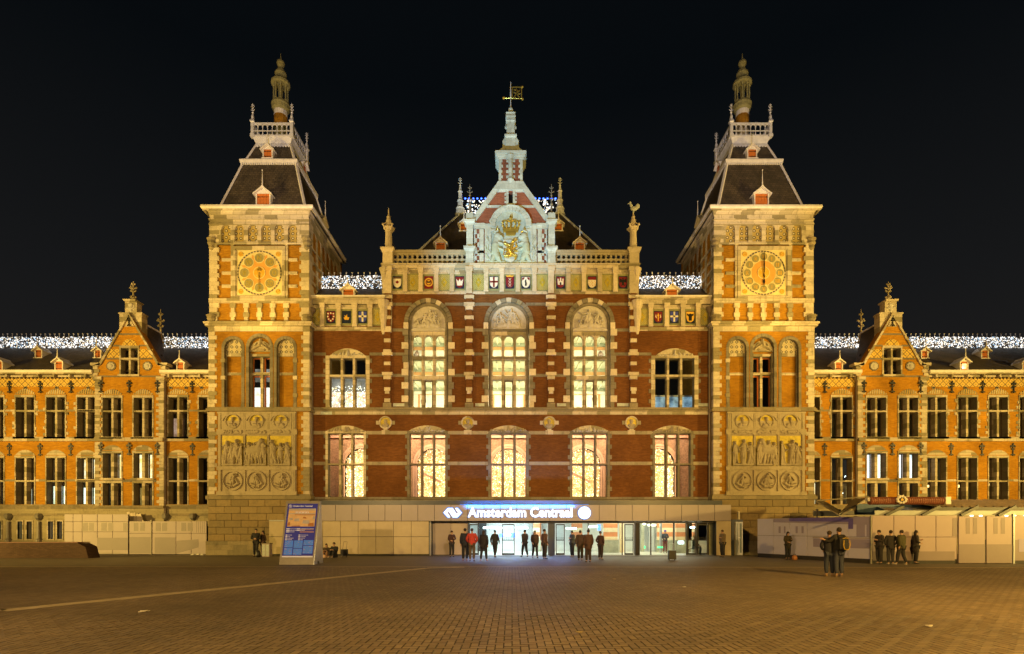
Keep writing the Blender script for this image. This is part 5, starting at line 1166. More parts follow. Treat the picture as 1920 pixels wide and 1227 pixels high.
# three great arched windows
for k, (a, c) in enumerate(ARC):
    xa, xc = hx(a), hx(c); cx, ro = (xa + xc) / 2, (xc - xa) / 2; zs = hz(605)
    n_ = 13
    for q in range(n_):
        b = MB(); a0, a1 = 180 * q / n_ + .5, 180 * (q + 1) / n_ - .5
        org = (cx + ro * math.cos(R((a0 + a1) / 2)), YH - .06, zs + ro * math.sin(R((a0 + a1) / 2)))
        sector(b, cx, zs, ro - .06, ro + .22, a0, a1, YH - .06, YH + .12, 2); b.build('voussoir', M['stone_one'] if q in (4, 8, 6) else M['stone_gr'], HALL, org=org)
    hj = (zs - hz(767)) / 13
    for sg in (-1, 1):
        for q in range(13):
            pale = q in (1, 5, 9, 12) or rr.random() < .1; w = .20 + (.13 if q % 2 else 0) + (.06 if pale else 0)
            xe = cx + sg * ro
            block('jamb_stone', HALL, *sorted((xe - sg * .06, xe + sg * w)), YH - .06 - (.015 if pale else 0), YH + .10, hz(767) + q * hj + .004, hz(767) + (q + 1) * hj - .004, M['stone_wh2'] if pale else M['stone_gr'], .012)
    b = MB(); sector(b, cx, zs, ro - .26, ro - .07, 0, 180, YH + .10, YH + .3, 18)
    for sg in (-1, 1): b.box(*sorted((cx + sg * (ro - .26), cx + sg * (ro - .07))), YH + .10, YH + .3, hz(767), zs)
    for sg in (-1, 1): b.lathe(cx + sg * (ro - .165), YH + .07, [(.05, hz(767)), (.05, zs), (.07, zs + .05)], 8)
    b.build('inner_arch', M['stone_gr'], HALL)
    r2 = ro - .26; zt = hz(620)
    xs = [cx - r2, cx - r2 / 3, cx + r2 / 3, cx + r2]
    # stone tracery: tympanum plate with three round-headed lights below it
    hw = r2 / 3 - .10
    holes = []
    for q in range(3):
        c_ = cx + (q - 1) * 2 * r2 / 3; holes.append(arched(c_ - hw, c_ + hw, hz(667), hz(629) - hw + .02, 10))
        holes.append(rect(c_ - hw, c_ + hw, hz(703.5), hz(673))); holes.append(rect(c_ - hw, c_ + hw, hz(766), hz(711)))
    b = MB(); b.plate(rect(cx - r2, cx + r2, hz(767), hz(618)), YH + .16, YH + .34, holes); w = b.build('window', M['stone'], HALL)
    b = MB()
    for q in range(3):
        c_ = cx + (q - 1) * 2 * r2 / 3; sector(b, c_, hz(629) - hw + .02, hw + .02, hw + .09, 0, 180, YH + .12, YH + .18, 10)
    b.build('light_arch', M['stone'], w, kind=None)
    b = MB()
    for q in (-1, 1): b.lathe(cx + q * r2 / 3, YH + .13, [(.05, hz(767)), (.035, hz(764)), (.035, hz(628)), (.06, hz(625))], 8)
    b.build('mullion_shaft', M['stone'], w)
    for zz in (670, 707.5):
        b = MB(); b.box(cx - r2, cx + r2, YH + .10, YH + .30, hz(zz + 2.2), hz(zz - 2.2)); b.build('transom', M['stone_gr'] if zz == 670 else M['stone'], w)
    for q in range(3):
        c_ = cx + (q - 1) * 2 * r2 / 3
        for (p0, p1) in ((667, 622), (703.5, 673), (766, 711)):
            b = MB(); b.box(c_ - hw - .02, c_ + hw + .02, YH + .28, YH + .30, hz(p0), hz(p1)) if p1 != 622 else b.plate(arched(c_ - hw - .02, c_ + hw + .02, hz(p0), hz(629) - hw + .02, 10), YH + .28, YH + .30)
            b.build('pane', M['glass'], w)
    if True:
        b = MB(); c_ = cx; b.plate(rect(c_ - hw, c_ + hw, hz(766), hz(712)), YH + .22, YH + .30, [rect(c_ - hw + .07, c_ + hw - .07, hz(765), hz(714.5))]); b.build('casement', M['wood'], w)
    b = MB(); b.plate(arched(cx - r2 - .02, cx + r2 + .02, hz(618), zs, 18), YH + .14, YH + .3); ty = b.build('carved_tympanum', M['relief_pale'], HALL)
    r3 = random.Random(300 + k); caps = []
    for q in range(5): caps += fig(r3, .16 + .17 * q, .05, (.42, .66, .82, .66, .42)[q], .16, r3.uniform(-.15, .15))
    caps += [(.2, .12, .12, .4, .18, .10, .14), (.8, .12, .12, .6, .18, .10, .14), (.0, .03, .05, 1, .03, .05, .12), (.5, .15, .16, .5, .3, .10, .16)]
    caps = [c_ for c_ in caps if (c_[0] - .5) ** 2 * 3.4 + c_[1] ** 2 * .86 < .86]
    b = MB(); relief(b, cx - r2 + .1, cx + r2 - .1, hz(617), zs + ro - .32, YH + .139, caps, 64); b.build('tympanum_figures', M['relief_pale'], ty)
    b = MB(); b.box(cx - r2, cx + r2, YH + .02, YH + .20, hz(620.5), hz(617)); b.build('tympanum_sill', M['stone_gr'] if k == 1 else M['relief_pale'], HALL)
# gallery levels behind the arched windows
yb = 2.85
for (pb, pf) in ((645, 600), (692, 669), (728, 707)):
    zc = Z(pb, yb)
    b = MB(); b.box(hx(740), hx(1175), YH + .46, yb + .1, zc, zc + .06); b.build('gallery_ceiling', M['ceil'], HALL)
    x = hx(745)
    while x < hx(1172):
        b = MB(); b.box(x - .035, x + .035, YH + .5, yb, zc - .12, zc + .01); b.build('ceiling_beam', M['ceil_beam'], HALL); x += .52
    b = MB(); b.box(hx(740), hx(1175), yb - .12, yb - .002, zc - .24, zc - .0); b.build('cornice_strip', M['sage'], HALL)
    b = MB(); b.box(hx(740), hx(1175), yb - .10, yb - .001, zc - .46, zc - .26); b.build('ochre_strip', M['ochre'], HALL) if pb != 728 else b.build('ochre_strip', M['roomw'], HALL)
b = MB(); b.box(hx(740), hx(1175), yb, yb + .1, hz(769), hz(560)); b.build('gallery_wall', M['roomw'], HALL)
for cxp in (803, 954, 1106):
    b = MB(); cc = X(cxp + (0 if cxp == 954 else (12 if cxp < 954 else -12)), yb)
    b.plate(rect(cc - 1.2, cc + 1.2, hz(769), Z(738, yb)), yb - .05, yb - .003, [rect(cc - 1.05, cc + 1.05, hz(770) + .05, Z(741, yb))]); b.build('door_case', M['ochre'], HALL)
for (px, py) in ((776, 655), (1131, 655), (789, 745), (1120, 740)):
    b = MB(); b.lathe(hx(px), 1.7, [(.02, hz(py + 8)), (.16, hz(py + 6)), (.20, hz(py)), (.12, hz(py - 5)), (.02, hz(py - 7))], 8); b.build('dark_vase', M['wood'], HALL)
for (zc, pw) in ((Z(645, yb), 75), (Z(692, yb), 75), (Z(728, yb), 170)):
    area("gallery_light", (hx(957), YH + .62, zc - (1.15 if pw < 100 else 1.6)), (hx(957), 2.7, zc - .3), pw * (4.6 if pw < 100 else 3.4), (1, .88, .58), hx(1165) - hx(750), .08)

# brick pilasters with stone blocks
for px in PIER:
    x = hx(px); w = .21
    b = MB(); b.box(x - w, x + w, YH - .14, YH + .05, hz(756), hz(552)); b.build('pilaster', M['brick_hall'], HALL)
    for j, (py, ww, hh) in enumerate(((558, .34, .20), (572, .36, .22), (579, .26, .2), (597, .31, .20), (619, .27, .34), (640, .22, .22), (660, .27, .2), (665, .35, .16), (683, .22, .20), (702, .36, .18), (709, .26, .22), (731, .21, .2), (737, .15, .16), (752, .20, .22))):
        block('pilaster_stone', HALL, x - ww, x + ww, YH - .19, YH + .05, hz(py) - hh / 2 - .02, hz(py) + hh / 2 + .02, M['stone_pier'], .02)
    b = MB(); b.box(x - .28, x + .28, YH - .22, YH + .05, hz(765), hz(757)); b.build('pilaster_foot', M['stone_dk'], HALL)
for j, px in enumerate((723, 877, 1030, 1184)):
    m = medallion(HALL, hx(px), hz(793), .44, YH, 500 + j, M['goldbg'], M['stone'], .09)
    for a in range(8):
        q = R(45 * a); cx, cz = hx(px) + .50 * math.cos(q), hz(793) + .50 * math.sin(q)
        if a in (0, 4, 6): block('medallion_stone', HALL, cx - .14, cx + .14, YH - .045, YH + .02, cz - .13, cz + .13, M['stone_one'], .01)
    b = MB(); b.box(hx(px) - .26, hx(px) + .26, YH - .05, YH + .02, hz(815), hz(807)); b.build('medallion_foot', M['stone'], HALL)

# friezes with coats of arms
def frieze(x_list, p_bot, p_top, ptop_shelf, y):
    cz = (hz(p_bot) + hz(p_top)) / 2
    for px, kind in x_list:
        x = hx(px)
        if kind == 'green':
            b = MB(); b.box(x - .42, x + .42, y - .0, y + .04, cz - .56, cz + .56); b.build('mosaic_panel', M['mosaic'], HALL)
            b = MB(); b.plate(rect(x - .44, x + .44, cz - .58, cz + .58), y - .03, y + .02, [rect(x - .385, x + .385, cz - .52, cz + .52)]); b.build('mosaic_frame', M['olive_tile'], HALL)
            b = MB(); b.plate([(x, cz + .34), (x + .20, cz), (x, cz - .34), (x - .20, cz)], y - .012, y + .002, [circ(x, cz, .09, 8)]); b.build('mosaic_lozenge', M['goldbg'], HALL)
        else: arms(HALL, x, cz, y - .018, kind)
C5 = [(745, 'gull'), (774, 'green'), (804, 'disc'), (833, 'green'), (862, 'crown'), (897, 'green'), (926, 'cross_red'), (956, 'saltires'), (986, 'bear'), (1017, 'green'), (1051, 'castle'), (1080, 'green'), (1110, 'checker'), (1139, 'green'), (1168, 'eagle')]
frieze(C5, 545, 515, 503, YH - .012)
frieze([(598, 'green'), (620.5, 'dots'), (650, 'ship'), (680, 'cross_w'), (708, 'green')], 610, 580, 566, YH - .012)
frieze([(1204, 'green'), (1234, 'gold_fig'), (1264, 'cross_w2'), (1294, 'bull'), (1322, 'green')], 610, 580, 566, YH - .012)
def fpil(px, p_bot, p_top, w=.14):
    x = hx(px); b = MB(); b.box(x - w, x + w, YH - .12, YH + .03, hz(p_bot), hz(p_top)); b.box(x - w - .03, x + w + .03, YH - .16, YH + .03, hz(p_top + 9), hz(p_top + 4)); b.box(x - w - .05, x + w + .05, YH - .20, YH + .03, hz(p_top + 4), hz(p_top)); b.box(x - w - .02, x + w + .02, YH - .15, YH + .03, hz(p_bot), hz(p_bot - 4))
    b.build('frieze_pilaster', M['stone_pier'], HALL)
for px in (760, 789, 818.5, 847.5, 911.5, 941, 971, 1002, 1065.5, 1094.5, 1124.5, 1153.5): fpil(px, 549, 504)
for px in (605, 635.5, 665.5, 694.5, 1219.5, 1249.5, 1279.5, 1308): fpil(px, 614, 570)
for px in PIER:
    x = hx(px); w = .28 if px in (727, 1187) else .20
    b = MB(); b.box(x - w, x + w, YH - .20, YH + .03, hz(552), hz(504)); b.box(x - w - .05, x + w + .05, YH - .28, YH + .03, hz(510), hz(503)); b.build('frieze_pier', M['stone_pier'], HALL)
for (x0, x1, p0, p1, pr, nm, mt) in ((733, 1181, 552, 548.5, .05, 'stone_band', 'stone'), (718, 1197, 505, 500, .16, 'cornice', 'stone'), (716, 1199, 500, 497, .28, 'cornice', 'stone'), (733, 1181, 515, 511.5, .04, 'stone_band', 'stone'),
                                     (584, 717, 621, 614, .06, 'stone_band', 'stone'), (584, 717, 572, 565, .16, 'cornice', 'stone'), (584, 722, 565, 560, .26, 'cornice', 'stone'), (584, 724, 560, 557.5, .34, 'gutter', 'white'), (584, 717, 580, 576.5, .04, 'stone_band', 'stone'),
                                     (1197, 1336, 621, 614, .06, 'stone_band', 'stone'), (1197, 1336, 572, 565, .16, 'cornice', 'stone'), (1192, 1336, 565, 560, .26, 'cornice', 'stone'), (1190, 1336, 560, 557.5, .34, 'gutter', 'white'), (1197, 1336, 580, 576.5, .04, 'stone_band', 'stone')):
    b = MB(); b.box(hx(x0), hx(x1), YH - pr, YH + .04, hz(p0), hz(p1)); b.build(nm, M[mt], HALL)
b = MB(); b.box(hx(716), hx(1199), YH + .04, YH + .6, hz(500), hz(497)); b.build('roof_ledge', M['stone'], HALL)
for px, sg in ((722, -1), (1192, 1)):
    b = MB(); x = hx(px + 2 * sg); b.lathe(x, YH - .05, [(.10, hz(628)), (.20, hz(618)), (.22, hz(605)), (.30, hz(592)), (.28, hz(580)), (.40, hz(572)), (.42, hz(566))], 10); b.build('corner_console', M['stone_pier'], HALL)
    b = MB(); b.lathe(hx(px + 1 * sg), YH - .02, [(.14, hz(536)), (.20, hz(525)), (.24, hz(515)), (.36, hz(505))], 10); b.build('corner_console', M['stone_pier'], HALL)
    for q in range(6): block('corner_stone', HALL, *sorted((hx(px - 3 * sg), hx(px + 5 * sg))), YH - .1, YH + .3, hz(552 - q * 7.5) - .26, hz(552 - q * 7.5) - .01, M['stone_one'], .012)

# balustrades
cell = 9.33 / 27.54
bm = MB(); h_ = hz(474) - hz(497)
bm.plate(rect(0, cell, 0, h_), -.07, .07, [arched(.035, cell - .035, .04, .04 + .13, 6), [(cell / 2, .40), (cell / 2 + .09, .43), (cell / 2 + .15, .52), (cell / 2 + .08, .58), (cell / 2 + .12, .68), (cell / 2, .66), (cell / 2 - .12, .70), (cell / 2 - .08, .58), (cell / 2 - .15, .50), (cell / 2 - .09, .42)]])
bal = bm.mesh('baluster_panel', M['stone_bal'])
for (x0, n) in ((hx(736), 15), (hx(1043), 15)):
    for k in range(n): inst(bal, 'baluster_panel', HALL, (x0 + k * cell, YH + .05, hz(497)))
    b = MB(); b.box(x0 - .05, x0 + n * cell + .02, YH - .10, YH + .20, hz(475), hz(470)); b.build('balustrade_rail', M['stone_bal'], HALL)
    b = MB(); b.box(x0 - .05, x0 + n * cell + .02, YH - .05, YH + .15, hz(497.3), hz(495.5)); b.build('balustrade_base', M['stone_bal'], HALL)
# corner pinnacles
for px, bird in ((728, False), (1188, True)):
    x = hx(px); y = YH + .1
    b = MB(); sqlathe(b, y, [(.33, hz(497)), (.33, hz(476)), (.46, hz(471)), (.46, hz(468)), (.30, hz(466))], x); b.build('pinnacle_pedestal', M['stone_pier'], HALL)
    b = MB(); b.lathe(x, y, [(.27, hz(467)), (.25, hz(463)), (.22, hz(435)), (.24, hz(433)), (.22, hz(431)), (.36, hz(427)), (.30, hz(425)), (.20, hz(423)), (.16, hz(412)), (.11, hz(408)), (.13, hz(406)), (.05, hz(402)), (.04, hz(392 if not bird else 398))], 12)
    for k in range(4):
        a = R(90 * k + 45); c, q = math.cos(a), math.sin(a); b.tube((x + c * .22, y + q * .22, hz(432)), (x + c * .44, y + q * .44, hz(424)), .07, .05, 6); b.tube((x + c * .44, y + q * .44, hz(424)), (x + c * .14, y + q * .14, hz(417)), .045, .03, 6); b.ball((x + c * .44, y + q * .44, hz(424)), .08, 6, 4)
    pn = b.build('corner_pinnacle', M['stone_pier'], HALL)
    if bird:
        b = MB(); zb = hz(390)
        b.ball((x + .05, y, zb), .17, 10, 6, 1.5, .7, .9); b.ball((x - .14, y, zb + .22), .10, 8, 5, 1, .7, 1.3); b.ball((x - .22, y, zb + .36), .085, 8, 5); b.tube((x - .28, y, zb + .36), (x - .38, y, zb + .32), .03, .008, 5); b.ball((x + .30, y, zb + .16), .12, 8, 5, 1.2, .5, 1.5); b.tube((x, y, zb - .3), (x + .02, y, zb - .1), .05, .06, 6); b.plate([(x - .26, zb + .42), (x - .2, zb + .5), (x - .16, zb + .43)], y - .02, y + .02)
        b.build('bird_statue', M['stone_wh'], pn)
    else:
        b = MB(); b.tube((x, y, hz(402)), (x, y, hz(389)), .035, .012, 6); b.build('spike', M['white'], pn)
    b = MB(); s_ = 1 if px < 960 else -1
    b.path([(x + s_ * .25, y + .15, hz(452)), (x + s_ * .45, y + .2, hz(462)), (x + s_ * .7, y + .3, hz(470))], .03, 5); b.build('stay_bar', M['iron'], HALL)
# the arms gable
YG = YH - .06; GC = hx(957.5)
def gz(py): return hz(py)
b = MB(); b.plate([(hx(888), gz(497)), (hx(1027), gz(497)), (hx(1027), gz(414)), (hx(1021), gz(410)), (hx(984), gz(357)), (hx(931), gz(357)), (hx(894), gz(410)), (hx(888), gz(414))], YG + .06, YG + .6, [rect(hx(953.5), hx(961.5), gz(383), gz(361))]); b.build('gable_wall', M['brick_gable'], HALL)
for sg in (-1, 1):
    g = lambda px: GC + sg * (px - 957.5) * 36.6 / F
    b = MB(); b.plate([(g(1021), gz(414)), (g(1033), gz(414)), (g(1034), gz(408)), (g(1026), gz(406)), (g(985), gz(348)), (g(979), gz(348)), (g(979), gz(356))], YG - .06, YG + .62); b.build('gable_coping', M['stone_wh'], HALL)
    b = MB()
    b.box(*sorted((g(965), g(1003))), YG - .0, YG + .08, gz(390), gz(386)); b.box(*sorted((g(962), g(985))), YG - .0, YG + .08, gz(361), gz(356)); b.build('gable_band', M['stone_wh'], HALL)
    b = MB(); b.box(*sorted((g(961.5), g(966))), YG - .02, YG + .08, gz(388), gz(357))
    for zz in (380, 373, 366): b.box(*sorted((g(961.5), g(969))), YG - .015, YG + .07, gz(zz + 1.8), gz(zz - 1.8))
    b.build('slit_jamb', M['stone_wh'], HALL)
    # stone field left and right of the arms, with toothed edges
    for (px0, px1, p0, p1, yy) in ((994, 1006, 497, 421, -.04), (1008, 1016, 497, 431, -.02), (1006, 1027, 430, 424, -.03), (1008, 1027, 476, 471, -.02), (1006, 1027, 424, 420.5, -.09)):
        b = MB(); b.box(*sorted((g(px0), g(px1))), YG + yy, YG + .08, gz(p0), gz(p1)); b.build('gable_stone', M['stone_wh'], HALL)
    for q in range(8):
        if q % 2 == 0: block('tooth_stone', HALL, *sorted((g(1015), g(1020))), YG - .02, YG + .08, gz(497 - q * 8.2) - .0 + .02, gz(497 - (q + 1) * 8.2), M['stone_wh'], .01)
        block('tooth_stone', HALL, *sorted((g(1026), g(1024 - (q % 2) * 3))), YG - .02, YG + .08, gz(497 - q * 8.2) + .02, gz(497 - (q + 1) * 8.2), M['stone_wh'], .01)
    # square piers at the gable's shoulders
    x = g(1034); b = MB()
    sqlathe(b, YG + .1, [(.30, gz(497)), (.26, gz(490)), (.26, gz(474)), (.40, gz(470)), (.40, gz(466)), (.22, gz(464)), (.22, gz(424)), (.36, gz(420)), (.38, gz(416)), (.26, gz(414)), (.24, gz(402))], x); b.build('gable_pier', M['stone_wh'], HALL)
    b = MB(); iron_finial(b, x, YG + .1, gz(403), gz(345), 1.05); b.build('iron_finial', M['iron_lt'], HALL)
b = MB(); b.box(hx(953), hx(962), YG + .3, YG + .4, gz(385), gz(360)); b.build('slit_dark', M['black'], HALL)
b = MB(); b.box(hx(952), hx(963), YG - .02, YG + .08, gz(393), gz(383)); b.build('slit_sill', M['stone_wh'], HALL)
# round arch over the arms
ar_cz = gz(427); n_ = 15
for q in range(n_):
    a0, a1 = 180 * q / n_ + .4, 180 * (q + 1) / n_ - .4
    b = MB(); sector(b, GC, ar_cz, 1.06, 1.36, a0, a1, YG - .16, YG + .08, 2); b.build('voussoir', M['stone_wh'], HALL)
    if q % 3 == 1: b = MB(); sector(b, GC, ar_cz, 1.36, 1.50, a0 + 2, a1 - 2, YG - .08, YG + .08, 1); b.build('arch_tooth', M['stone_wh'], HALL)
b = MB(); sector(b, GC, ar_cz, 1.36, 1.42, 0, 180, YG - .20, YG + .08, 24); b.build('arch_hood', M['stone_wh'], HALL)
b = MB(); b.plate([(GC - 1.36, gz(496)), (GC + 1.36, gz(496)), (GC + 1.36, ar_cz)] + arc(GC, ar_cz, 1.07, 0, 180, 20) + [(GC - 1.36, ar_cz)], YG + .02, YG + .06); fld = b.build('arms_ground', M['sage_stone'], HALL)
b = MB(); b.plate(rect(GC - 1.48, GC + 1.48, gz(497), gz(436)), YG - .10, YG + .06, [rect(GC - 1.30, GC + 1.30, gz(495), gz(438))] if False else [rect(GC - 1.38, GC + 1.38, gz(495.5), gz(437))]); 
# (frame only at the sides; the top stays open for the crown)
b = MB()
for sg in (-1, 1): b = MB(); b.box(*sorted((GC + sg * 1.34, GC + sg * 1.46)), YG - .09, YG + .05, gz(496), gz(436)); b.box(*sorted((GC + sg * .96, GC + sg * 1.46)), YG - .08, YG + .05, gz(436), gz(432)); b.build('arms_frame', M['stone_wh'], HALL)
U = 1 / 27.54
def gp(px, py): return (GC + (px - 957.5) * U, gz(py))
# shield
sh = [gp(x_, y_) for x_, y_ in ((943, 452), (943, 478), (947, 488), (957.5, 495), (968, 488), (972, 478), (972, 452))]
b = MB(); b.plate(sh, YG - .10, YG + .03); sd = b.build('royal_shield', M['stone_wh'], HALL)
b = MB(); caps = []
def gc(px0, py0, r0, px1, py1, r1, h): return ((px0 - 942) / 31., (496 - py0) / 46., r0 / 46., (px1 - 942) / 31., (496 - py1) / 46., r1 / 46., h)
for c_ in ((961, 458, 3.4, 962, 456, 3.0, .16), (960, 462, 3.4, 956, 473, 3.8, .16), (956, 473, 3.8, 960, 480, 3.2, .15), (960, 480, 3.2, 953, 485, 1.8, .12), (957, 476, 2.8, 949, 478, 1.6, .12), (960, 480, 2.6, 968, 484, 1.7, .12), (968, 484, 1.7, 966, 489, 1.9, .12), (958, 465, 2.4, 949, 463, 1.7, .13), (949, 463, 1.7, 945, 459, 1.5, .12), (957, 469, 2.4, 949, 471, 1.6, .13), (964, 456, 1.8, 969, 453, 1.2, .12), (962, 470, 1.4, 969, 466, 1.5, .10), (969, 466, 1.5, 967, 460, 1.3, .10), (964, 474, 1.4, 970, 474, 1.2, .10), (954, 484, 1.6, 946, 484, 1.5, .11), (946, 470, 1.1, 944, 480, 1.1, .08)): caps.append(gc(*c_))
relief(b, GC + (942 - 957.5) * U, GC + (973 - 957.5) * U, gz(496), gz(450), YG - .099, caps, 64); b.build('golden_lion', M['gold'], sd)
# crown
b = MB()
b.plate([gp(x_, y_) for x_, y_ in ((944, 437), (971, 437), (973, 430), (942, 430))], YG - .12, YG + .03)
b.plate([gp(x_, y_) for x_, y_ in ((949, 443), (966, 443), (967, 438), (948, 438))], YG - .10, YG + .03)
for sg in (-1, 1):
    for (r_, yy) in ((13, .10), (8, .16)):
        pts = [(957.5 + sg * (r_ * .95), 430), (957.5 + sg * (r_ * 1.18), 424), (957.5 + sg * (r_ * 1.0), 417.5), (957.5 + sg * (r_ * .5), 417), (957.5, 420)]
        b.path([(gp(*p)[0], YG - yy, gp(*p)[1]) for p in pts], .032, 6)
    for px_ in (957.5 + sg * 15.5, 957.5 + sg * 8): b.ball((gp(px_, 421)[0], YG - .16, gp(px_, 421)[1]), .075, 6, 5); b.ball((gp(px_, 427)[0], YG - .16, gp(px_, 427)[1]), .06, 6, 5)
b.path([(gp(957.5, 430)[0], YG - .2, gp(957.5, 430)[1]), (gp(957.5, 416)[0], YG - .2, gp(957.5, 416)[1])], .05, 6)
b.ball((GC, YG - .18, gz(414)), .10, 8, 6); b.box(GC - .025, GC + .025, YG - .2, YG - .15, gz(413), gz(407)); b.box(GC - .09, GC + .09, YG - .2, YG - .15, gz(411), gz(409.5))
b.build('golden_crown', M['gold'], HALL)
# lion supporters and scrolls
for sg in (-1, 1):
    caps = []
    def gl(px0, py0, r0, px1, py1, r1, h):
        a0, a1 = (px0 - 908) / 40., (px1 - 908) / 40.
        if sg > 0: a0, a1 = 1 - a0, 1 - a1
        caps.append((a0, (497 - py0) / 66., r0 / 66., a1, (497 - py1) / 66., r1 / 66., h))
    for c_ in ((933, 445, 7.5, 935, 447, 7, .20), (931, 452, 7, 929, 462, 7.5, .16), (929, 462, 7.5, 928, 475, 7.5, .20), (928, 476, 7.5, 934, 486, 5, .18), (934, 486, 4, 938, 493, 3, .14), (926, 482, 5, 921, 492, 3.5, .14), (934, 458, 3.8, 943, 461, 2.4, .17), (933, 468, 3.6, 944, 472, 2.4, .16), (921, 478, 2.0, 914, 470, 1.8, .10), (914, 470, 1.8, 917, 458, 1.6, .10), (917, 458, 1.8, 913, 450, 2.6, .11), (939, 447, 3, 941, 449, 2.4, .22), (912, 493, 3, 945, 493, 3, .08), (915, 486, 3, 911, 478, 2, .08), (912, 445, 2, 918, 452, 2, .07), (910, 462, 2, 912, 472, 2, .07), (928, 437, 2.5, 934, 434, 2.0, .12)): gl(*c_)
    xa, xb = sorted((GC + sg * 9 * U, GC + sg * 49 * U)); b = MB(); relief(b, xa, xb, gz(497), gz(431), YG + .021, caps, 60); b.build('lion_supporter', M['sage_stone'], HALL)
    b = MB(); relief(b, *sorted((GC + sg * 19 * U, GC + sg * 32 * U)), gz(439), gz(426), YG + .01, [(.2, .2, .18, .5, .5, .14, .09), (.5, .5, .15, .8, .3, .12, .09), (.5, .5, .12, .5, .85, .08, .09)], 20); b.build('gilded_scroll', M['gold'], HALL)
# turret on top of the gable
tz = gz
b = MB(); b.box(hx(938), hx(977), YG + .05, YG + 1.3, tz(352), tz(296)); b.build('turret_core', M['brick_gable'], HALL)
b = MB(); b.plate([(hx(925), tz(358)), (hx(990), tz(358)), (hx(981), tz(342)), (hx(934), tz(342))], YG - .08, YG + 1.3); b.build('turret_foot', M['stone_wh'], HALL)
for sg in (-1, 1):
    g = lambda px: GC + sg * (px - 957.5) * 36.6 / F
    b = MB(); b.box(*sorted((g(975), g(980))), YG + .0, YG + 1.36, tz(346), tz(292)); b.build('turret_corner', M['stone_wh'], HALL)
    for q in range(4):
        block('turret_stone', HALL, *sorted((g(972 + (q % 2)), g(976))), YG + .01, YG + .1, tz(335 - q * 10) + .01, tz(330 - q * 10), M['stone_wh'], .01); block('turret_stone', HALL, *sorted((g(961), g(966))), YG + .01, YG + .1, tz(335 - q * 10) + .01, tz(330 - q * 10), M['stone_wh'], .01)
b = MB(); b.lathe(GC, YG - .02, [(.10, tz(345)), (.24, tz(340)), (.14, tz(334)), (.16, tz(300)), (.24, tz(294))], 10); b.build('turret_shaft', M['stone_wh'], HALL)
TY = YG + .65
tz = lambda py: Z(py, TY - .33)
b = MB(); b.box(GC - .90, GC + .90, YG - .03, YG + 1.35, gz(299), gz(295)); b.box(GC - .98, GC + .98, YG - .10, YG + 1.4, gz(295), gz(291)); b.box(GC - 1.06, GC + 1.06, YG - .17, YG + 1.45, gz(291), gz(286.5)); b.box(GC - .8, GC + .8, YG + .1, YG + 1.2, gz(286.5), tz(285.5)); b.build('turret_cornice', M['stone_wh'], HALL)
for sg in (-1, 1):
    g = lambda px: GC + sg * (px - 957.5) * 36.6 / F
    b = MB(); b.plate([(g(961), tz(286)), (g(982), tz(286)), (g(980), tz(281)), (g(974), tz(276)), (g(971), tz(268)), (g(973), tz(263)), (g(969), tz(257)), (g(961), tz(257))], TY - .25, TY + .25); b.build('turret_scroll', M['stone_wh'], HALL)
b = MB(); sqlathe(b, TY, [(.33, tz(286)), (.33, tz(259)), (.42, tz(256)), (.42, tz(253)), (.28, tz(251)), (.26, tz(227)), (.34, tz(225)), (.30, tz(223)), (.28, tz(212)), (.33, tz(210)), (.12, tz(208))], GC)
for sg in (-1, 1): b.ball((GC + sg * .32, TY - .1, tz(235)), .09, 8, 5, 1, 1, 1.4); b.box(*sorted((GC + sg * .24, GC + sg * .34)), TY - .1, TY + .1, tz(222), tz(211))
b.box(GC - .34, GC + .34, TY - .34, TY + .34, tz(218), tz(216)); b.build('turret_top', M['stone_wh'], HALL)
b = MB(); b.ball((GC, TY, tz(209) + .34), .17, 12, 8); b.build('turret_ball', M['stone_wh'], HALL)
b = MB(); b.tube((GC, TY, tz(203)), (GC, TY, tz(176)), .035, .03, 6); b.tube((GC, TY, tz(176)), (GC, TY, tz(146)), .05, .02, 6); b.build('vane_pole', M['whitem'], HALL)
b = MB(); fx0, fx1 = GC + .07, GC + .78; fz0, fz1 = tz(179), tz(155.5)
b.plate(rect(fx0, fx1, fz0, fz1), TY - .015, TY + .015, [rect(fx0 + .07, fx1 - .07, fz0 + .07, fz1 - .07)])
for c_ in ((.35, .30, .55, .62), (.55, .62, .45, .85), (.45, .45, .2, .55), (.5, .5, .78, .7), (.4, .35, .2, .12), (.5, .38, .75, .15), (.6, .4, .85, .45), (.2, .75, .42, .72)):
    b.beam((fx0 + (fx1 - fx0) * c_[0], TY, fz0 + (fz1 - fz0) * c_[1]), (fx0 + (fx1 - fx0) * c_[2], TY, fz0 + (fz1 - fz0) * c_[3]), .03, .09, up=(0, 1, 0))
b.ball((fx1 + .03, TY, fz1 - .02), .09, 6, 5); b.ball((fx1 + .03, TY, fz0 + .0), .09, 6, 5)
b.tube((GC - .42, TY, tz(177)), (fx1, TY, tz(178)), .022, .022, 5); b.ball((GC - .48, TY, tz(177)), .10, 8, 5)
b.build('vane_flag', M['gold'], HALL)
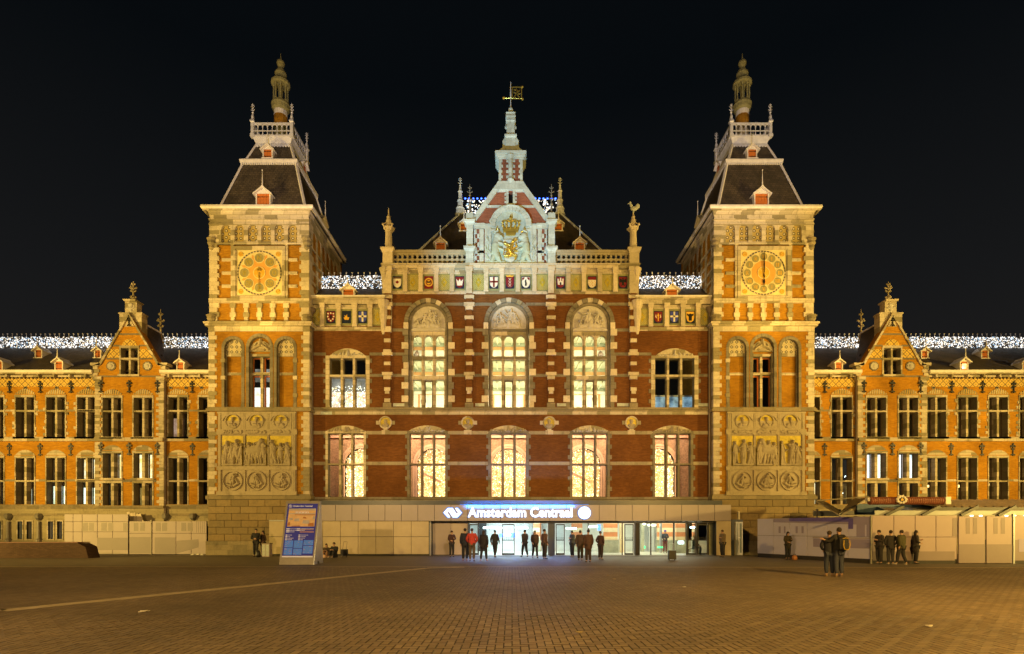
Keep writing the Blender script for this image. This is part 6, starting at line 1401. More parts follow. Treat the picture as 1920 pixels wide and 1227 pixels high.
# hipped slate roof of the hall
ye, yr = YH + .9, 7.2
P = lambda px, py, y: (X(px, y), y, Z(py, y))
E0, E1 = P(757, 497, ye), P(1157, 497, ye); R0, R1 = P(862, 401, yr), P(1051, 400, yr)
b = MB(); zb = E0[2]
b.quad(E0, E1, R1, R0); b.quad(E0, R0, (R0[0], 13, R0[2]), (E0[0], 14, zb)); b.quad(E1, (E1[0], 14, zb), (R1[0], 13, R1[2]), R1); b.quad(R0, R1, (R1[0], 13, R1[2]), (R0[0], 13, R0[2])); b.quad((E0[0], 14, zb), (R0[0], 13, R0[2]), (R1[0], 13, R1[2]), (E1[0], 14, zb)); b.build('slate_roof', M['slate'], HALL)
for a_, c_ in ((E0, R0), (E1, R1)): b = MB(); b.beam(a_, c_, .16, .12); b.build('hip_flashing', M['white_cool'], HALL)
b = MB(); b.box(E0[0], E1[0], ye - .1, 14, E0[2] - .3, E0[2] - .01); b.build('roof_deck', M['stone_dk'], HALL)
for (px, py) in ((863, 401), (1050, 400)):
    x, y, z0 = P(px, py, yr); b = MB(); zt = Z(333, yr)
    b.lathe(x, y, [(.42, z0 - .1), (.30, z0 + .3), (.36, z0 + .4), (.22, z0 + .55), (.20, z0 + .95), (.27, z0 + 1.0), (.16, z0 + 1.15), (.14, z0 + 1.7), (.2, z0 + 1.75), (.10, z0 + 1.9), (.07, z0 + 2.2)], 8); iron_finial(b, x, y, z0 + 1.9, zt, .8); b.build('roof_spire', M['white_cool'], HALL)
def on_roof(px, py):   # point of the front slope seen at this pixel
    k = (E0[2] - R0[2]) / (ye - yr); z_e = E0[2]; t = (HOR - py) / F
    y = (CZ + D * t - z_e + k * ye) / (k - t); return X(px, y), y, Z(py, y)
for (px, py, s) in ((826, 472, 1.0), (1087, 472, 1.0), (870, 433, .85), (1047, 433, .85)):
    x, y, zz = on_roof(px, py); dormer(HALL, None, x, y, zz, .62 * s, .66 * s, 1.2, .42 * s, .7 * s)
# side-bay roofs with curtains of lights on the ridge
for (xa, xb, px, nm) in ((586, 731, 653, 'left'), (1183, 1333, 1260, 'right')):
    y0, y1 = YH + .3, 2.2; z0, z1 = Z(556, y0), Z(541.5, y1)
    b = MB(); b.quad((hx(xa), y0, z0), (hx(xb), y0, z0), (hx(xb), y1, z1), (hx(xa), y1, z1)); b.quad((hx(xa), y1, z1), (hx(xb), y1, z1), (hx(xb), 7, z1), (hx(xa), 7, z1)); b.box(hx(xa), hx(xb), y1 + .35, y1 + .5, z1, Z(517, 2.6)); b.build('slate_roof', M['slate'], HALL)
    dormer(HALL, None, X(px, 1.0), 1.0, Z(557, 1.0), .70, .52, .9, .42, .3)
    light_curtain('light_curtain', "curtain of white fairy lights along the roof ridge between the arms gable and the %s clock tower" % nm, X(591 if nm == 'left' else 1199, y1 + .15), X(720 if nm == 'left' else 1324, y1 + .15), Z(542, y1 + .15), Z(516, y1 + .15), y1 + .15, 125, 5 if nm == 'left' else 6, slope=.1)
    ridge_balls(HALL, X(594 if nm == 'left' else 1201, y1 + .3), X(716 if nm == 'left' else 1322, y1 + .3), y1 + .3, Z(513, y1 + .3), .40)
slp = lambda x, z: True
for nm, a_, c_ in (('left', 861, 914), ('right', 1000, 1053)):
    y = yr + .1
    def ins(x, z, nm=nm, y=y):
        px = 960 + x * F / (D + y); py = HOR - (z - CZ) * F / (D + y)
        dens = 1.0 if (nm == 'left' and px > 876) or (nm == 'right' and px < 1038) else .35
        return (int(x * 977 + z * 3571) % 100) / 100 < dens
    light_curtain('light_curtain', "sparkling white fairy lights on the main ridge, just %s of the arms gable" % nm, X(a_, y), X(c_, y), Z(403, y), Z(375, y), y, 42, 9 if nm == 'left' else 10, inside=ins, r=(.04, .075))
    b = MB()
    for k in range(7): octa(b, X(a_ + (c_ - a_) * (k + .5) / 7, y), y, Z(372.5, y), .085)
    o = b.build('blue_light_chain', M['bulb_blue'], kind='stuff'); tag(o, "row of blue lamps above the fairy lights, %s of the arms gable" % nm, 'string lights')
# drainpipes in the corners beside the towers
for px, p_top, dark in ((581.5, 585, False), (1333, 583, True), (1543, 0, False)):
    if p_top == 0: continue
    x = hx(px + (5 if px < 960 else -4)); b = MB(); b.tube((x, YH - .15, hz(940)), (x, YH - .15, hz(p_top)), .085, .085, 8)
    for py in (768, 690, 860, 930): b.tube((x, YH - .15, hz(py)), (x, YH - .15, hz(py - 4)), .12, .12, 8)
    b.lathe(x, YH - .15, [(.10, hz(p_top + 6)), (.24, hz(p_top)), (.24, hz(p_top - 5))], 8)
    b.build('drainpipe', M['pipe'], HALL)
# ------------------------------------------------------------------ low wings on both sides
YW = 2.0
M['lit_green'] = litmat('greenish_office', [(.2, (.45, .5, .28)), (.38, (.70, .78, .5)), (.55, (.85, 1.0, .85)), (.75, (.8, 1.0, 1.0))], 2.0, 1.7)
M['lit_warm'] = litmat('warm_office', [(.25, (.35, .18, .05)), (.42, (.9, .62, .22)), (.55, (1, .85, .5)), (.75, (1, .95, .8))], 1.8, 2.0)
M['lit_pink'] = litmat('pinkish_room', [(.3, (.28, .12, .06)), (.5, (.60, .34, .20)), (.65, (.85, .55, .40)), (.8, (1, .9, .8))], .6, 1.6)
M['lit_white'] = litmat('white_office', [(.25, (.4, .6, .7)), (.38, (.85, .95, .95)), (.6, (1, 1, 1)), (.75, (.85, 1, 1))], 1.7, 1.5)
M['lit_dim'] = litmat('dim_room', [(.3, (.03, .02, .01)), (.55, (.12, .07, .025)), (.75, (.25, .15, .05))], .7, 1.5)
M['lamp'] = emit('room_lamp', (1.0, .62, .20), 5.0, False); M['lamp_w'] = emit('white_room_lamp', (.9, 1.0, 1.0), 5.0, False)
def build_wing(label, sd, x_out, x_in, ups, lows, gwin, gc, extra_ground, anchors_u, anchors_l, dorm, lits):
    wx = lambda px: X(px, YW); wz = lambda py: Z(py, YW)
    xc = (x_out + x_in) / 2; rt = thing('station_wing', label, 'building', (wx(xc), YW, 0)); rr = random.Random(int(x_in))
    g0, g1 = gc - 64, gc + 64; lo, hi = min(x_out, x_in), max(x_out, x_in)
    YF = YW - .25; fx = lambda px: X(px, YF); fz = lambda py: Z(py, YF)
    # walls
    for (a, c) in ((lo, g0 + 2), (g1 - 2, hi)):
        hs = [rect(wx(p), wx(q), wz(820), wz(745)) for p, q in ups if a < (p + q) / 2 < c] + [rect(wx(p), wx(q), wz(946), wz(859)) for p, q in lows if a < (p + q) / 2 < c]
        b = MB(); b.plate(rect(wx(a), wx(c), wz(951), wz(703)), YW, YW + .5, hs); b.build('brick_wall', M['brick_wing'], rt)
        hs = [rect(wx(p), wx(q), wz(1011), wz(978)) for p, q in extra_ground if a < (p + q) / 2 < c]
        b = MB(); b.plate(rect(wx(a), wx(c), 0, wz(951)), YW - .02, YW + .5, hs); b.build('ground_floor_wall', M['stone_dk2'], rt)
    b = MB(); hs = [rect(fx(p), fx(q), fz(820), fz(746)) for p, q in gwin] + [rect(fx(p), fx(q), fz(897), fz(850)) for p, q in gwin] + [rect(fx(p), fx(q), fz(948), fz(906)) for p, q in gwin] + [rect(fx(gc - 16), fx(gc + 16), fz(703), fz(653))]
    b.plate([(fx(g0), fz(951)), (fx(g1), fz(951)), (fx(g1), fz(690)), (fx(gc + 58), fz(684)), (fx(gc + 7), fz(598)), (fx(gc - 7), fz(598)), (fx(gc - 58), fz(684)), (fx(g0), fz(690))], YF, YF + .5, hs); b.build('gable_wall', M['brick_wing'], rt)
    b = MB(); b.box(fx(g0), fx(g1), YF, YF + .24, 0, fz(951)); b.build('ground_floor_wall', M['stone_dk2'], rt)
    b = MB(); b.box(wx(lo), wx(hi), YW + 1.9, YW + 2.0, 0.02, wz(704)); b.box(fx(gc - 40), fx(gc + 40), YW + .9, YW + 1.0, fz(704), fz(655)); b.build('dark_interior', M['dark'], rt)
    # windows
    allw = []
    for (p, q) in ups: allw.append(cross_window(rt, wx(p), wx(q), wz(820), wz(745), YW, [.5], [.655], deep=.48, mull=.15, frame=M['stone'], sash=M['wood'], jamb=.07, fr_front=.04, sash_w=.05, transom_h=.11))
    for (p, q) in lows: allw.append(cross_window(rt, wx(p), wx(q), wz(946), wz(859), YW, [.5], [.50], deep=.48, mull=.15, frame=M['stone'], sash=M['wood'], jamb=.07, fr_front=.04, sash_w=.05, transom_h=.11, sill=False))
    for (p, q) in gwin:
        cross_window(rt, fx(p), fx(q), fz(820), fz(746), YF, [.5], [.655], deep=.48, mull=.15, frame=M['stone'], sash=M['wood'], jamb=.09, fr_front=.04, transom_h=.11)
        cross_window(rt, fx(p), fx(q), fz(897), fz(850), YF, [.5], [], deep=.48, mull=.2, frame=M['stone'], sash=M['wood'], jamb=.09, fr_front=.04)
        cross_window(rt, fx(p), fx(q), fz(948), fz(906), YF, [.5], [], deep=.48, mull=.2, frame=M['stone'], sash=M['wood'], jamb=.09, fr_front=.04, sill=False)
    cross_window(rt, fx(gc - 16), fx(gc + 16), fz(703), fz(653), YF, [.5], [.6], deep=.40, mull=.13, frame=M['stone'], sash=M['wood'], jamb=.10, fr_front=.04)
    # decorated relieving arches
    for (p, q) in ups + lows + gwin + gwin:
        pass
    def relarch(p, q, py, fxx, fzz, y, lite):
        b = MB(); a, c = fxx(p - 1), fxx(q + 1); b.plate(segm(a, c, fzz(py), .36, 10), y - .02, y + .03); ty = b.build('relieving_arch', M['stone'] if not lite else M['yel_brick'], rt)
        if lite:
            n_ = 9; b = MB()
            for k in range(n_): t = (k + .5) / n_; xx = a + (c - a) * t; h_ = .36 * (1 - (2 * t - 1) ** 2) + .02; b.plate([(xx - .04, fzz(py) + .01), (xx + .02, fzz(py) + .01), (xx + .07, fzz(py) + h_), (xx + .0, fzz(py) + h_ + .02)], y - .045, y - .015)
            b.build('arch_brick', M['stone'], ty)
    for (p, q) in ups: relarch(p, q, 739.5, wx, wz, YW, True)
    for (p, q) in lows: relarch(p, q, 853.5, wx, wz, YW, False)
    for (p, q) in gwin: relarch(p, q, 740.5, fx, fz, YF, True); relarch(p, q, 844.5, fx, fz, YF, False)
    for (p, q) in lows + ups:   # tooth stones beside the windows
        for k in range(6):
            base = (945, 820)[(p, q) in ups]; span = (84, 72)[(p, q) in ups]
            for xe, sg in ((p, -1), (q, 1)):
                if rr.random() < .55:
                    zz = base - span * (k + rr.uniform(.2, .8)) / 6; block('tooth_stone', rt, *sorted((wx(xe) + sg * .05, wx(xe) + sg * rr.choice((.15, .24)))), YW - .035, YW + .03, wz(zz + 2.6), wz(zz - 2.6), M['stone_one'], .008)
    # stone bands, ledges
    segs = [(lo, g0 + 1), (g1 - 1, hi)]
    def spans(a, c, ops):
        o, s = [], a
        for p, q in sorted(ops):
            if p > s and q < c: o.append((s, p - 2.5)); s = q + 2.5
        return o + [(s, c)]
    for a, c in segs:
        for (p0, p1, pr, nm, mt) in ((828, 820, .14, 'string_course', 'stone'), (820.0, 817.8, .05, 'stone_band', 'stone'), (951, 946.5, .16, 'string_course', 'stone_dk'), (955, 951, .08, 'string_course', 'stone_dk'), (968, 963, .06, 'string_course', 'stone_dk'), (1018, 1013, .10, 'sill_course', 'stone_dk')):
            if p1 == 817.8: continue
            b = MB(); b.box(wx(a), wx(c), YW - pr, YW + .04, wz(p0), wz(p1)); b.build(nm, M[mt], rt)
        for (p0, p1, ops) in ((772, 768.5, ups), (903, 899, lows), (859.5, 857, [])):
            if not ops: continue
            for (s0, s1) in spans(a, c, ops): b = MB(); b.box(wx(s0), wx(s1), YW - .02, YW + .02, wz(p0), wz(p1)); b.build('stone_band', M['stone'], rt)
        b = MB(); b.box(wx(a), wx(c), YW - .03, YW + .03, wz(725.5), wz(708)); b.build('tile_frieze', M['zigzag'], rt)
        b = MB(); b.box(wx(a), wx(c), YW - .10, YW + .05, wz(708), wz(704.5)); b.box(wx(a), wx(c), YW - .38, YW + .3, wz(704), wz(702)); b.build('eaves_board', M['stone'], rt)
        b = MB(); b.box(wx(a), wx(c), YW - .44, YW - .1, wz(702), wz(697)); b.build('gutter', M['white'], rt)
        n_ = int((c - a) / 7); b = MB()
        for k in range(n_): xx = wx(a + (c - a) * (k + .5) / n_); b.box(xx - .035, xx + .035, YW - .14, YW - .02, wz(711), wz(708))
        b.build('dentils', M['wood'], rt, kind='stuff')
        n_ = max(1, int((c - a) / 28.75))
        for k in range(n_):
            xx = wx(a + (c - a) * (k + .5) / n_)
            b = MB(); b.plate([(YW - .02, wz(713)), (YW - .02, wz(706)), (YW - .36, wz(704)), (YW - .36, wz(706)), (YW - .12, wz(710))], 0, 0) if False else b.box(xx - .06, xx + .06, YW - .30, YW - .03, wz(709.5), wz(704)); b.build('eaves_bracket', M['stone'], rt)
            b = MB(); b.plate(rect(xx - .11, xx + .11, wz(727.5) - .09, wz(727.5) + .09), YW - .035, YW + .01, [rect(xx - .07, xx + .07, wz(727.5) - .055, wz(727.5) + .055)]); v_ = b.build('vent', M['stone_gr'], rt)
            b = MB(); b.box(xx - .07, xx + .07, YW - .012, YW + .01, wz(727.5) - .055, wz(727.5) + .055); b.build('vent_opening', M['black'], v_)
    # gable stonework
    for sg in (-1, 1):
        e_ = gc + sg * 64
        for k in range(24):
            zz0, zz1 = fz(823) + (fz(690) - fz(823)) * k / 24, fz(823) + (fz(690) - fz(823)) * (k + 1) / 24
            w = (9, 14)[k % 2]
            if zz0 < fz(708): block('quoin', rt, *sorted((fx(e_ + sg * .8), fx(e_ - sg * w))), YF - .04, YF + .30, zz0 + .003, zz1 - .003, M['stone_one'], .012)
        for k in range(20):
            zz0, zz1 = fz(950) + (fz(829) - fz(950)) * k / 20, fz(950) + (fz(829) - fz(950)) * (k + 1) / 20; w = (8, 13)[k % 2]
            block('quoin', rt, *sorted((fx(e_ + sg * .8), fx(e_ - sg * w))), YF - .04, YF + .30, zz0 + .003, zz1 - .003, M['stone_one'], .012)
        b = MB(); b.box(*sorted((fx(e_ + sg * 3), fx(e_ - sg * 13))), YF - .12, YF + .5, fz(714), fz(707)); b.box(*sorted((fx(e_ + sg * 8), fx(e_ - sg * 10))), YF - .10, YF + .5, fz(686), fz(681)); b.build('kneeler', M['stone'], rt)
        for q in range(3): block('kneeler_stone', rt, *sorted((fx(e_ + sg * 4), fx(e_ - sg * (8 if q % 2 else 5)))), YF - .05, YF + .4, fz(705 - q * 6.3), fz(699.5 - q * 6.3), M['stone_one'], .01)
        b = MB(); b.plate([(fx(gc + sg * 64), fz(685)), (fx(gc + sg * 56), fz(682)), (fx(gc + sg * 1.5), fz(590)), (fx(gc + sg * .0), fz(586)), (fx(gc + sg * .0), fz(594)), (fx(gc + sg * 3), fz(598)), (fx(gc + sg * 52), fz(684)), (fx(gc + sg * 60), fz(689))], YF - .10, YF + .55); b.build('gable_coping', M['stone'], rt)
        b = MB(); ring(b, fx(gc + sg * 34), fz(687), .26, .33, YF - .05, YF + .02, 18); m_ = b.build('medallion', M['stone_gr'], rt)
        b = MB(); b.plate([(fx(gc + sg * 34) + math.cos(R(22.5 * k)) * (.27 if k % 2 else .23), fz(687) + math.sin(R(22.5 * k)) * (.27 if k % 2 else .23)) for k in range(16)], YF - .07, YF + .01); b.ball((fx(gc + sg * 34), YF - .07, fz(687)), .14, 10, 5, 1, .4, 1); b.build('rosette', M['relief_pale'], m_)
        b = MB(); b.box(*sorted((fx(gc + sg * 18), fx(gc + sg * 44))), YF - .02, YF + .02, fz(671), fz(655)); b.build('tile_panel', M['zigzag'], rt)
        for q, hw_ in ((627, 22), (648.5, 34), (673, 46), (706, 60)):
            b = MB(); b.box(*sorted((fx(gc + sg * (0 if q in (627, 706) else 18)), fx(gc + sg * (hw_ - 3)))), YF - .025, YF + .02, fz(q + 1.5), fz(q - 1.5)); b.build('stone_band', M['stone_gr'], rt)
    b = MB(); b.box(fx(gc - 64), fx(gc + 64), YF - .14, YF + .04, fz(828), fz(821)); b.build('string_course', M['stone'], rt)
    b = MB(); b.box(fx(gc - 66), fx(gc + 66), YF - .18, YF + .04, fz(953), fz(948.5)); b.build('string_course', M['stone_dk'], rt)
    b = MB(); b.box(fx(gc - 50), fx(gc + 50), YF - .02, YF + .03, fz(904.5), fz(899)); b.build('stone_band', M['stone_gr'], rt)
    b = MB(); b.plate(segm(fx(gc - 14), fx(gc + 14), fz(650), .5, 12), YF - .03, YF + .03); b.build('tile_lunette', M['zigzag'], rt)
    b = MB(); b.plate([(fx(gc - 9), fz(613)), (fx(gc + 9), fz(613)), (fx(gc), fz(594))], YF - .04, YF + .02); b.build('apex_stone', M['stone'], rt)
    wall_anchor('wall_anchor', rt, fx(gc), YF - .05, fz(603), .85)
    yp = YF + .38; qx = lambda px: fx(gc) + px / 26.7; qz = lambda py: Z(py, yp)
    b = MB(); b.box(qx(-21), qx(21), yp - .28, yp + .3, qz(640), qz(592)); b.box(qx(-22.5), qx(22.5), yp - .32, yp + .34, qz(592), qz(589.5)); b.build('chimney_base', M['stone'], rt)
    b = MB(); b.box(qx(-11), qx(11), yp - .25, yp + .27, qz(590), qz(568)); sqlathe(b, yp, [(.40, qz(569)), (.46, qz(566)), (.28, qz(564))], qx(0)); b.build('chimney_stack', M['stone'], rt)
    b = MB(); relief(b, qx(-9), qx(9), qz(588), qz(570), yp - .251, [(.5, .2, .15, .5, .6, .2, .06), (.4, .75, .16, .6, .75, .16, .07), (.2, .4, .1, .4, .3, .1, .05), (.6, .3, .1, .85, .45, .1, .05)], 16); b.build('chimney_carving', M['relief_pale'], rt)
    b = MB(); crocket_cross(b, qx(0), yp, qz(565), qz(528), .75); b.build('stone_finial', M['stone'], rt)
    b = MB(); zr = Z(632, 5.1)
    b.quad((fx(gc - 56), YF + .45, fz(684)), (fx(gc), YF + .45, fz(594)), (fx(gc), 5.1, fz(594)), (fx(gc - 56), 2.6, fz(684))); b.quad((fx(gc + 56), YF + .45, fz(684)), (fx(gc), YF + .45, fz(594)), (fx(gc), 5.1, fz(594)), (fx(gc + 56), 2.6, fz(684))); b.build('gable_roof', M['slate'], rt)
    b = MB(); b.beam((fx(gc), YF + .5, fz(594) + .05), (fx(gc), 5.1, fz(594) + .05), .16, .12); b.build('ridge_flashing', M['white'], rt)
    b = MB(); crocket_cross(b, fx(gc), 5.1, zr - .5, Z(580, 5.1), .85); b.build('stone_finial', M['stone'], rt)
    # main roof and its ridge
    ye, zr0 = YW - .05, wz(698); yr_, z1 = 6.0, Z(653, 6.0)
    for (a, c) in ((lo, hi),):
        b = MB(); b.quad((wx(a), ye, zr0), (wx(c), ye, zr0), (wx(c), yr_, z1), (wx(a), yr_, z1)); b.quad((wx(a), yr_, z1), (wx(c), yr_, z1), (wx(c), 12, zr0), (wx(a), 12, zr0)); b.box(wx(a), wx(c), yr_ + .3, yr_ + .4, z1 - .2, Z(632, 6.3)); b.build('slate_roof', M['slate'], rt)
    ridge_balls(rt, X(lo if sd < 0 else x_in + 5, 6.3), X(x_in if sd < 0 else hi, 6.3), 6.3, Z(627.5, 6.3), .37, .05)
    def onr(px, py):
        k = (zr0 - z1) / (ye - yr_); t = (HOR - py) / F; y = (CZ + D * t - zr0 + k * ye) / (k - t); return X(px, y), y, Z(py, y)
    for (px, py, s, lit) in dorm:
        x, y, zz = onr(px, py); d_ = dormer(rt, None, x, y, zz, .42 * s, .58 * s, .9, .32 * s, .45 * s if s > .9 else .2)
        if lit: b = MB(); b.box(x - .15, x + .15, y + .0, y + .03, zz + .12, zz + .48); b.build('lit_pane', M['lit_warm'], d_)
    for (px) in anchors_u: wall_anchor('wall_anchor', rt, wx(px), YW - .04, wz(727), .95)
    for (px) in anchors_l: wall_anchor('wall_anchor', rt, wx(px), YW, wz(844), 1.0)
    for k in (-1, 0, 1): wall_anchor('wall_anchor', rt, fx(gc + k * 53), YF - .04, fz(726), 1.0); wall_anchor('wall_anchor', rt, fx(gc + k * 53), YF - .04, fz(843), 1.0)
    for (p, q) in extra_ground:
        b = MB(); b.plate(rect(wx(p) - .07, wx(q) + .07, wz(1012.5), wz(976)), YW - .06, YW + .1, [rect(wx(p), wx(q), wz(1011), wz(978))]); w = b.build('window', M['stone'], rt); b = MB(); b.box(wx(p), wx(q), YW + .40, YW + .42, wz(1011), wz(978)); b.build('pane', M['glass'], w)
    # drainpipe in the corner by the gable
    b = MB(); px = g1 + 5 if sd < 0 else g0 - 5; b.tube((wx(px), YW - .14, wz(965)), (wx(px), YW - .14, wz(712)), .085, .085, 8)
    for py in (825, 770, 880, 940): b.tube((wx(px), YW - .14, wz(py)), (wx(px), YW - .14, wz(py - 4)), .12, .12, 8)
    b.build('drainpipe', M['pipe'], rt)
    for (x0, x1, p0, p1, mt, front, dp) in lits:
        f_ = lambda p_, dp=dp: X(p_, YW + dp); z_ = lambda p_, dp=dp: Z(p_, YW + dp)
        b = MB(); b.box(f_(x0), f_(x1), YW + dp, YW + dp + .04, z_(p0), z_(p1)); b.build('lit_room_wall', M[mt], rt)
    return rt
M['stone_dk2'] = stonemat('ground_floor_stone', (.36, .31, .20), (.28, .24, .15), (.14, .12, .08), bw=1.1, bh=.5, amt=.4)
M['yel_brick'] = plain('yellow_brick', (.46, .30, .08), .8, 0, .15)
P_ = 57.5
ul = [(30 + P_ * k, 65 + P_ * k) for k in (-4, -3, -2, -1, 0, 1, 2)] + [(316, 352), (373, 408)]
WING_W = build_wing("left low brick wing with one stepped attic gable, slate roof and iron wall anchors", -1, -260, 421, ul, ul, [(193, 228), (251, 286)], 243,
    [(34 - P_ * 2, 43 - P_ * 2), (51 - P_ * 2, 61 - P_ * 2), (34 - P_, 43 - P_), (51 - P_, 61 - P_), (34, 43), (51, 61), (91, 101), (108, 118)],
    [19 + P_ * k for k in (-4, -3, -2, -1, 0, 1, 2)] + [361], [18 + P_ * k for k in (-4, -3, -2, -1, 0, 1, 2)] + [361],
    [(72, 671, 1.0, 0), (110, 695, 1.1, 0), (183, 671, .95, 0), (-3, 695, 1.1, 0), (338, 695, 1.0, 0), (-45, 671, 1.0, 0), (-110, 695, 1.1, 0)],
    [(318, 345, 820, 785, 'lit_pink', False, .9), (20, 60, 946, 917, 'lit_green', False, 1.2), (100, 118, 897, 862, 'lit_dim', False, 1.0), (88, 124, 946, 912, 'lit_green', False, .9), (143, 178, 946, 915, 'lit_green', False, .8), (158, 182, 898, 860, 'lit_warm', False, 1.0), (216, 232, 897, 850, 'lit_warm', True, 1.1), (258, 290, 897, 850, 'lit_warm', True, 1.1), (262, 290, 948, 915, 'lit_dim', True, 1.1),
     (15, 70, 1016, 972, 'lit_green', False, .62), (78, 128, 1016, 972, 'lit_white', False, .62), (-60, 12, 1016, 972, 'lit_white', False, .62), (-60, -20, 946, 905, 'lit_green', False, 1.0)])
ur = [(1502, 1537), (1559, 1597)] + [(1738 + 57.8 * k, 1773.5 + 57.8 * k) for k in range(8)]
WING_E = build_wing("right low brick wing with stepped attic gable, behind the shelter roof and hoarding", 1, 2180, 1498, ur, ur, [(1625, 1661), (1685, 1721)], 1672.5,
    [], [1546] + [1784 + 57.8 * k for k in range(7)], [1546] + [1783 + 57.8 * k for k in range(7)],
    [(1573, 695, 1.0, 0), (1734, 672, .95, 0), (1808, 695, 1.1, 1), (1847, 672, 1.0, 0), (1925, 695, 1.1, 0), (1990, 672, 1.0, 0)],
    [(1600, 1662, 897, 850, 'lit_white', True, 1.1), (1665, 1722, 897, 850, 'lit_white', True, 1.1), (1570, 1600, 946, 905, 'lit_dim', False, 1.1), (1500, 1530, 946, 900, 'lit_warm', False, 1.1)])
b = MB()
for (px, py, w_) in ((1740, 912, 8), (1798, 912, 9), (1855, 909, 6), (1872, 909, 6), (1585, 893, 3), (1575, 914, 3), (1584, 895, 2), (1913, 928, 3), (1580, 925, 3)):
    b = MB(); b.ball((X(px, 2.7), 2.7, Z(py, 2.7)), w_ / 75, 8, 5, 1.2, .5, .8); o = b.build('room_lamp', M['lamp'] if w_ > 3 else M['lamp_w'], WING_E)
for x0, nm, s_, sd, sl in ((-260, 'far left', 21, 0, 235), (262, 'inner left', 22, 1, 392), (1528, 'inner right', 23, 0, 1655), (1700, 'far right', 24, 1, 2180)):
    y = 6.1; xa, xb = X(x0, y), X(sl, y)
    gcx = X(243, 1.75) if x0 < 900 else X(1672.5, 1.75)
    light_curtain('light_curtain', {'far left': "long curtain of white fairy lights on the ridge of the left wing, outside its gable", 'inner left': "short curtain of white fairy lights between the left wing's gable and the left clock tower", 'inner right': "short curtain of white fairy lights between the right clock tower and the right wing's gable", 'far right': "long curtain of white fairy lights on the ridge of the right wing, outside its gable"}[nm], xa, xb, Z(653, y), Z(631, y), y, 125, s_, slope=.1)
# brackets and half columns of the left ground floor
for px, col in ((18, 1), (75, 1), (-40, 1), (312, 0), (363, 0)):
    b = MB(); x = X(px, YW); b.lathe(x, YW - .1, [(.08, Z(976, YW)), (.22, Z(972, YW)), (.27, Z(967, YW)), (.18, Z(963, YW))], 6)
    if col: b.lathe(x, YW - .12, [(.20, Z(1018, YW)), (.20, Z(1012, YW)), (.12, Z(1010, YW)), (.10, Z(978, YW))], 10)
    b.build('half_column', M['iron_lt'], WING_W)

# ------------------------------------------------------------------ entrance pavilion
YP = -1.0
qx = lambda px, y=YP: X(px, y); qz = lambda py, y=YP: Z(py, y)
PAV = thing('entrance_pavilion', "low entrance front of beige panels and glass doors beneath the illuminated sign", 'entrance', (0, YP, 0))
rr = random.Random(8)
M['panel'] = plain('beige_enamel_panel', (.36, .30, .25), .38, 0, .07, 1.0)
M['panel2'] = plain('ochre_enamel_panel', (.40, .33, .22), .38, 0, .10, 1.2)
M['fasc'] = plain('fascia_panel', (.30, .26, .27), .35, 0, .05, 1.0)
M['band'] = plain('dark_blue_black_band', (.04, .05, .065), .30)
M['frame'] = plain('dark_steel_frame', (.022, .022, .022), .4, .3)
M['steel'] = plain('brushed_steel', (.42, .44, .46), .35, .6, .08, 5)
M['floor_in'] = plain('terrazzo_floor', (.46, .45, .40), .35, 0, .1, 8)
PW = (1371 - 598) / 25.0
for k in range(25):
    b = MB(); b.block(qx(598 + PW * k) + .012, qx(598 + PW * (k + 1)) - .012, YP, YP + .05, qz(977), qz(947), .008); b.build('fascia_panel', M['fasc'], PAV)
b = MB(); b.box(qx(598.5), qx(1370.5), YP + .05, YP + .7, qz(976.6), qz(947.4)); b.build('fascia_core', M['iron'], PAV)
b = MB(); b.box(qx(600), qx(1356), YP + .15, YP + 1.4, qz(947.2), qz(938.4)); b.build('roof_band', M['band'], PAV)
for r_, (p0, p1) in enumerate(((1006.5, 977.6), (1039.5, 1006.9))):
    xs = [504] + [538.5 + 33.2 * k for k in range(9)]
    for a, c in zip(xs, xs[1:]):
        c = min(c, 806)
        b = MB(); b.block(qx(a) + .012, qx(c) - .012, YP + .02, YP + .06, qz(p0) + .005, -.005 + qz(p1 + (0 if r_ else .0)), .006); b.build('wall_panel', M['panel2'], PAV)
b = MB(); b.box(qx(504.5), qx(805.5), YP + .06, YP + .9, 0, qz(977.8)); b.box(qx(504), qx(806), YP + .04, YP + .1, 0, .06); b.build('wall_core', M['iron'], PAV)
b = MB(); b.box(qx(504), qx(597), YP + .02, YP + .9, qz(977.4), qz(975.5)); b.build('wall_cap', M['steel'], PAV)
b = MB(); b.box(qx(805.8), qx(805.8) + .04, YP + .0, YP + .9, .02, qz(978)); b.build('return_panel', M['steel'], PAV)
YR = -.25
for (a, c) in ((811, 844), (844, 877)):
    b = MB(); b.block(X(a, YR) + .006, X(c, YR) - .006, YR, YR + .04, .03, Z(978, YR), .006); b.build('wall_panel', M['panel'], PAV)
b = MB(); b.box(qx(806), X(880, YR), YR + .04, YR + .3, 0, 2.9); b.build('wall_core', M['iron'], PAV)
b = MB(); b.block(qx(1343.5) + .005, qx(1371), YP + .02, YP + .06, .03, qz(977.6), .006); b.build('wall_panel', M['panel2'], PAV)
b = MB(); b.box(qx(1345), qx(1370), YP + .06, YP + .9, 0, qz(978)); b.build('wall_core', M['iron'], PAV)
b = MB(); b.box(qx(806), qx(1371), YP + .7, YP + 1.0, 2.27, 2.9); b.box(qx(806), qx(1344), YP + .05, YP + .9, qz(977.5), qz(977.5) + .03); b.build('soffit', M['band'], PAV)
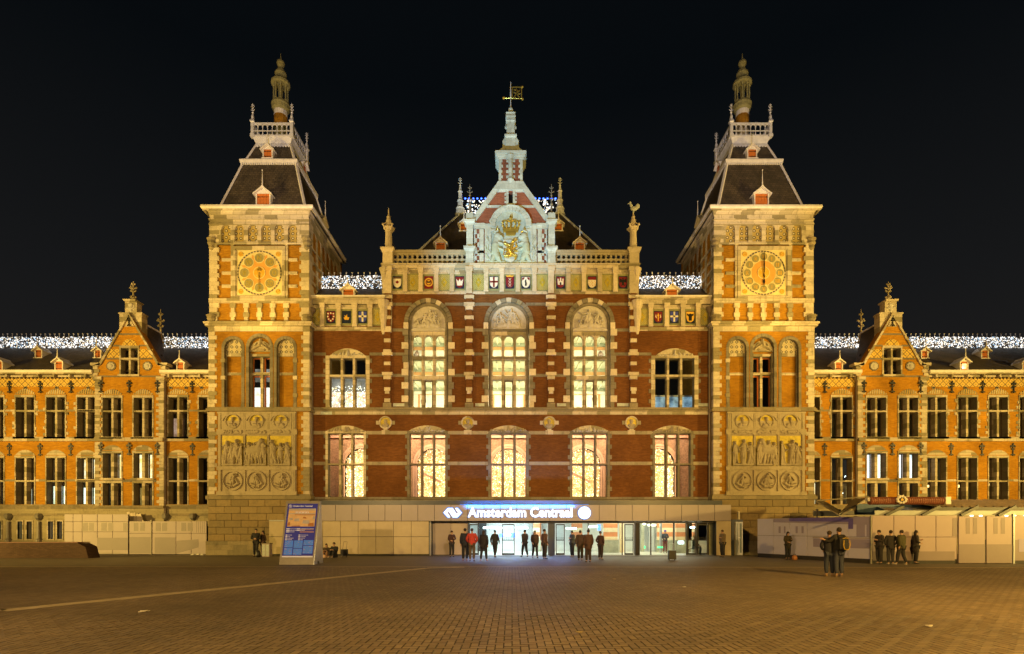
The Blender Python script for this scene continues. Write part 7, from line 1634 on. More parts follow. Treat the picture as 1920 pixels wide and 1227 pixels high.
# the hall seen through the doors
YD = -.45
dx = lambda px: X(px, YD); dz = lambda py: Z(py, YD)
b = MB(); b.quad((dx(877), YD - .1, .012), (dx(1342), YD - .1, .012), (dx(1342) + 1.5, 7, .012), (dx(877) - 3, 7, .012)); b.build('hall_floor', M['floor_in'], PAV)
b = MB(); b.box(dx(870) - 3, dx(1345) + 1.5, YD + .5, 7.2, 2.9, 2.95); b.box(dx(870) - 3.1, dx(870) - 3, -.2, 7.2, 0, 2.9); b.box(dx(1345) + 1.5, dx(1345) + 1.6, -.2, 7.2, 0, 2.9); b.build('hall_ceiling', M['roomw'], PAV)
M['hall_white'] = plain('pale_hall_wall', (.62, .66, .66), .6, 0, .12, 1.5)
M['hall_orange'] = plain('orange_glazed_brick', (.58, .22, .09), .5, 0, .15, 4)
M['hall_cream'] = plain('cream_glazed_brick', (.66, .54, .34), .5, 0, .1, 4)
M['hall_dado'] = plain('grey_stone_dado', (.30, .31, .24), .6, 0, .25, 3)
def banded(px0, px1, y):
    for (p0, p1, m_) in ((982, 975, 'hall_cream'), (990, 982, 'hall_orange'), (998, 990, 'hall_cream'), (1006.5, 998, 'hall_orange'), (1013, 1006.5, 'hall_cream')):
        b = MB(); b.box(X(px0, y), X(px1, y), y, y + .3, Z(p0, y), Z(p1, y)); b.build('banded_wall', M[m_], PAV)
    b = MB(); b.box(X(px0 - 2, y), X(px1 + 2, y), y - .06, y + .3, .012, Z(1013, y)); b.build('stone_dado', M['hall_dado'], PAV)
banded(1132, 1158, 3.2); banded(1233, 1262, 4.5); banded(1268, 1285, 2.6); banded(1300, 1318, 3.6); banded(1072, 1092, 5.0); banded(1000, 1012, 5.2)
b = MB(); b.box(dx(870) - 3, dx(1345) + 1.5, 6.6, 6.7, .01, 2.9); b.build('hall_back_wall', M['hall_white'], PAV)
for (px, y, w_, c_) in ((905, 5.8, 14, 'frame'), (1010, 6.0, 10, 'hall_orange'), (1205, 5.0, 6, 'hall_dado'), (1222, 5.5, 9, 'hall_white'), (1240, 3.0, 3, 'steel'), (985, 5.5, 4, 'steel'), (1166, 3.4, 7, 'hall_cream')):
    b = MB(); b.box(X(px - w_ / 2, y), X(px + w_ / 2, y), y, y + .3, .01, 2.9); b.build('hall_pillar', M[c_], PAV)
M['tube_w'] = emit('white_tube', (.75, .95, 1.0), 9.0); M['tube_y'] = emit('warm_tube', (1.0, .92, .66), 5.0); M['screen_b'] = emit('blue_screen', (.10, .25, 1.0), 3.5); M['green_sign'] = emit('green_exit_light', (.05, .9, .3), 2.5)
for (px0, px1, py, y, m_) in ((906, 941, 990, 4.2, 'tube_w'), (966, 990, 990, 4.4, 'tube_w'), (1062, 1081, 991, 3.6, 'tube_w'), (1104, 1122, 988, 3.6, 'tube_w'), (944, 958, 1003, 3.0, 'tube_w'), (1216, 1230, 985, 3.6, 'tube_y'), (1207, 1211, 983, 2.6, 'tube_y'), (1296, 1305, 989, 3.0, 'tube_w')):
    b = MB(); b.box(X(px0, y), X(px1, y), y, y + .25, Z(py + 1.6, y), Z(py - 1.6, y)); b.build('ceiling_lamp', M[m_], PAV)
for (px0, px1, p0, p1, y, m_) in ((936, 943, 1008, 1001, 2.5, 'screen_b'), (958, 966, 1008, 1000, 2.4, 'screen_b'), (1121, 1126, 995, 984, 2.0, 'screen_b'), (1208, 1210, 1029, 1024, 2.0, 'green_sign'), (1233, 1243, 1028, 1025, 3.0, 'green_sign'), (1272, 1282, 1020, 1015, 2.5, 'tube_w')):
    b = MB(); b.box(X(px0, y), X(px1, y), y, y + .06, Z(p0, y), Z(p1, y)); b.build('display', M[m_], PAV)
area("hall_light_white", (X(960, 3), 3.0, 2.8), (X(960, 3), 3.1, 0), 700, (.82, .96, 1.0), 5.5, 3.5)
area("hall_light_warm", (X(1210, 3), 3.0, 2.8), (X(1210, 3), 3.1, 0), 520, (1.0, .90, .62), 7.5, 3.5)
# door fronts: posts, leaves, rails, glass
def dpost(px, w, p0=1041, p1=978, y=YD, nm='door_post', mt='frame', d=.12): b = MB(); b.box(X(px - w / 2, y), X(px + w / 2, y), y, y + d, max(.012, Z(p0, y)), Z(p1, y)); b.build(nm, M[mt], PAV)
for px, w in ((878, 2.4), (897, 1.6), (1103, 1.6), (1220.5, 1.8), (1263.5, 2), (1288, 1.6), (1307, 2.4), (1328.5, 3.0), (1341, 1.4), (1167, 1.8)): dpost(px, w)
dpost(1034, 13, nm='door_pillar', mt='band', d=.4); dpost(1195.5, 8.5, nm='door_pillar', mt='iron', d=.4)
def leaf(px0, px1, y, mt='frame'):
    b = MB(); b.plate(rect(X(px0, y), X(px1, y), .03, Z(983, y)), y, y + .06, [rect(X(px0, y) + .055, X(px1, y) - .055, .15, Z(983, y) - .07)]); b.box(X(px0, y) + .05, X(px1, y) - .05, y + .01, y + .05, .98, 1.03)
    for q in range(7): x_ = X(px0, y) + .07 + (X(px1, y) - X(px0, y) - .14) * q / 6; b.box(x_ - .008, x_ + .008, y + .02, y + .04, 1.03, 1.22)
    lf_ = b.build('door_leaf', M[mt], PAV); b = MB(); b.box(X(px0, y) + .05, X(px1, y) - .05, y + .025, y + .035, .15, Z(983, y) - .07); b.build('door_glass', M['glass'], lf_)
for (a, c, y) in ((880, 897, YD - .05), (941, 965, YD - .14), (1042, 1059, YD - .08), (1171, 1188, YD - .08), (1308, 1327, YD - .08), (1289, 1305, YD - .02)): leaf(a, c, y)
b = MB(); b.box(dx(877), dx(1342), YD - .16, YD + .12, dz(981.5), dz(977.0)); b.build('door_header', M['frame'], PAV)
for (a, c) in ((898, 940), (966, 1027), (1060, 1102), (1104, 1166), (1200, 1219), (1221, 1262), (1265, 1287), (1330, 1340)):
    b = MB(); b.box(dx(a), dx(c), YD + .04, YD + .055, .03, dz(982)); b.build('glass_panel', M['glass'], PAV)
b = MB(); b.box(dx(1104), dx(1166), YD + .02, YD + .07, 1.02, 1.06); b.build('handrail', M['steel'], PAV)
b = MB(); b.box(dx(1330), dx(1341), YD + .3, YD + .35, .02, 2.2); b.build('lit_jamb', M['hall_cream'], PAV)

# illuminated sign
SIGN = thing('station_sign', "illuminated white sign reading Amsterdam Centraal with double arrow and round lamp on the fascia", 'sign', (qx(960), YP - .05, qz(970)))
M['sign_w'] = emit('white_sign_face', (.80, .93, 1.0), 1.8); M['sign_b'] = emit('blue_sign_halo', (.02, .22, .9), .8)
def logo(mb, y0, y1, grow=0.0):
    cx, cz, w, h = qx(849), qz(961.7), 34 / 28.8, 17.5 / 28.8; g_ = grow
    L = [(-.50, .0), (-.26, .50), (.05, .50), (.38, -.08), (.26, .50)] # guide points only
    t = .17
    up = [(-.50, 0), (-.27, .5), (.02, .5), (.30, .06), (.30, .06), (.20, .5), (.28, .5), (.50, 0), (.27, -.5), (.20, -.5), (.20, -.5)]
    def P2(x, z): return (cx + x * w * (1 + g_), cz + z * h * (1 + g_ * 1.6))
    a = [(-.50, 0), (-.26, .5), (.0, .5), (.20, -.10), (.27, -.10), (.30, 0), (.30, .0), (.22, .22), (.13, .5), (.27, .5), (.50, 0), (.26, -.5), (.0, -.5), (-.20, .10), (-.27, .10), (-.30, 0), (-.22, -.22), (-.13, -.5), (-.27, -.5)]
    mb.plate([P2(*p) for p in a], y0, y1)
b = MB(); logo(b, YP - .10, YP - .06); b.build('arrow_logo', M['sign_w'], SIGN)
b = MB(); logo(b, YP - .045, YP - .015, .10); b.build('arrow_logo_halo', M['sign_b'], SIGN)
tw = qx(1073) - qx(877.5)
word = "Amsterdam Centraal"
b = MB(); put_text(b, word, qx(877.5), qz(969.5), YP - .10, height=18.2 / 28.8, width=tw, thick=.035, bold=.030); b.build('lettering', M['sign_w'], SIGN, kind='stuff')
b = MB(); put_text(b, word, qx(877.5) - .035, qz(969.5) - .015, YP - .045, height=18.4 / 28.8, width=tw + .05, thick=.03, bold=.034); b.build('lettering_halo', M['sign_b'], SIGN, kind='stuff')
b = MB(); b.plate(circ(qx(1095.5), qz(962), .40, 28), YP - .14, YP - .04); b.build('round_lamp', M['sign_w'], SIGN)
b = MB(); b.plate(circ(qx(1095.5), qz(962), .44, 28), YP - .042, YP - .012); b.build('round_lamp_halo', M['sign_b'], SIGN)
b = MB(); ring(b, qx(1095.5), qz(962), .27, .285, YP - .148, YP - .139, 24); b.box(qx(1095.5) - .012, qx(1095.5) + .012, YP - .147, YP - .139, qz(962) - .15, qz(962) + .16); b.build('lamp_mark', M['halo_line'] if 'halo_line' in M else M['wht'], SIGN)
b = MB(); b.box(qx(866), qx(877), YP - .05, YP - .02, qz(968.4), qz(967.6)); b.box(qx(1073), qx(1084), YP - .05, YP - .02, qz(968.4), qz(967.6)); b.build('sign_rail', M['steel'], SIGN)
b = MB(); b.box(qx(862), qx(1104), YP + .05, YP + .10, qz(946.8), qz(946.8) + .03); b.build('band_glow_strip', emit('blue_band_glow', (.01, .20, .8), .8), SIGN)  # glowing strip added for the sign's blue glow on the dark band
area("sign_glow_ground", (qx(968), YP - .22, 2.30), (qx(968), YP - 1.4, 0), 150, (.13, .30, 1.0), 7.2, .12, 130)
area("sign_glow_band", (qx(975), YP - .20, qz(950)), (qx(975), YP + .3, qz(938)), 240, (.02, .28, 1.0), 7.0, .06)  # unseen lamp added to throw the blue glow onto the band
area("door_spill_warm", (qx(1240), YP + .35, 2.2), (qx(1240), YP - 1.4, 0), 30, (1.0, .92, .65), 5.5, .12)
# ------------------------------------------------------------------ hoardings
M['lilac'] = plain('lilac_hoarding', (.52, .50, .70), .5, 0, .05, 1.0); M['lilac_dk'] = plain('mauve_print', (.30, .26, .40), .5, 0, .06, 1); M['violet'] = plain('violet_print', (.12, .09, .36), .5)
M['peach'] = plain('pale_hoarding', (.35, .27, .27), .5, 0, .05, 1.0); M['peach_dk'] = plain('taupe_print', (.22, .17, .17), .5, 0, .05, 1)
M['wh_hoard'] = plain('white_hoarding', (.33, .27, .27), .5, 0, .06, 1.0); M['wh_dk'] = plain('grey_print', (.21, .175, .17), .5, 0, .06, 1)
M['skirt'] = plain('dark_skirting', (.03, .025, .02), .7)
def hoarding(label, A, B_, cuts, h, mats, name='hoarding', skirt=.22, joints=(1.34,), group=None):
    """A, B_: ground points; cuts: photo columns of the panel joints between them"""
    A, B_ = Vector((*A, 0)), Vector((*B_, 0)); d = B_ - A; L = d.length; u = d / L; n = Vector((u.y, -u.x, 0))
    rt = thing(name, label, 'fence', tuple((A + B_) / 2), group)
    def T(s, v, z): p = A + u * s - n * v; return (p.x, p.y, z)
    def s_of(px):
        k = (px - 960) / F; t = (k * (A.y + D) - A.x) / (u.x - k * u.y); return max(0, min(L, t))
    ss = [s_of(c) for c in cuts]
    for i, (a, c) in enumerate(zip(ss, ss[1:])):
        zs = [skirt] + list(joints) + [h]
        for z0, z1 in zip(zs, zs[1:]):
            b = MB(T); b.block(a + .013, c - .013, 0, .04, z0 + .008, z1 - .008, .006); b.build('hoarding_panel', M[mats[i % len(mats)]], rt)
    b = MB(T); b.box(ss[0], ss[-1], .045, .12, 0, h - .02)
    if skirt: b.box(ss[0], ss[-1], .02, .044, 0, skirt)
    b.build('hoarding_frame', M['skirt'], rt)
    return rt, T, s_of
H1, T1, s1 = hoarding("lilac hoarding running from the entrance towards the square with violet print along its top", (14.9, -1.3), (18.05, -9.0), [1420, 1449.6, 1480.6, 1513, 1550, 1589.6, 1634], 2.38, ['lilac'])
def prnt(rt, T, a, c, z0, z1, mt, y=-.006, nm='print', z2=None, z3=None):
    b = MB(T); b.plate([(a, z0), (c, z0 if z3 is None else z3), (c, z1 if z2 is None else z2), (a, z1)], y, y + .004); return b.build(nm, M[mt], rt)
prnt(H1, T1, s1(1450), s1(1633), 2.15, 2.36, 'lilac_dk', z3=1.95, z2=2.37); prnt(H1, T1, s1(1480), s1(1592), 2.20, 2.37, 'violet', y=-.012, z3=2.12, z2=2.38)
for (a, c, z0, z1, mt) in ((1525, 1633, .75, 1.22, 'lilac_dk'), (1591, 1600, 1.75, 2.3, 'violet'), (1606, 1622, 1.36, 2.33, 'lilac_dk'), (1625, 1632, 1.36, 2.33, 'lilac_dk'), (1460, 1464, 1.5, 1.9, 'lilac_dk'), (1470, 1473, 1.5, 1.9, 'lilac_dk'), (1492, 1496, 1.5, 1.9, 'lilac_dk'), (1503, 1507, 1.5, 1.9, 'lilac_dk')):
    prnt(H1, T1, s1(a), s1(c), z0, z1, mt, y=-.009 if mt != 'violet' else -.016)
prnt(H1, T1, s1(1524), s1(1633), 1.25, 1.30, 'wh_hoard', y=-.013)
for px in (1634,): b = MB(T1); b.box(s1(px) - .06, s1(px), -.03, .06, 0, 2.42); b.build('hoarding_post', M['iron_lt'], H1)
H2, T2, s2 = hoarding("peach coloured hoarding with two lower gate panels at the right edge of the square", (18.08, -9.0), (32, -9.0), [1635, 1676, 1716, 1755, 1795], 2.42, ['peach'])
prnt(H2, T2, s2(1636), s2(1790), .16, .62, 'peach_dk'); prnt(H2, T2, s2(1786), s2(1795), 1.38, 2.3, 'peach_dk', y=-.009)
for i, (a, c) in enumerate(((1796, 1845.5), (1848, 1896))):
    b = MB(T2); b.block(s2(a) + .01, s2(c) - .01, -.05, .02, .03, 2.38, .008); o = b.build('gate_panel', M['peach'], H2)
    prnt(H2, T2, s2(a) + .012, s2(c) - .012, .04, .98, 'peach_dk', y=-.058)
    for q in (.3, .6): prnt(H2, T2, s2(a) + q * 1.2, s2(a) + q * 1.2 + .2, 1.5, 2.3, 'peach_dk', y=-.057)
b = MB(T2); b.box(s2(1898), s2(1901), -.06, .06, 0, 2.5); b.build('hoarding_post', M['steel'], H2)
b = MB(T2); b.box(s2(1846), s2(1847.6), -.03, .04, .1, 1.2); b.build('gate_gap', M['skirt'], H2)
for (a, c) in ((1902, 1975), (1975, 2050), (2050, 2130)):
    b = MB(T2); b.block(s2(a) + .013, s2(c) - .013, 0, .04, .22, 2.4, .008); b.build('hoarding_panel', M['peach'], H2); prnt(H2, T2, s2(a) + .02, s2(c) - .02, .16, 1.2, 'peach_dk')
prnt(H2, T2, s2(1910), s2(1922), .6, 1.25, 'lilac_dk', y=-.011)
b = MB(T2); b.box(s2(1901), s2(2130), .02, .12, 0, 2.36); b.build('hoarding_frame', M['skirt'], H2)
H3, T3, s3 = hoarding("taller whitish hoarding with outlined windows, left of the white gates", (X(120, .5), .5), (X(241, .5), .5), [120.5, 137, 154, 182.5, 211, 240.5], 2.75, ['wh_hoard'], skirt=.04, joints=(1.55, 2.24))
H4, T4, s4 = hoarding("white hoarding gates with outlined windows beside the left tower's base", (X(241.5, .3), .3), (X(388, .3), .3), [242, 284, 330, 358.5, 387.5], 2.27, ['wh_hoard'], skirt=.04, joints=(1.45,))
for rt_, T_, s_, w_ in ((H3, T3, s3, ((155, 165), (167, 176), (190, 200), (203, 212), (231, 239))), (H4, T4, s4, ((251, 259), (263, 271), (292, 301), (304, 313), (340, 349), (352, 361)))):
    for (a, c) in w_: b = MB(T_); b.plate(rect(s_(a), s_(c), 1.60, 2.18), -.010, -.004, [rect(s_(a) + .03, s_(c) - .03, 1.63, 2.15)]); b.build('window_print', M['iron_lt'], rt_); prnt(rt_, T_, s_(a) + .03, s_(c) - .03, 1.63, 2.15, 'wh_dk', y=-.007)
prnt(H3, T3, s3(182), s3(240), .3, 1.15, 'wh_dk', z3=.3); prnt(H4, T4, s4(243), s4(283), .1, 1.2, 'wh_dk'); prnt(H4, T4, s4(290), s4(329), .08, 1.18, 'wh_dk'); prnt(H4, T4, s4(331), s4(372), .08, .95, 'wh_dk', z2=1.05, z3=.5)
for k in range(5): prnt(H4, T4, s4(368 + k * 3.6), s4(369 + k * 3.6), 1.5, 2.25, 'wh_dk')
b = MB(T4); b.box(s4(284) - .03, s4(284) + .03, -.05, .06, 0, 2.35); b.build('hoarding_post', M['iron_lt'], H4)
# boards stacked behind the white hoarding
for k in range(5):
    b = MB(); x = X(247 + k * 6.5, 1.2); b.beam((x, 1.1, 1.8), (x - .28 - .05 * k, 1.25, Z(960 + k, 1.2) - .05 * (k % 2)), .2, .035, up=(0, 1, 0)); o = b.build('timber_board', M['stone_wh2']); tag(o, ("leftmost", "second", "third", "fourth", "rightmost")[k] + " of the five timber boards leaning behind the white hoarding gates", 'board', 'timber boards behind the hoarding')
# glass door in the hoarding
DR = thing('steel_door', "grey glass and steel double door between the entrance front and the lilac hoarding", 'door', (14.6, -1.1, 0))
dA, dB = Vector((qx(1372), -.9)), Vector((14.9, -1.3))
def TD(s, v, z): u = (dB - dA).normalized(); p = dA + u * s; return (p.x + u.y * v * -1 * -1, p.y + v, z)
Ld = (dB - dA).length
sd_ = lambda px: (px - 1372) / 48.0 * Ld
b = MB(TD); b.box(0, sd_(1392), .10, .2, 0, 2.3); b.box(0, Ld, .0, .12, 2.2, 2.36); b.build('door_surround', M['band'], DR)
for a, c in ((1392, 1403), (1404, 1419.5)):
    b = MB(TD); b.plate(rect(sd_(a), sd_(c), .05, 2.2), .0, .06, [rect(sd_(a) + .05, sd_(c) - .05, .2, 2.12)]); lf_ = b.build('door_leaf', M['steel'], DR); b = MB(TD); b.box(sd_(a) + .04, sd_(c) - .04, .03, .045, .2, 2.12); b.build('door_glass', M['door_blueglass'] if 'door_blueglass' in M else M['steel'], lf_)
b = MB(TD); b.box(sd_(1401.5), sd_(1406), -.05, -.0, 1.15, 1.22); b.build('door_handle', M['whitem'], DR)

# ------------------------------------------------------------------ shelter roof behind the right hoarding
M['roof_sheet'] = plain('corrugated_roof_sheet', (.62, .52, .38), .5, .2, .2, 2); M['canopy_glass'] = plain('pale_canopy_soffit', (.38, .40, .38), .4, 0, .1, 1); M['awning'] = plain('brick_red_awning', (.20, .065, .03), .6, 0, .1, 3); M['canopy_dark'] = plain('dark_canopy', (.035, .032, .022), .5)
SH = thing('shelter_roof', "long low shelter roof with corrugated sheets, steel ribs and pale soffit behind the peach hoarding", 'shelter', (24, -6, 0))
y0, y1 = -8.2, -4.5
def sx(px, y): return X(px, y)
b = MB(); n_ = 34; xa, xb = X(1762, y0), 36.0
for k in range(n_):
    x0_, x1_ = xa + (xb - xa) * k / n_, xa + (xb - xa) * (k + 1) / n_; w_ = (x1_ - x0_)
    za0, za1 = Z(952, y0), Z(939.5, y1); sh_ = (X(1775, y1) - X(1762, y0))
    b.quad((x0_, y0, za0), (x0_ + w_ * .6, y0, za0), (x0_ + w_ * .6 + sh_ * .2, y1, za1), (x0_ + sh_ * .2, y1, za1))
    b.quad((x0_ + w_ * .6, y0, za0), (x0_ + w_ * .8, y0, za0 + .11), (x0_ + w_ * .8 + sh_ * .2, y1, za1 + .11), (x0_ + w_ * .6 + sh_ * .2, y1, za1)); b.quad((x0_ + w_ * .8, y0, za0 + .11), (x1_, y0, za0), (x1_ + sh_ * .2, y1, za1), (x0_ + w_ * .8 + sh_ * .2, y1, za1 + .11))
b.build('corrugated_sheet', M['roof_sheet'], SH, kind='stuff')
b = MB(); b.box(xa - .3, xb, y0 - .05, y0 + .1, Z(957.5, y0), Z(951.5, y0)); b.build('roof_fascia', M['canopy_dark'], SH)
b = MB(); b.box(X(1640, y0), xb, y0 - .02, y0 + .02, Z(967, y0), Z(957.5, y0)); b.build('pale_fascia', M['canopy_glass'], SH)
b = MB(); b.box(X(1570, y0), xb, y0 - .12, y0 - .04, Z(968.5, y0), Z(965.8, y0)); b.build('shelter_gutter', M['iron_lt'], SH)
for px in (1660, 1728, 1800, 1870, 1945):
    b = MB(); b.beam((X(px, y0) - .1, y0 - .15, Z(967, y0)), (X(px + 20, y0) + .3, y0 - .1, Z(950, y0)), .1, .14); b.build('roof_rib', M['canopy_dark'], SH)
for px in (1815, 1832, 1880, 1895, 1915): b = MB(); b.box(X(px, y0), X(px + 5, y0), y0 - .16, y0 - .12, Z(969, y0), Z(966.6, y0)); b.build('soffit_light', M['tube_y'], SH)
for px in (1600, 1700, 1800, 1900, 2000): b = MB(); b.tube((X(px, -6), -6.2, 0), (X(px, -6), -6.2, Z(957, -6.2)), .07, .07, 8); b.build('shelter_post', M['iron_lt'], SH)
b = MB(); b.quad((X(1660, y0), y0, Z(957, y0)), (X(1782, y0), y0, Z(957, y0)), (X(1775, y1), y1, Z(948, y1)), (X(1640, y1), y1, Z(948, y1))); b.box(X(1605, -5.5), X(1770, -5.5), -5.6, -5.5, Z(965, -5.5), Z(945, -5.5)); b.build('glazed_bay', M['blue_canopy'] if 'blue_canopy' in M else M['canopy_glass'], SH)
# folded canopy at the left end
CN = thing('folded_canopy', "dark V-shaped folded canopy with pale edges next to the right tower's base", 'canopy', (X(1580, -5), -5, 0))
ya, yb2 = -6.8, -3.2
Pn = lambda px, py, y: (X(px, y), y, Z(py, y))
def slab(name, pts, t, mat, parent):
    b = MB(); n = len(pts); a = [b.V(*p) for p in pts]; c = [b.V(p[0], p[1], p[2] - t) for p in pts]; b.Fc(*a); b.Fc(*c[::-1])
    for k in range(n): j = (k + 1) % n; b.Fc(a[k], a[j], c[j], c[k])
    return b.build(name, M[mat], parent)
slab('canopy_leaf', [Pn(1531, 940, ya), Pn(1572, 964, ya - .6), Pn(1582, 961, yb2), Pn(1540, 936, yb2)], .06, 'canopy_dark', CN)
slab('canopy_leaf', [Pn(1572, 964, ya - .6), Pn(1628, 933.5, ya), Pn(1600, 936, yb2), Pn(1582, 960, yb2)], .06, 'canopy_dark', CN)
for p, q in (((1530, 940.5, ya), (1572, 965.5, ya - .62)), ((1578, 965.5, ya - .62), (1629, 932.5, ya)), ((1531, 939, ya), (1629, 931.5, ya))):
    b = MB(); b.beam(Pn(*p), Pn(*q), .05, .06); b.build('canopy_edge', M['stone_gr'], CN)
b = MB(); b.box(X(1524, -3), X(1640, -3), -3.1, -3.0, Z(968, -3), Z(958, -3)); b.box(X(1524, -3), X(1575, -3), -3.2, -3.1, Z(962, -3), Z(960, -3)); b.build('glass_screen', M['canopy_glass'], CN)
for px in (1532, 1575, 1620): b = MB(); b.tube((X(px, -4), -4, 0), (X(px, -4), -4, Z(955, -4)), .06, .06, 8); b.build('canopy_post', M['iron_lt'], CN)
AW = thing('red_awning', "ribbed brick-red awning roll with a white wreath emblem on top of the shelter roof", 'awning', (X(1700, -8.4), -8.4, Z(940, -8.4)))
ya = -8.5; L0, L1 = X(1629, ya), X(1768, ya); cz = Z(939.5, ya); n_ = 34
b = MB()
for k in range(n_):
    x0_, x1_ = L0 + (L1 - L0) * k / n_, L0 + (L1 - L0) * (k + 1) / n_; xm = (x0_ + x1_) / 2
    prof = [(.20, 0), (.17, .10), (.1, .17), (0, .2), (-.1, .17), (-.17, .1), (-.2, 0), (-.17, -.12), (-.1, -.2)]
    for (p, q) in zip(prof, prof[1:]):
        b.quad((x0_ + .01, ya - p[1] * .0 - (.2 - abs(p[0])) * 0 - math.sqrt(max(0, .04 - p[0] ** 2)), cz + p[0]), (xm, ya - math.sqrt(max(0, .045 - p[0] ** 2)) - .02, cz + p[0]), (xm, ya - math.sqrt(max(0, .045 - q[0] ** 2)) - .02, cz + q[0]), (x0_ + .01, ya - math.sqrt(max(0, .04 - q[0] ** 2)), cz + q[0]))
        b.quad((xm, ya - math.sqrt(max(0, .045 - p[0] ** 2)) - .02, cz + p[0]), (x1_ + .01, ya - math.sqrt(max(0, .04 - p[0] ** 2)), cz + p[0]), (x1_ + .01, ya - math.sqrt(max(0, .04 - q[0] ** 2)), cz + q[0]), (xm, ya - math.sqrt(max(0, .045 - q[0] ** 2)) - .02, cz + q[0]))
b.build('awning_cloth', M['awning'], AW)
b = MB(); b.tube((L0, ya + .0, cz), (L1 + .12, ya, cz), .19, .19, 12); b.build('awning_roller', M['awning'], AW)
b = MB(); b.box(L1 - .02, L1 + .24, ya - .22, ya + .2, cz - .18, cz + .2); b.box(L0 - .12, L0, ya - .1, ya + .1, cz - .02, cz + .16); b.build('roller_end', M['wht'], AW)
b = MB(); ex, ez = X(1683, ya), Z(938, ya)
for k in range(9): a = R(40 * k + 10); b.ball((ex + .22 * math.cos(a), ya - .28, ez + .15 * math.sin(a)), .075, 8, 5)
b.plate([(ex - .1, ez + .14), (ex + .1, ez + .14), (ex + .12, ez + .26), (ex, ez + .2), (ex - .12, ez + .26)], ya - .3, ya - .26); em = b.build('wreath_emblem', M['wht'], AW)
b = MB(); b.plate(circ(ex, ez, .13, 14), ya - .33, ya - .27); b.build('emblem_disc', M['iron'], em); b = MB(); b.plate([(ex - .08, ez - .05), (ex + .08, ez - .03), (ex + .02, ez + .08), (ex - .05, ez + .06)], ya - .345, ya - .33); b.build('emblem_figure', M['yel'], em)
# low dark wall at the left edge
b = MB(); yl = -4.0
b.plate([(X(-160, yl), 0), (X(166, yl), 0), (X(160, yl), Z(1026, yl)), (X(146, yl), Z(1019, yl)), (X(-160, yl), Z(1018.5, yl))], yl, yl + .9); o = b.build('low_wall', M['lowwall'] if 'lowwall' in M else M['brick_hall']); tag(o, "low dark brick wall with sloping end at the left edge of the square", 'wall')
b = MB(); b.box(X(-160, yl), X(146, yl), yl - .04, yl + .94, Z(1018.4, yl), Z(1017, yl)); b.build('coping', M['red_dk'] if 'red_dk' in M else M['awning'], o)

# ------------------------------------------------------------------ information board
M['blue_l'] = plain('pale_blue_print', (.10, .22, .55), .5); M['board'] = plain('grey_board_housing', (.26, .24, .22), .45, .3, .1, 4); M['navy_p'] = plain('navy_print', (.014, .016, .20), .6, 0, .05); M['blue_p'] = plain('blue_print', (.04, .20, .75), .35, 0, .1, 8); M['map_p'] = plain('sand_print', (.62, .40, .19), .4, 0, .15, 6); M['map_g'] = plain('grey_print_light', (.42, .38, .38), .4); M['map_o'] = plain('rust_print', (.40, .16, .04), .4); M['text_p'] = plain('pale_print', (.62, .60, .62), .4); M['pink_p'] = plain('pink_print', (.45, .24, .20), .4)
for k_, c_, s_ in (('navy_p', (.012, .014, .12), .55), ('blue_p', (.01, .10, .40), .5), ('map_p', (.62, .36, .16), .12), ('text_p', (.6, .62, .7), .2), ('map_g', (.35, .36, .42), .05)):
    q_ = M[k_].node_tree.nodes["Principled BSDF"]; q_.inputs["Emission Color"].default_value = (*c_, 1); q_.inputs["Emission Strength"].default_value = s_    # the board is lit from inside
bx0, bx1, by0, by1, bh = -11.40, -9.71, -9.70, -8.42, 3.16; ax_ = -8.78
BD = thing('information_board', "tall A-shaped information board in navy blue headed Amsterdam Centraal with a city map", 'sign', ((bx0 + bx1) / 2, -9.1, 0))
b = MB(); P8 = [(bx0, by0, 0), (bx1, by0, 0), (bx1, by1, 0), (bx0, by1, 0), (bx0, ax_ - .05, bh), (bx1, ax_ - .05, bh), (bx1, ax_ + .05, bh), (bx0, ax_ + .05, bh)]
a = [b.V(*p) for p in P8]
for q in ((0, 1, 5, 4), (2, 3, 7, 6), (3, 0, 4, 7), (4, 5, 6, 7), (0, 3, 2, 1)): b.Fc(*[a[k] for k in q])
b.build('board_housing', M['board'], BD)
b = MB(lambda u, v, z: (bx1 + .004 - v, u, z)); b.plate([(by0, 0), (-9.22, 0), (-9.22, .14), (-8.98, .14), (-8.98, 0), (by1, 0), (ax_ + .05, bh), (ax_ - .05, bh)], -.02, .03); b.build('side_panel', M['sidepanel'] if 'sidepanel' in M else M['steel'], BD)
sl = (ax_ - .05 - by0) / bh; L_ = math.hypot(ax_ - .05 - by0, bh)
def TB(u, v, w):   # u right 0..1.69, w up along the face, v outwards when negative
    z_ = w * bh / L_; y_ = by0 + sl * z_; nn = (0, -bh / L_, (ax_ - .05 - by0) / L_)
    return (bx0 + u, y_ + v * (bh / L_), z_ - v * nn[2])
W_ = bx1 - bx0; k_ = L_ / 3.19
def pl(x0, x1, z0, z1, mt, v=-.01, nm='print', parent=None):
    b = MB(TB); b.box(x0 * W_, x1 * W_, v, v + .006, z0 * L_, z1 * L_); return b.build(nm, M[mt], parent or BD)
FP = pl(.06, .955, .135, .955, 'navy_p', -.012, 'printed_face'); pl(.06, .955, .112, .132, 'text_p', -.014, 'white_strip', FP)
b = MB(TB); put_text(b, "Amsterdam Centraal", .22 * W_, .906 * L_, -.020, height=.062 * 1.3, width=.58 * W_, thick=.004, bold=.022); b.build('board_heading', M['text_p'], FP, kind='stuff')
b = MB(TB); ring(b, .145 * W_, .915 * L_, .062, .078, -.022, -.013, 18); b.box(.145 * W_ - .012, .145 * W_ + .012, -.021, -.013, .915 * L_ - .04, .915 * L_ + .02); b.plate(circ(.145 * W_, .915 * L_ + .036, .012, 8), -.021, -.013); b.build('info_symbol', M['text_p'], FP)
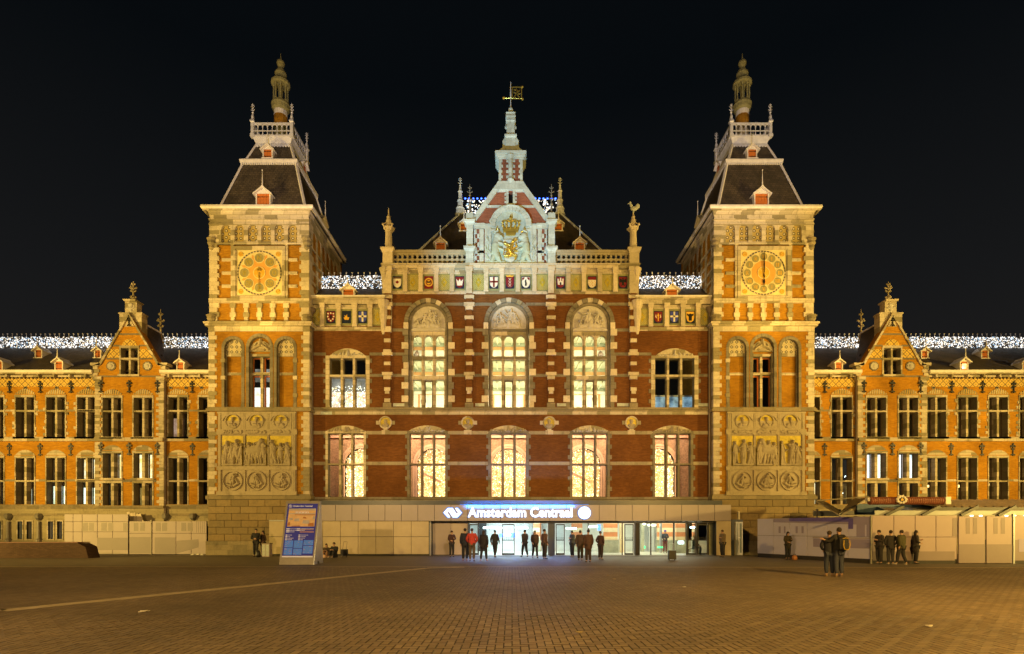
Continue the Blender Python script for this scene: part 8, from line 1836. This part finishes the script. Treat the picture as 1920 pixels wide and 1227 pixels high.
pl(.11, .915, .59, .875, 'map_p', -.018, 'city_map', FP)
rr = random.Random(4)
for (x0, x1, z0, z1, mt) in ((.11, .915, .845, .875, 'map_g'), (.13, .9, .785, .800, 'map_g'), (.3, .9, .770, .781, 'map_o'), (.14, .26, .70, .73, 'map_g'), (.30, .46, .675, .72, 'map_g'), (.55, .76, .64, .69, 'map_g'), (.84, .915, .70, .75, 'map_g'), (.11, .2, .60, .66, 'map_o'), (.24, .5, .59, .605, 'map_o'), (.72, .9, .60, .65, 'map_o'), (.55, .66, .72, .735, 'map_o')):
    b = MB(TB); j = .012; b.plate([(x0 * W_, z0 * L_), (x1 * W_, (z0 + rr.uniform(-j, j)) * L_), (x1 * W_ - .03, z1 * L_), (x0 * W_ + .03, (z1 + rr.uniform(-j, j)) * L_)] if (x1 - x0) < .4 else rect(x0 * W_, x1 * W_, z0 * L_, z1 * L_), -.024, -.018); b.build('map_shape', M[mt], FP)
b = MB(TB)
for k in range(14): b.box((.3 + .03 * k) * W_, (.318 + .03 * k) * W_, -.028, -.023, (.805 + .012 * (k % 3 == 0)) * L_, .825 * L_)
for (x0, z0, x1, z1) in ((.13, .76, .45, .60), (.2, .6, .55, .78), (.5, .76, .88, .62), (.6, .6, .9, .76), (.11, .68, .9, .74)): b.beam(TB(x0 * W_, -.03, z0 * L_), TB(x1 * W_, -.03, z1 * L_), .01, .02) if False else None
b.build('map_lettering', M['text_p'], FP, kind='stuff')
b = MB(TB)
for (xs_, zs_, n_, w_) in ((.10, .560, 3, .10), (.40, .560, 2, .10), (.10, .462, 4, .045), (.48, .462, 4, .045)):
    for k in range(n_):
        zz = zs_ - .024 * k; b.box(xs_ * W_, (xs_ + w_) * W_, -.020, -.013, (zz - .014) * L_, zz * L_)
        x_ = xs_ + w_ + .01
        for q in range(rr.randint(2, 5)): w2 = rr.uniform(.02, .06); b.box(x_ * W_, (x_ + w2) * W_, -.020, -.013, (zz - .010) * L_, (zz - .004) * L_); x_ += w2 + .008
for k in range(12): b.box((.55 + .03 * k) * W_, (.57 + .03 * k) * W_, -.020, -.013, .553 * L_, .559 * L_)
b.build('small_print', M['text_p'], FP, kind='stuff')
for (x0, x1, z0, z1) in ((.50, .90, .535, .545), (.50, .92, .497, .512)): pl(x0, x1, z0, z1, 'pink_p', -.018, 'legend_bar', FP)
tb = ((.10, .34, .265, .37), (.10, .34, .15, .255), (.37, .62, .255, .37), (.37, .62, .15, .243), (.65, .93, .30, .375), (.65, .93, .17, .288))
for (x0, x1, z0, z1) in tb: pl(x0, x1, z0, z1, 'blue_p', -.018, 'timetable', FP)
b = MB(TB); c = MB(TB)
for (x0, x1, z0, z1) in tb:
    z_ = z1 - .008
    while z_ > z0 + .008:
        x_ = x0 + .012
        while x_ < x1 - .03: w2 = rr.uniform(.02, .07); (c if rr.random() < .12 else b).box(x_ * W_, min(x_ + w2, x1 - .01) * W_, -.024, -.018, (z_ - .0045) * L_, z_ * L_); x_ += w2 + rr.uniform(.008, .03)
        z_ -= .0105
b.build('timetable_lettering', M['blue_l'], FP, kind='stuff'); c.build('timetable_marks', M['pink_p'], FP, kind='stuff')

# ------------------------------------------------------------------ small things by the tower base
d = 33.2; cb = thing('utility_cabinet', "white box-shaped cabinet standing by the left tower base next to the leaning people", 'cabinet', ((498 - 960) * d / F, d - D, 0))
cx, cy_ = (498 - 960) * d / F, d - D
b = MB(); b.box(cx - .24, cx + .24, cy_, cy_ + .4, .03, .83); b.build('cabinet_body', M['wh_hoard'], cb); b = MB(); b.box(cx - .27, cx + .27, cy_ - .03, cy_ + .43, .83, .87); b.build('cabinet_lid', M['stone_gr'], cb)
b = MB(); b.box(cx - .21, cx - .02, cy_ - .012, cy_ - .002, .08, .78); b.box(cx + .02, cx + .21, cy_ - .012, cy_ - .002, .08, .78); b.build('cabinet_door', M['stone_wh'], cb)
tx, ty = (643 - 960) * 33.0 / F, -2.9; tr = thing('luggage_trolley', "dark two-wheeled luggage trolley with tall handle beside the sitting people", 'trolley', (tx, ty, 0))
b = MB(); b.path([(tx - .1, ty, .1), (tx - .02, ty + .1, .95), (tx + .2, ty + .1, .95), (tx + .12, ty, .1)], .016, 6); b.box(tx - .12, tx + .2, ty - .2, ty, .06, .09); b.build('trolley_frame', M['iron_lt'], tr)
b = MB(); b.box(tx - .1, tx + .3, ty - .22, ty - .02, .1, .5); b.build('trolley_bag', M['black'], tr)
for q in (-.1, .16): b = MB(); b.tube((tx + q, ty + .02, .06), (tx + q + .03, ty + .02, .06), .06, .06, 12); b.build('trolley_wheel', M['black'], tr)
bx_, by_ = (495 - 960) * 33.5 / F, 0
for k, (px, dd, w_, h_, m_, lb) in enumerate(((484, 33.2, .30, .42, 'black', "black bag on the ground at the leaning person's feet"), (607, 32.4, .22, .20, 'map_p', "small sand-coloured bag in front of the person in light trousers"), (1490, 30.3, .30, .26, 'map_o', "tan bag on the ground beside the woman at the lilac hoarding"))):
    x, y = (px - 960) * dd / F, dd - D; b = MB(); b.lathe(x, y, [(w_ * .42, .01), (w_ * .52, h_ * .3), (w_ * .46, h_ * .75), (w_ * .25, h_)], 8); o = b.build('bag', M[m_]); tag(o, lb, 'bag')
    b = MB(); b.path([(x - w_ * .2, y, h_ * .9), (x - w_ * .15, y, h_ * 1.25), (x + w_ * .15, y, h_ * 1.25), (x + w_ * .2, y, h_ * .9)], .012, 5); b.build('bag_handle', M['black'], o)
for k, (px, py) in enumerate(((362, 1041), (372, 1040.5), (380, 1041), (390, 1040))):
    dd = F * CZ / (py - HOR); x, y = (px - 960) * dd / F, dd - D
    b = MB(); b.plate([(x - .14, .005), (x + .13, .004), (x + .08, .05), (x + .0, .07), (x - .1, .035)], y - .1, y + .06); o = b.build('litter', M['wht']); tag(o, ("leftmost", "second", "third", "rightmost")[k] + " of four white scraps of litter at the foot of the left tower", 'litter', 'white litter by the left tower')
x, y = X(1258, -6.0), -6.2; sc = thing('rolling_suitcase', "small dark rolling suitcase standing alone before the right-hand glass doors", 'suitcase', (x, y, 0))
b = MB(); b.box(x - .2, x + .2, y - .12, y + .12, .06, .56); b.build('suitcase_shell', M['black'], sc); b = MB(); b.path([(x - .12, y + .1, .55), (x - .12, y + .1, .95), (x + .12, y + .1, .95), (x + .12, y + .1, .55)], .012, 5); b.build('suitcase_handle', M['steel'], sc)
for q in (-.15, .15): b = MB(); b.tube((x + q - .02, y, .035), (x + q + .02, y, .035), .035, .035, 10); b.build('suitcase_wheel', M['iron'], sc)
# a bin and a stool inside the entrance
x, y = X(1296, 0.0), -.05; st = thing('stool', "low metal stool under the person in the green jacket behind the glass", 'stool', (x, y, 0))
b = MB(); b.box(x - .22, x + .22, y - .05, y + .3, .42, .46); b.build('stool_seat', M['steel'], st)
for q in (-.18, .18):
    for w_ in (0, .25): b = MB(); b.tube((x + q, y + w_, .01), (x + q, y + w_, .42), .018, .018, 6); b.build('stool_leg', M['frame'], st)

# ------------------------------------------------------------------ people
M['skin'] = plain('skin', (.42, .25, .17), .55, 0, .06)
def put_person(c_):
    key, px, dd, head, h, pose, hem, bulk, cc, tc, hc, sc_, hair, label, grp = c_
    x, y = (px - 960) * dd / F, dd - D; J = JO[key]
    def mk(name, geo, mat, parent=None):
        me = bpy.data.meshes.new(name); me.from_pydata([(a * h, b_ * h, z_ * h) for a, b_, z_ in geo[0]], [], geo[1]); me.materials.append(mat); me.polygons.foreach_set("use_smooth", [True] * len(me.polygons))
        o = bpy.data.objects.new(name, me); COL.objects.link(o)
        if parent: o.parent = parent
        return o
    z_min = min(v[2] for k2 in ('shoel', 'shoer') for v in SKIN[(key, k2)][0])
    body = mk('person', SKIN[(key, 'body')], M['skin']); body.location = (x, y, .012 - z_min * h if y < YD else .022 - z_min * h); body.rotation_euler = (0, 0, R(head)); tag(body, label, 'person', grp)
    mk('coat', SKIN[(key, 'coat')], plain('coat_' + 'cloth', cc, .85, 0, .25, 8), body); mk('trousers', SKIN[(key, 'trousers')], plain('trouser_cloth', tc, .85, 0, .2, 8), body)
    sm = plain('shoe_leather', sc_, .5)
    for n in 'lr': mk('shoe', SKIN[(key, 'shoe' + n)], sm, body)
    hd = Vector(J['head']).lerp(Vector(J['crown']), .55); b = MB()
    b.ball((hd.x, hd.y + .010, hd.z + .008), .0465, 12, 8, 1.0, 1.12, 1.1)
    if hair == 'long': b.ball((hd.x, hd.y + .032, hd.z - .045), .048, 10, 7, 1.05, .8, 1.7)
    # keep the face free: pull the front of the cap back
    b.v = [(a, (c if c > hd.y - .030 or z_ > hd.z + .028 else hd.y - .030 + (c - hd.y + .030) * .1), z_) for a, c, z_ in b.v]
    mk('hair', (b.v, b.f), plain('hair_' + 'tone', hc, .8), body)
    b = MB()
    for s_ in (-1, 1): b.ball((hd.x + s_ * .017, hd.y - .043, hd.z - .012), .0055, 6, 4)
    mk('eyes', (b.v, b.f), M['black'], body)
    b = MB(); b.ball((hd.x, hd.y - .047, hd.z - .026), .008, 6, 5, .9, 1.2, 1.5); b.ball((hd.x, hd.y - .042, hd.z - .045), .010, 6, 4, 1.5, .5, .4); mk('nose_and_mouth', (b.v, b.f), M['skin'], body)
    if key == 'y': b = MB(); b.ball((hd.x, hd.y + .01, hd.z + .03), .056, 10, 6, 1.05, 1.1, .8); mk('hat', (b.v, b.f), plain('purple_knit', (.10, .05, .32), .8), body)
    return body
for c_ in CAST:
    put_person(c_)
# backpack of the tall person
cB = [c for c in CAST if c[0] == 'b'][0]; x, y = (cB[1] - 960) * cB[2] / F, cB[2] - D; h = cB[4]; ang = R(cB[3])
def TBp(a, b_, z): return (x + a * math.cos(ang) - b_ * math.sin(ang), y + a * math.sin(ang) + b_ * math.cos(ang), z)
BP = thing('backpack', "black backpack with a yellow loop on the back of the tall person", 'backpack', TBp(0, .2, 1.2))
def rbox(mb, x0, x1, y0, y1, z0, z1, c=.05):
    for (q, s_) in ((z0, 1), ): pass
    ring_ = lambda zz, k: [mb.V(*p, zz) for p in ((x0 + c * k, y0), (x1 - c * k, y0), (x1, y0 + c), (x1, y1 - c), (x1 - c, y1), (x0 + c, y1), (x0, y1 - c), (x0, y0 + c))]
    ins = lambda zz: [mb.V(*p, zz) for p in ((x0 + c, y0 + c), (x1 - c, y0 + c), (x1 - c, y0 + c), (x1 - c, y1 - c), (x1 - c, y1 - c), (x0 + c, y1 - c), (x0 + c, y1 - c), (x0 + c, y0 + c))]
    rs = [ins(z0), ring_(z0 + c, 1), ring_(z1 - c, 1), ins(z1)]
    for a, b_ in zip(rs, rs[1:]):
        for k in range(8): mb.Fc(a[k], a[(k + 1) % 8], b_[(k + 1) % 8], b_[k])
    mb.Fc(*rs[0]); mb.Fc(*rs[-1])
b = MB(TBp); rbox(b, -.17, .17, .14, .32, .98, 1.46, .06); rbox(b, -.12, .12, .31, .37, 1.02, 1.26, .03); b.build('backpack_body', plain('backpack_nylon', (.018, .018, .016), .6), BP)
b = MB(TBp)
pts = [(-.11, .385, 1.34), (-.13, .385, 1.16), (-.09, .385, 1.03), (.0, .39, 1.0), (.09, .385, 1.03), (.13, .385, 1.16), (.11, .385, 1.34)]
b.T = None; b.path([TBp(*p) for p in pts], .014, 6); b.path([TBp(*p) for p in ((-.12, .33, 1.40), (0, .34, 1.43), (.12, .33, 1.40))], .012, 5); b.build('yellow_loop', plain('yellow_webbing', (.55, .36, .02), .6), BP)
for s_ in (-1, 1):
    b = MB(); b.path([TBp(s_ * .11, .16, 1.44), TBp(s_ * .12, .02, 1.53), TBp(s_ * .13, -.12, 1.42), TBp(s_ * .14, -.13, 1.2), TBp(s_ * .13, .12, 1.05)], .02, 6); b.build('shoulder_strap', M['black'], BP)
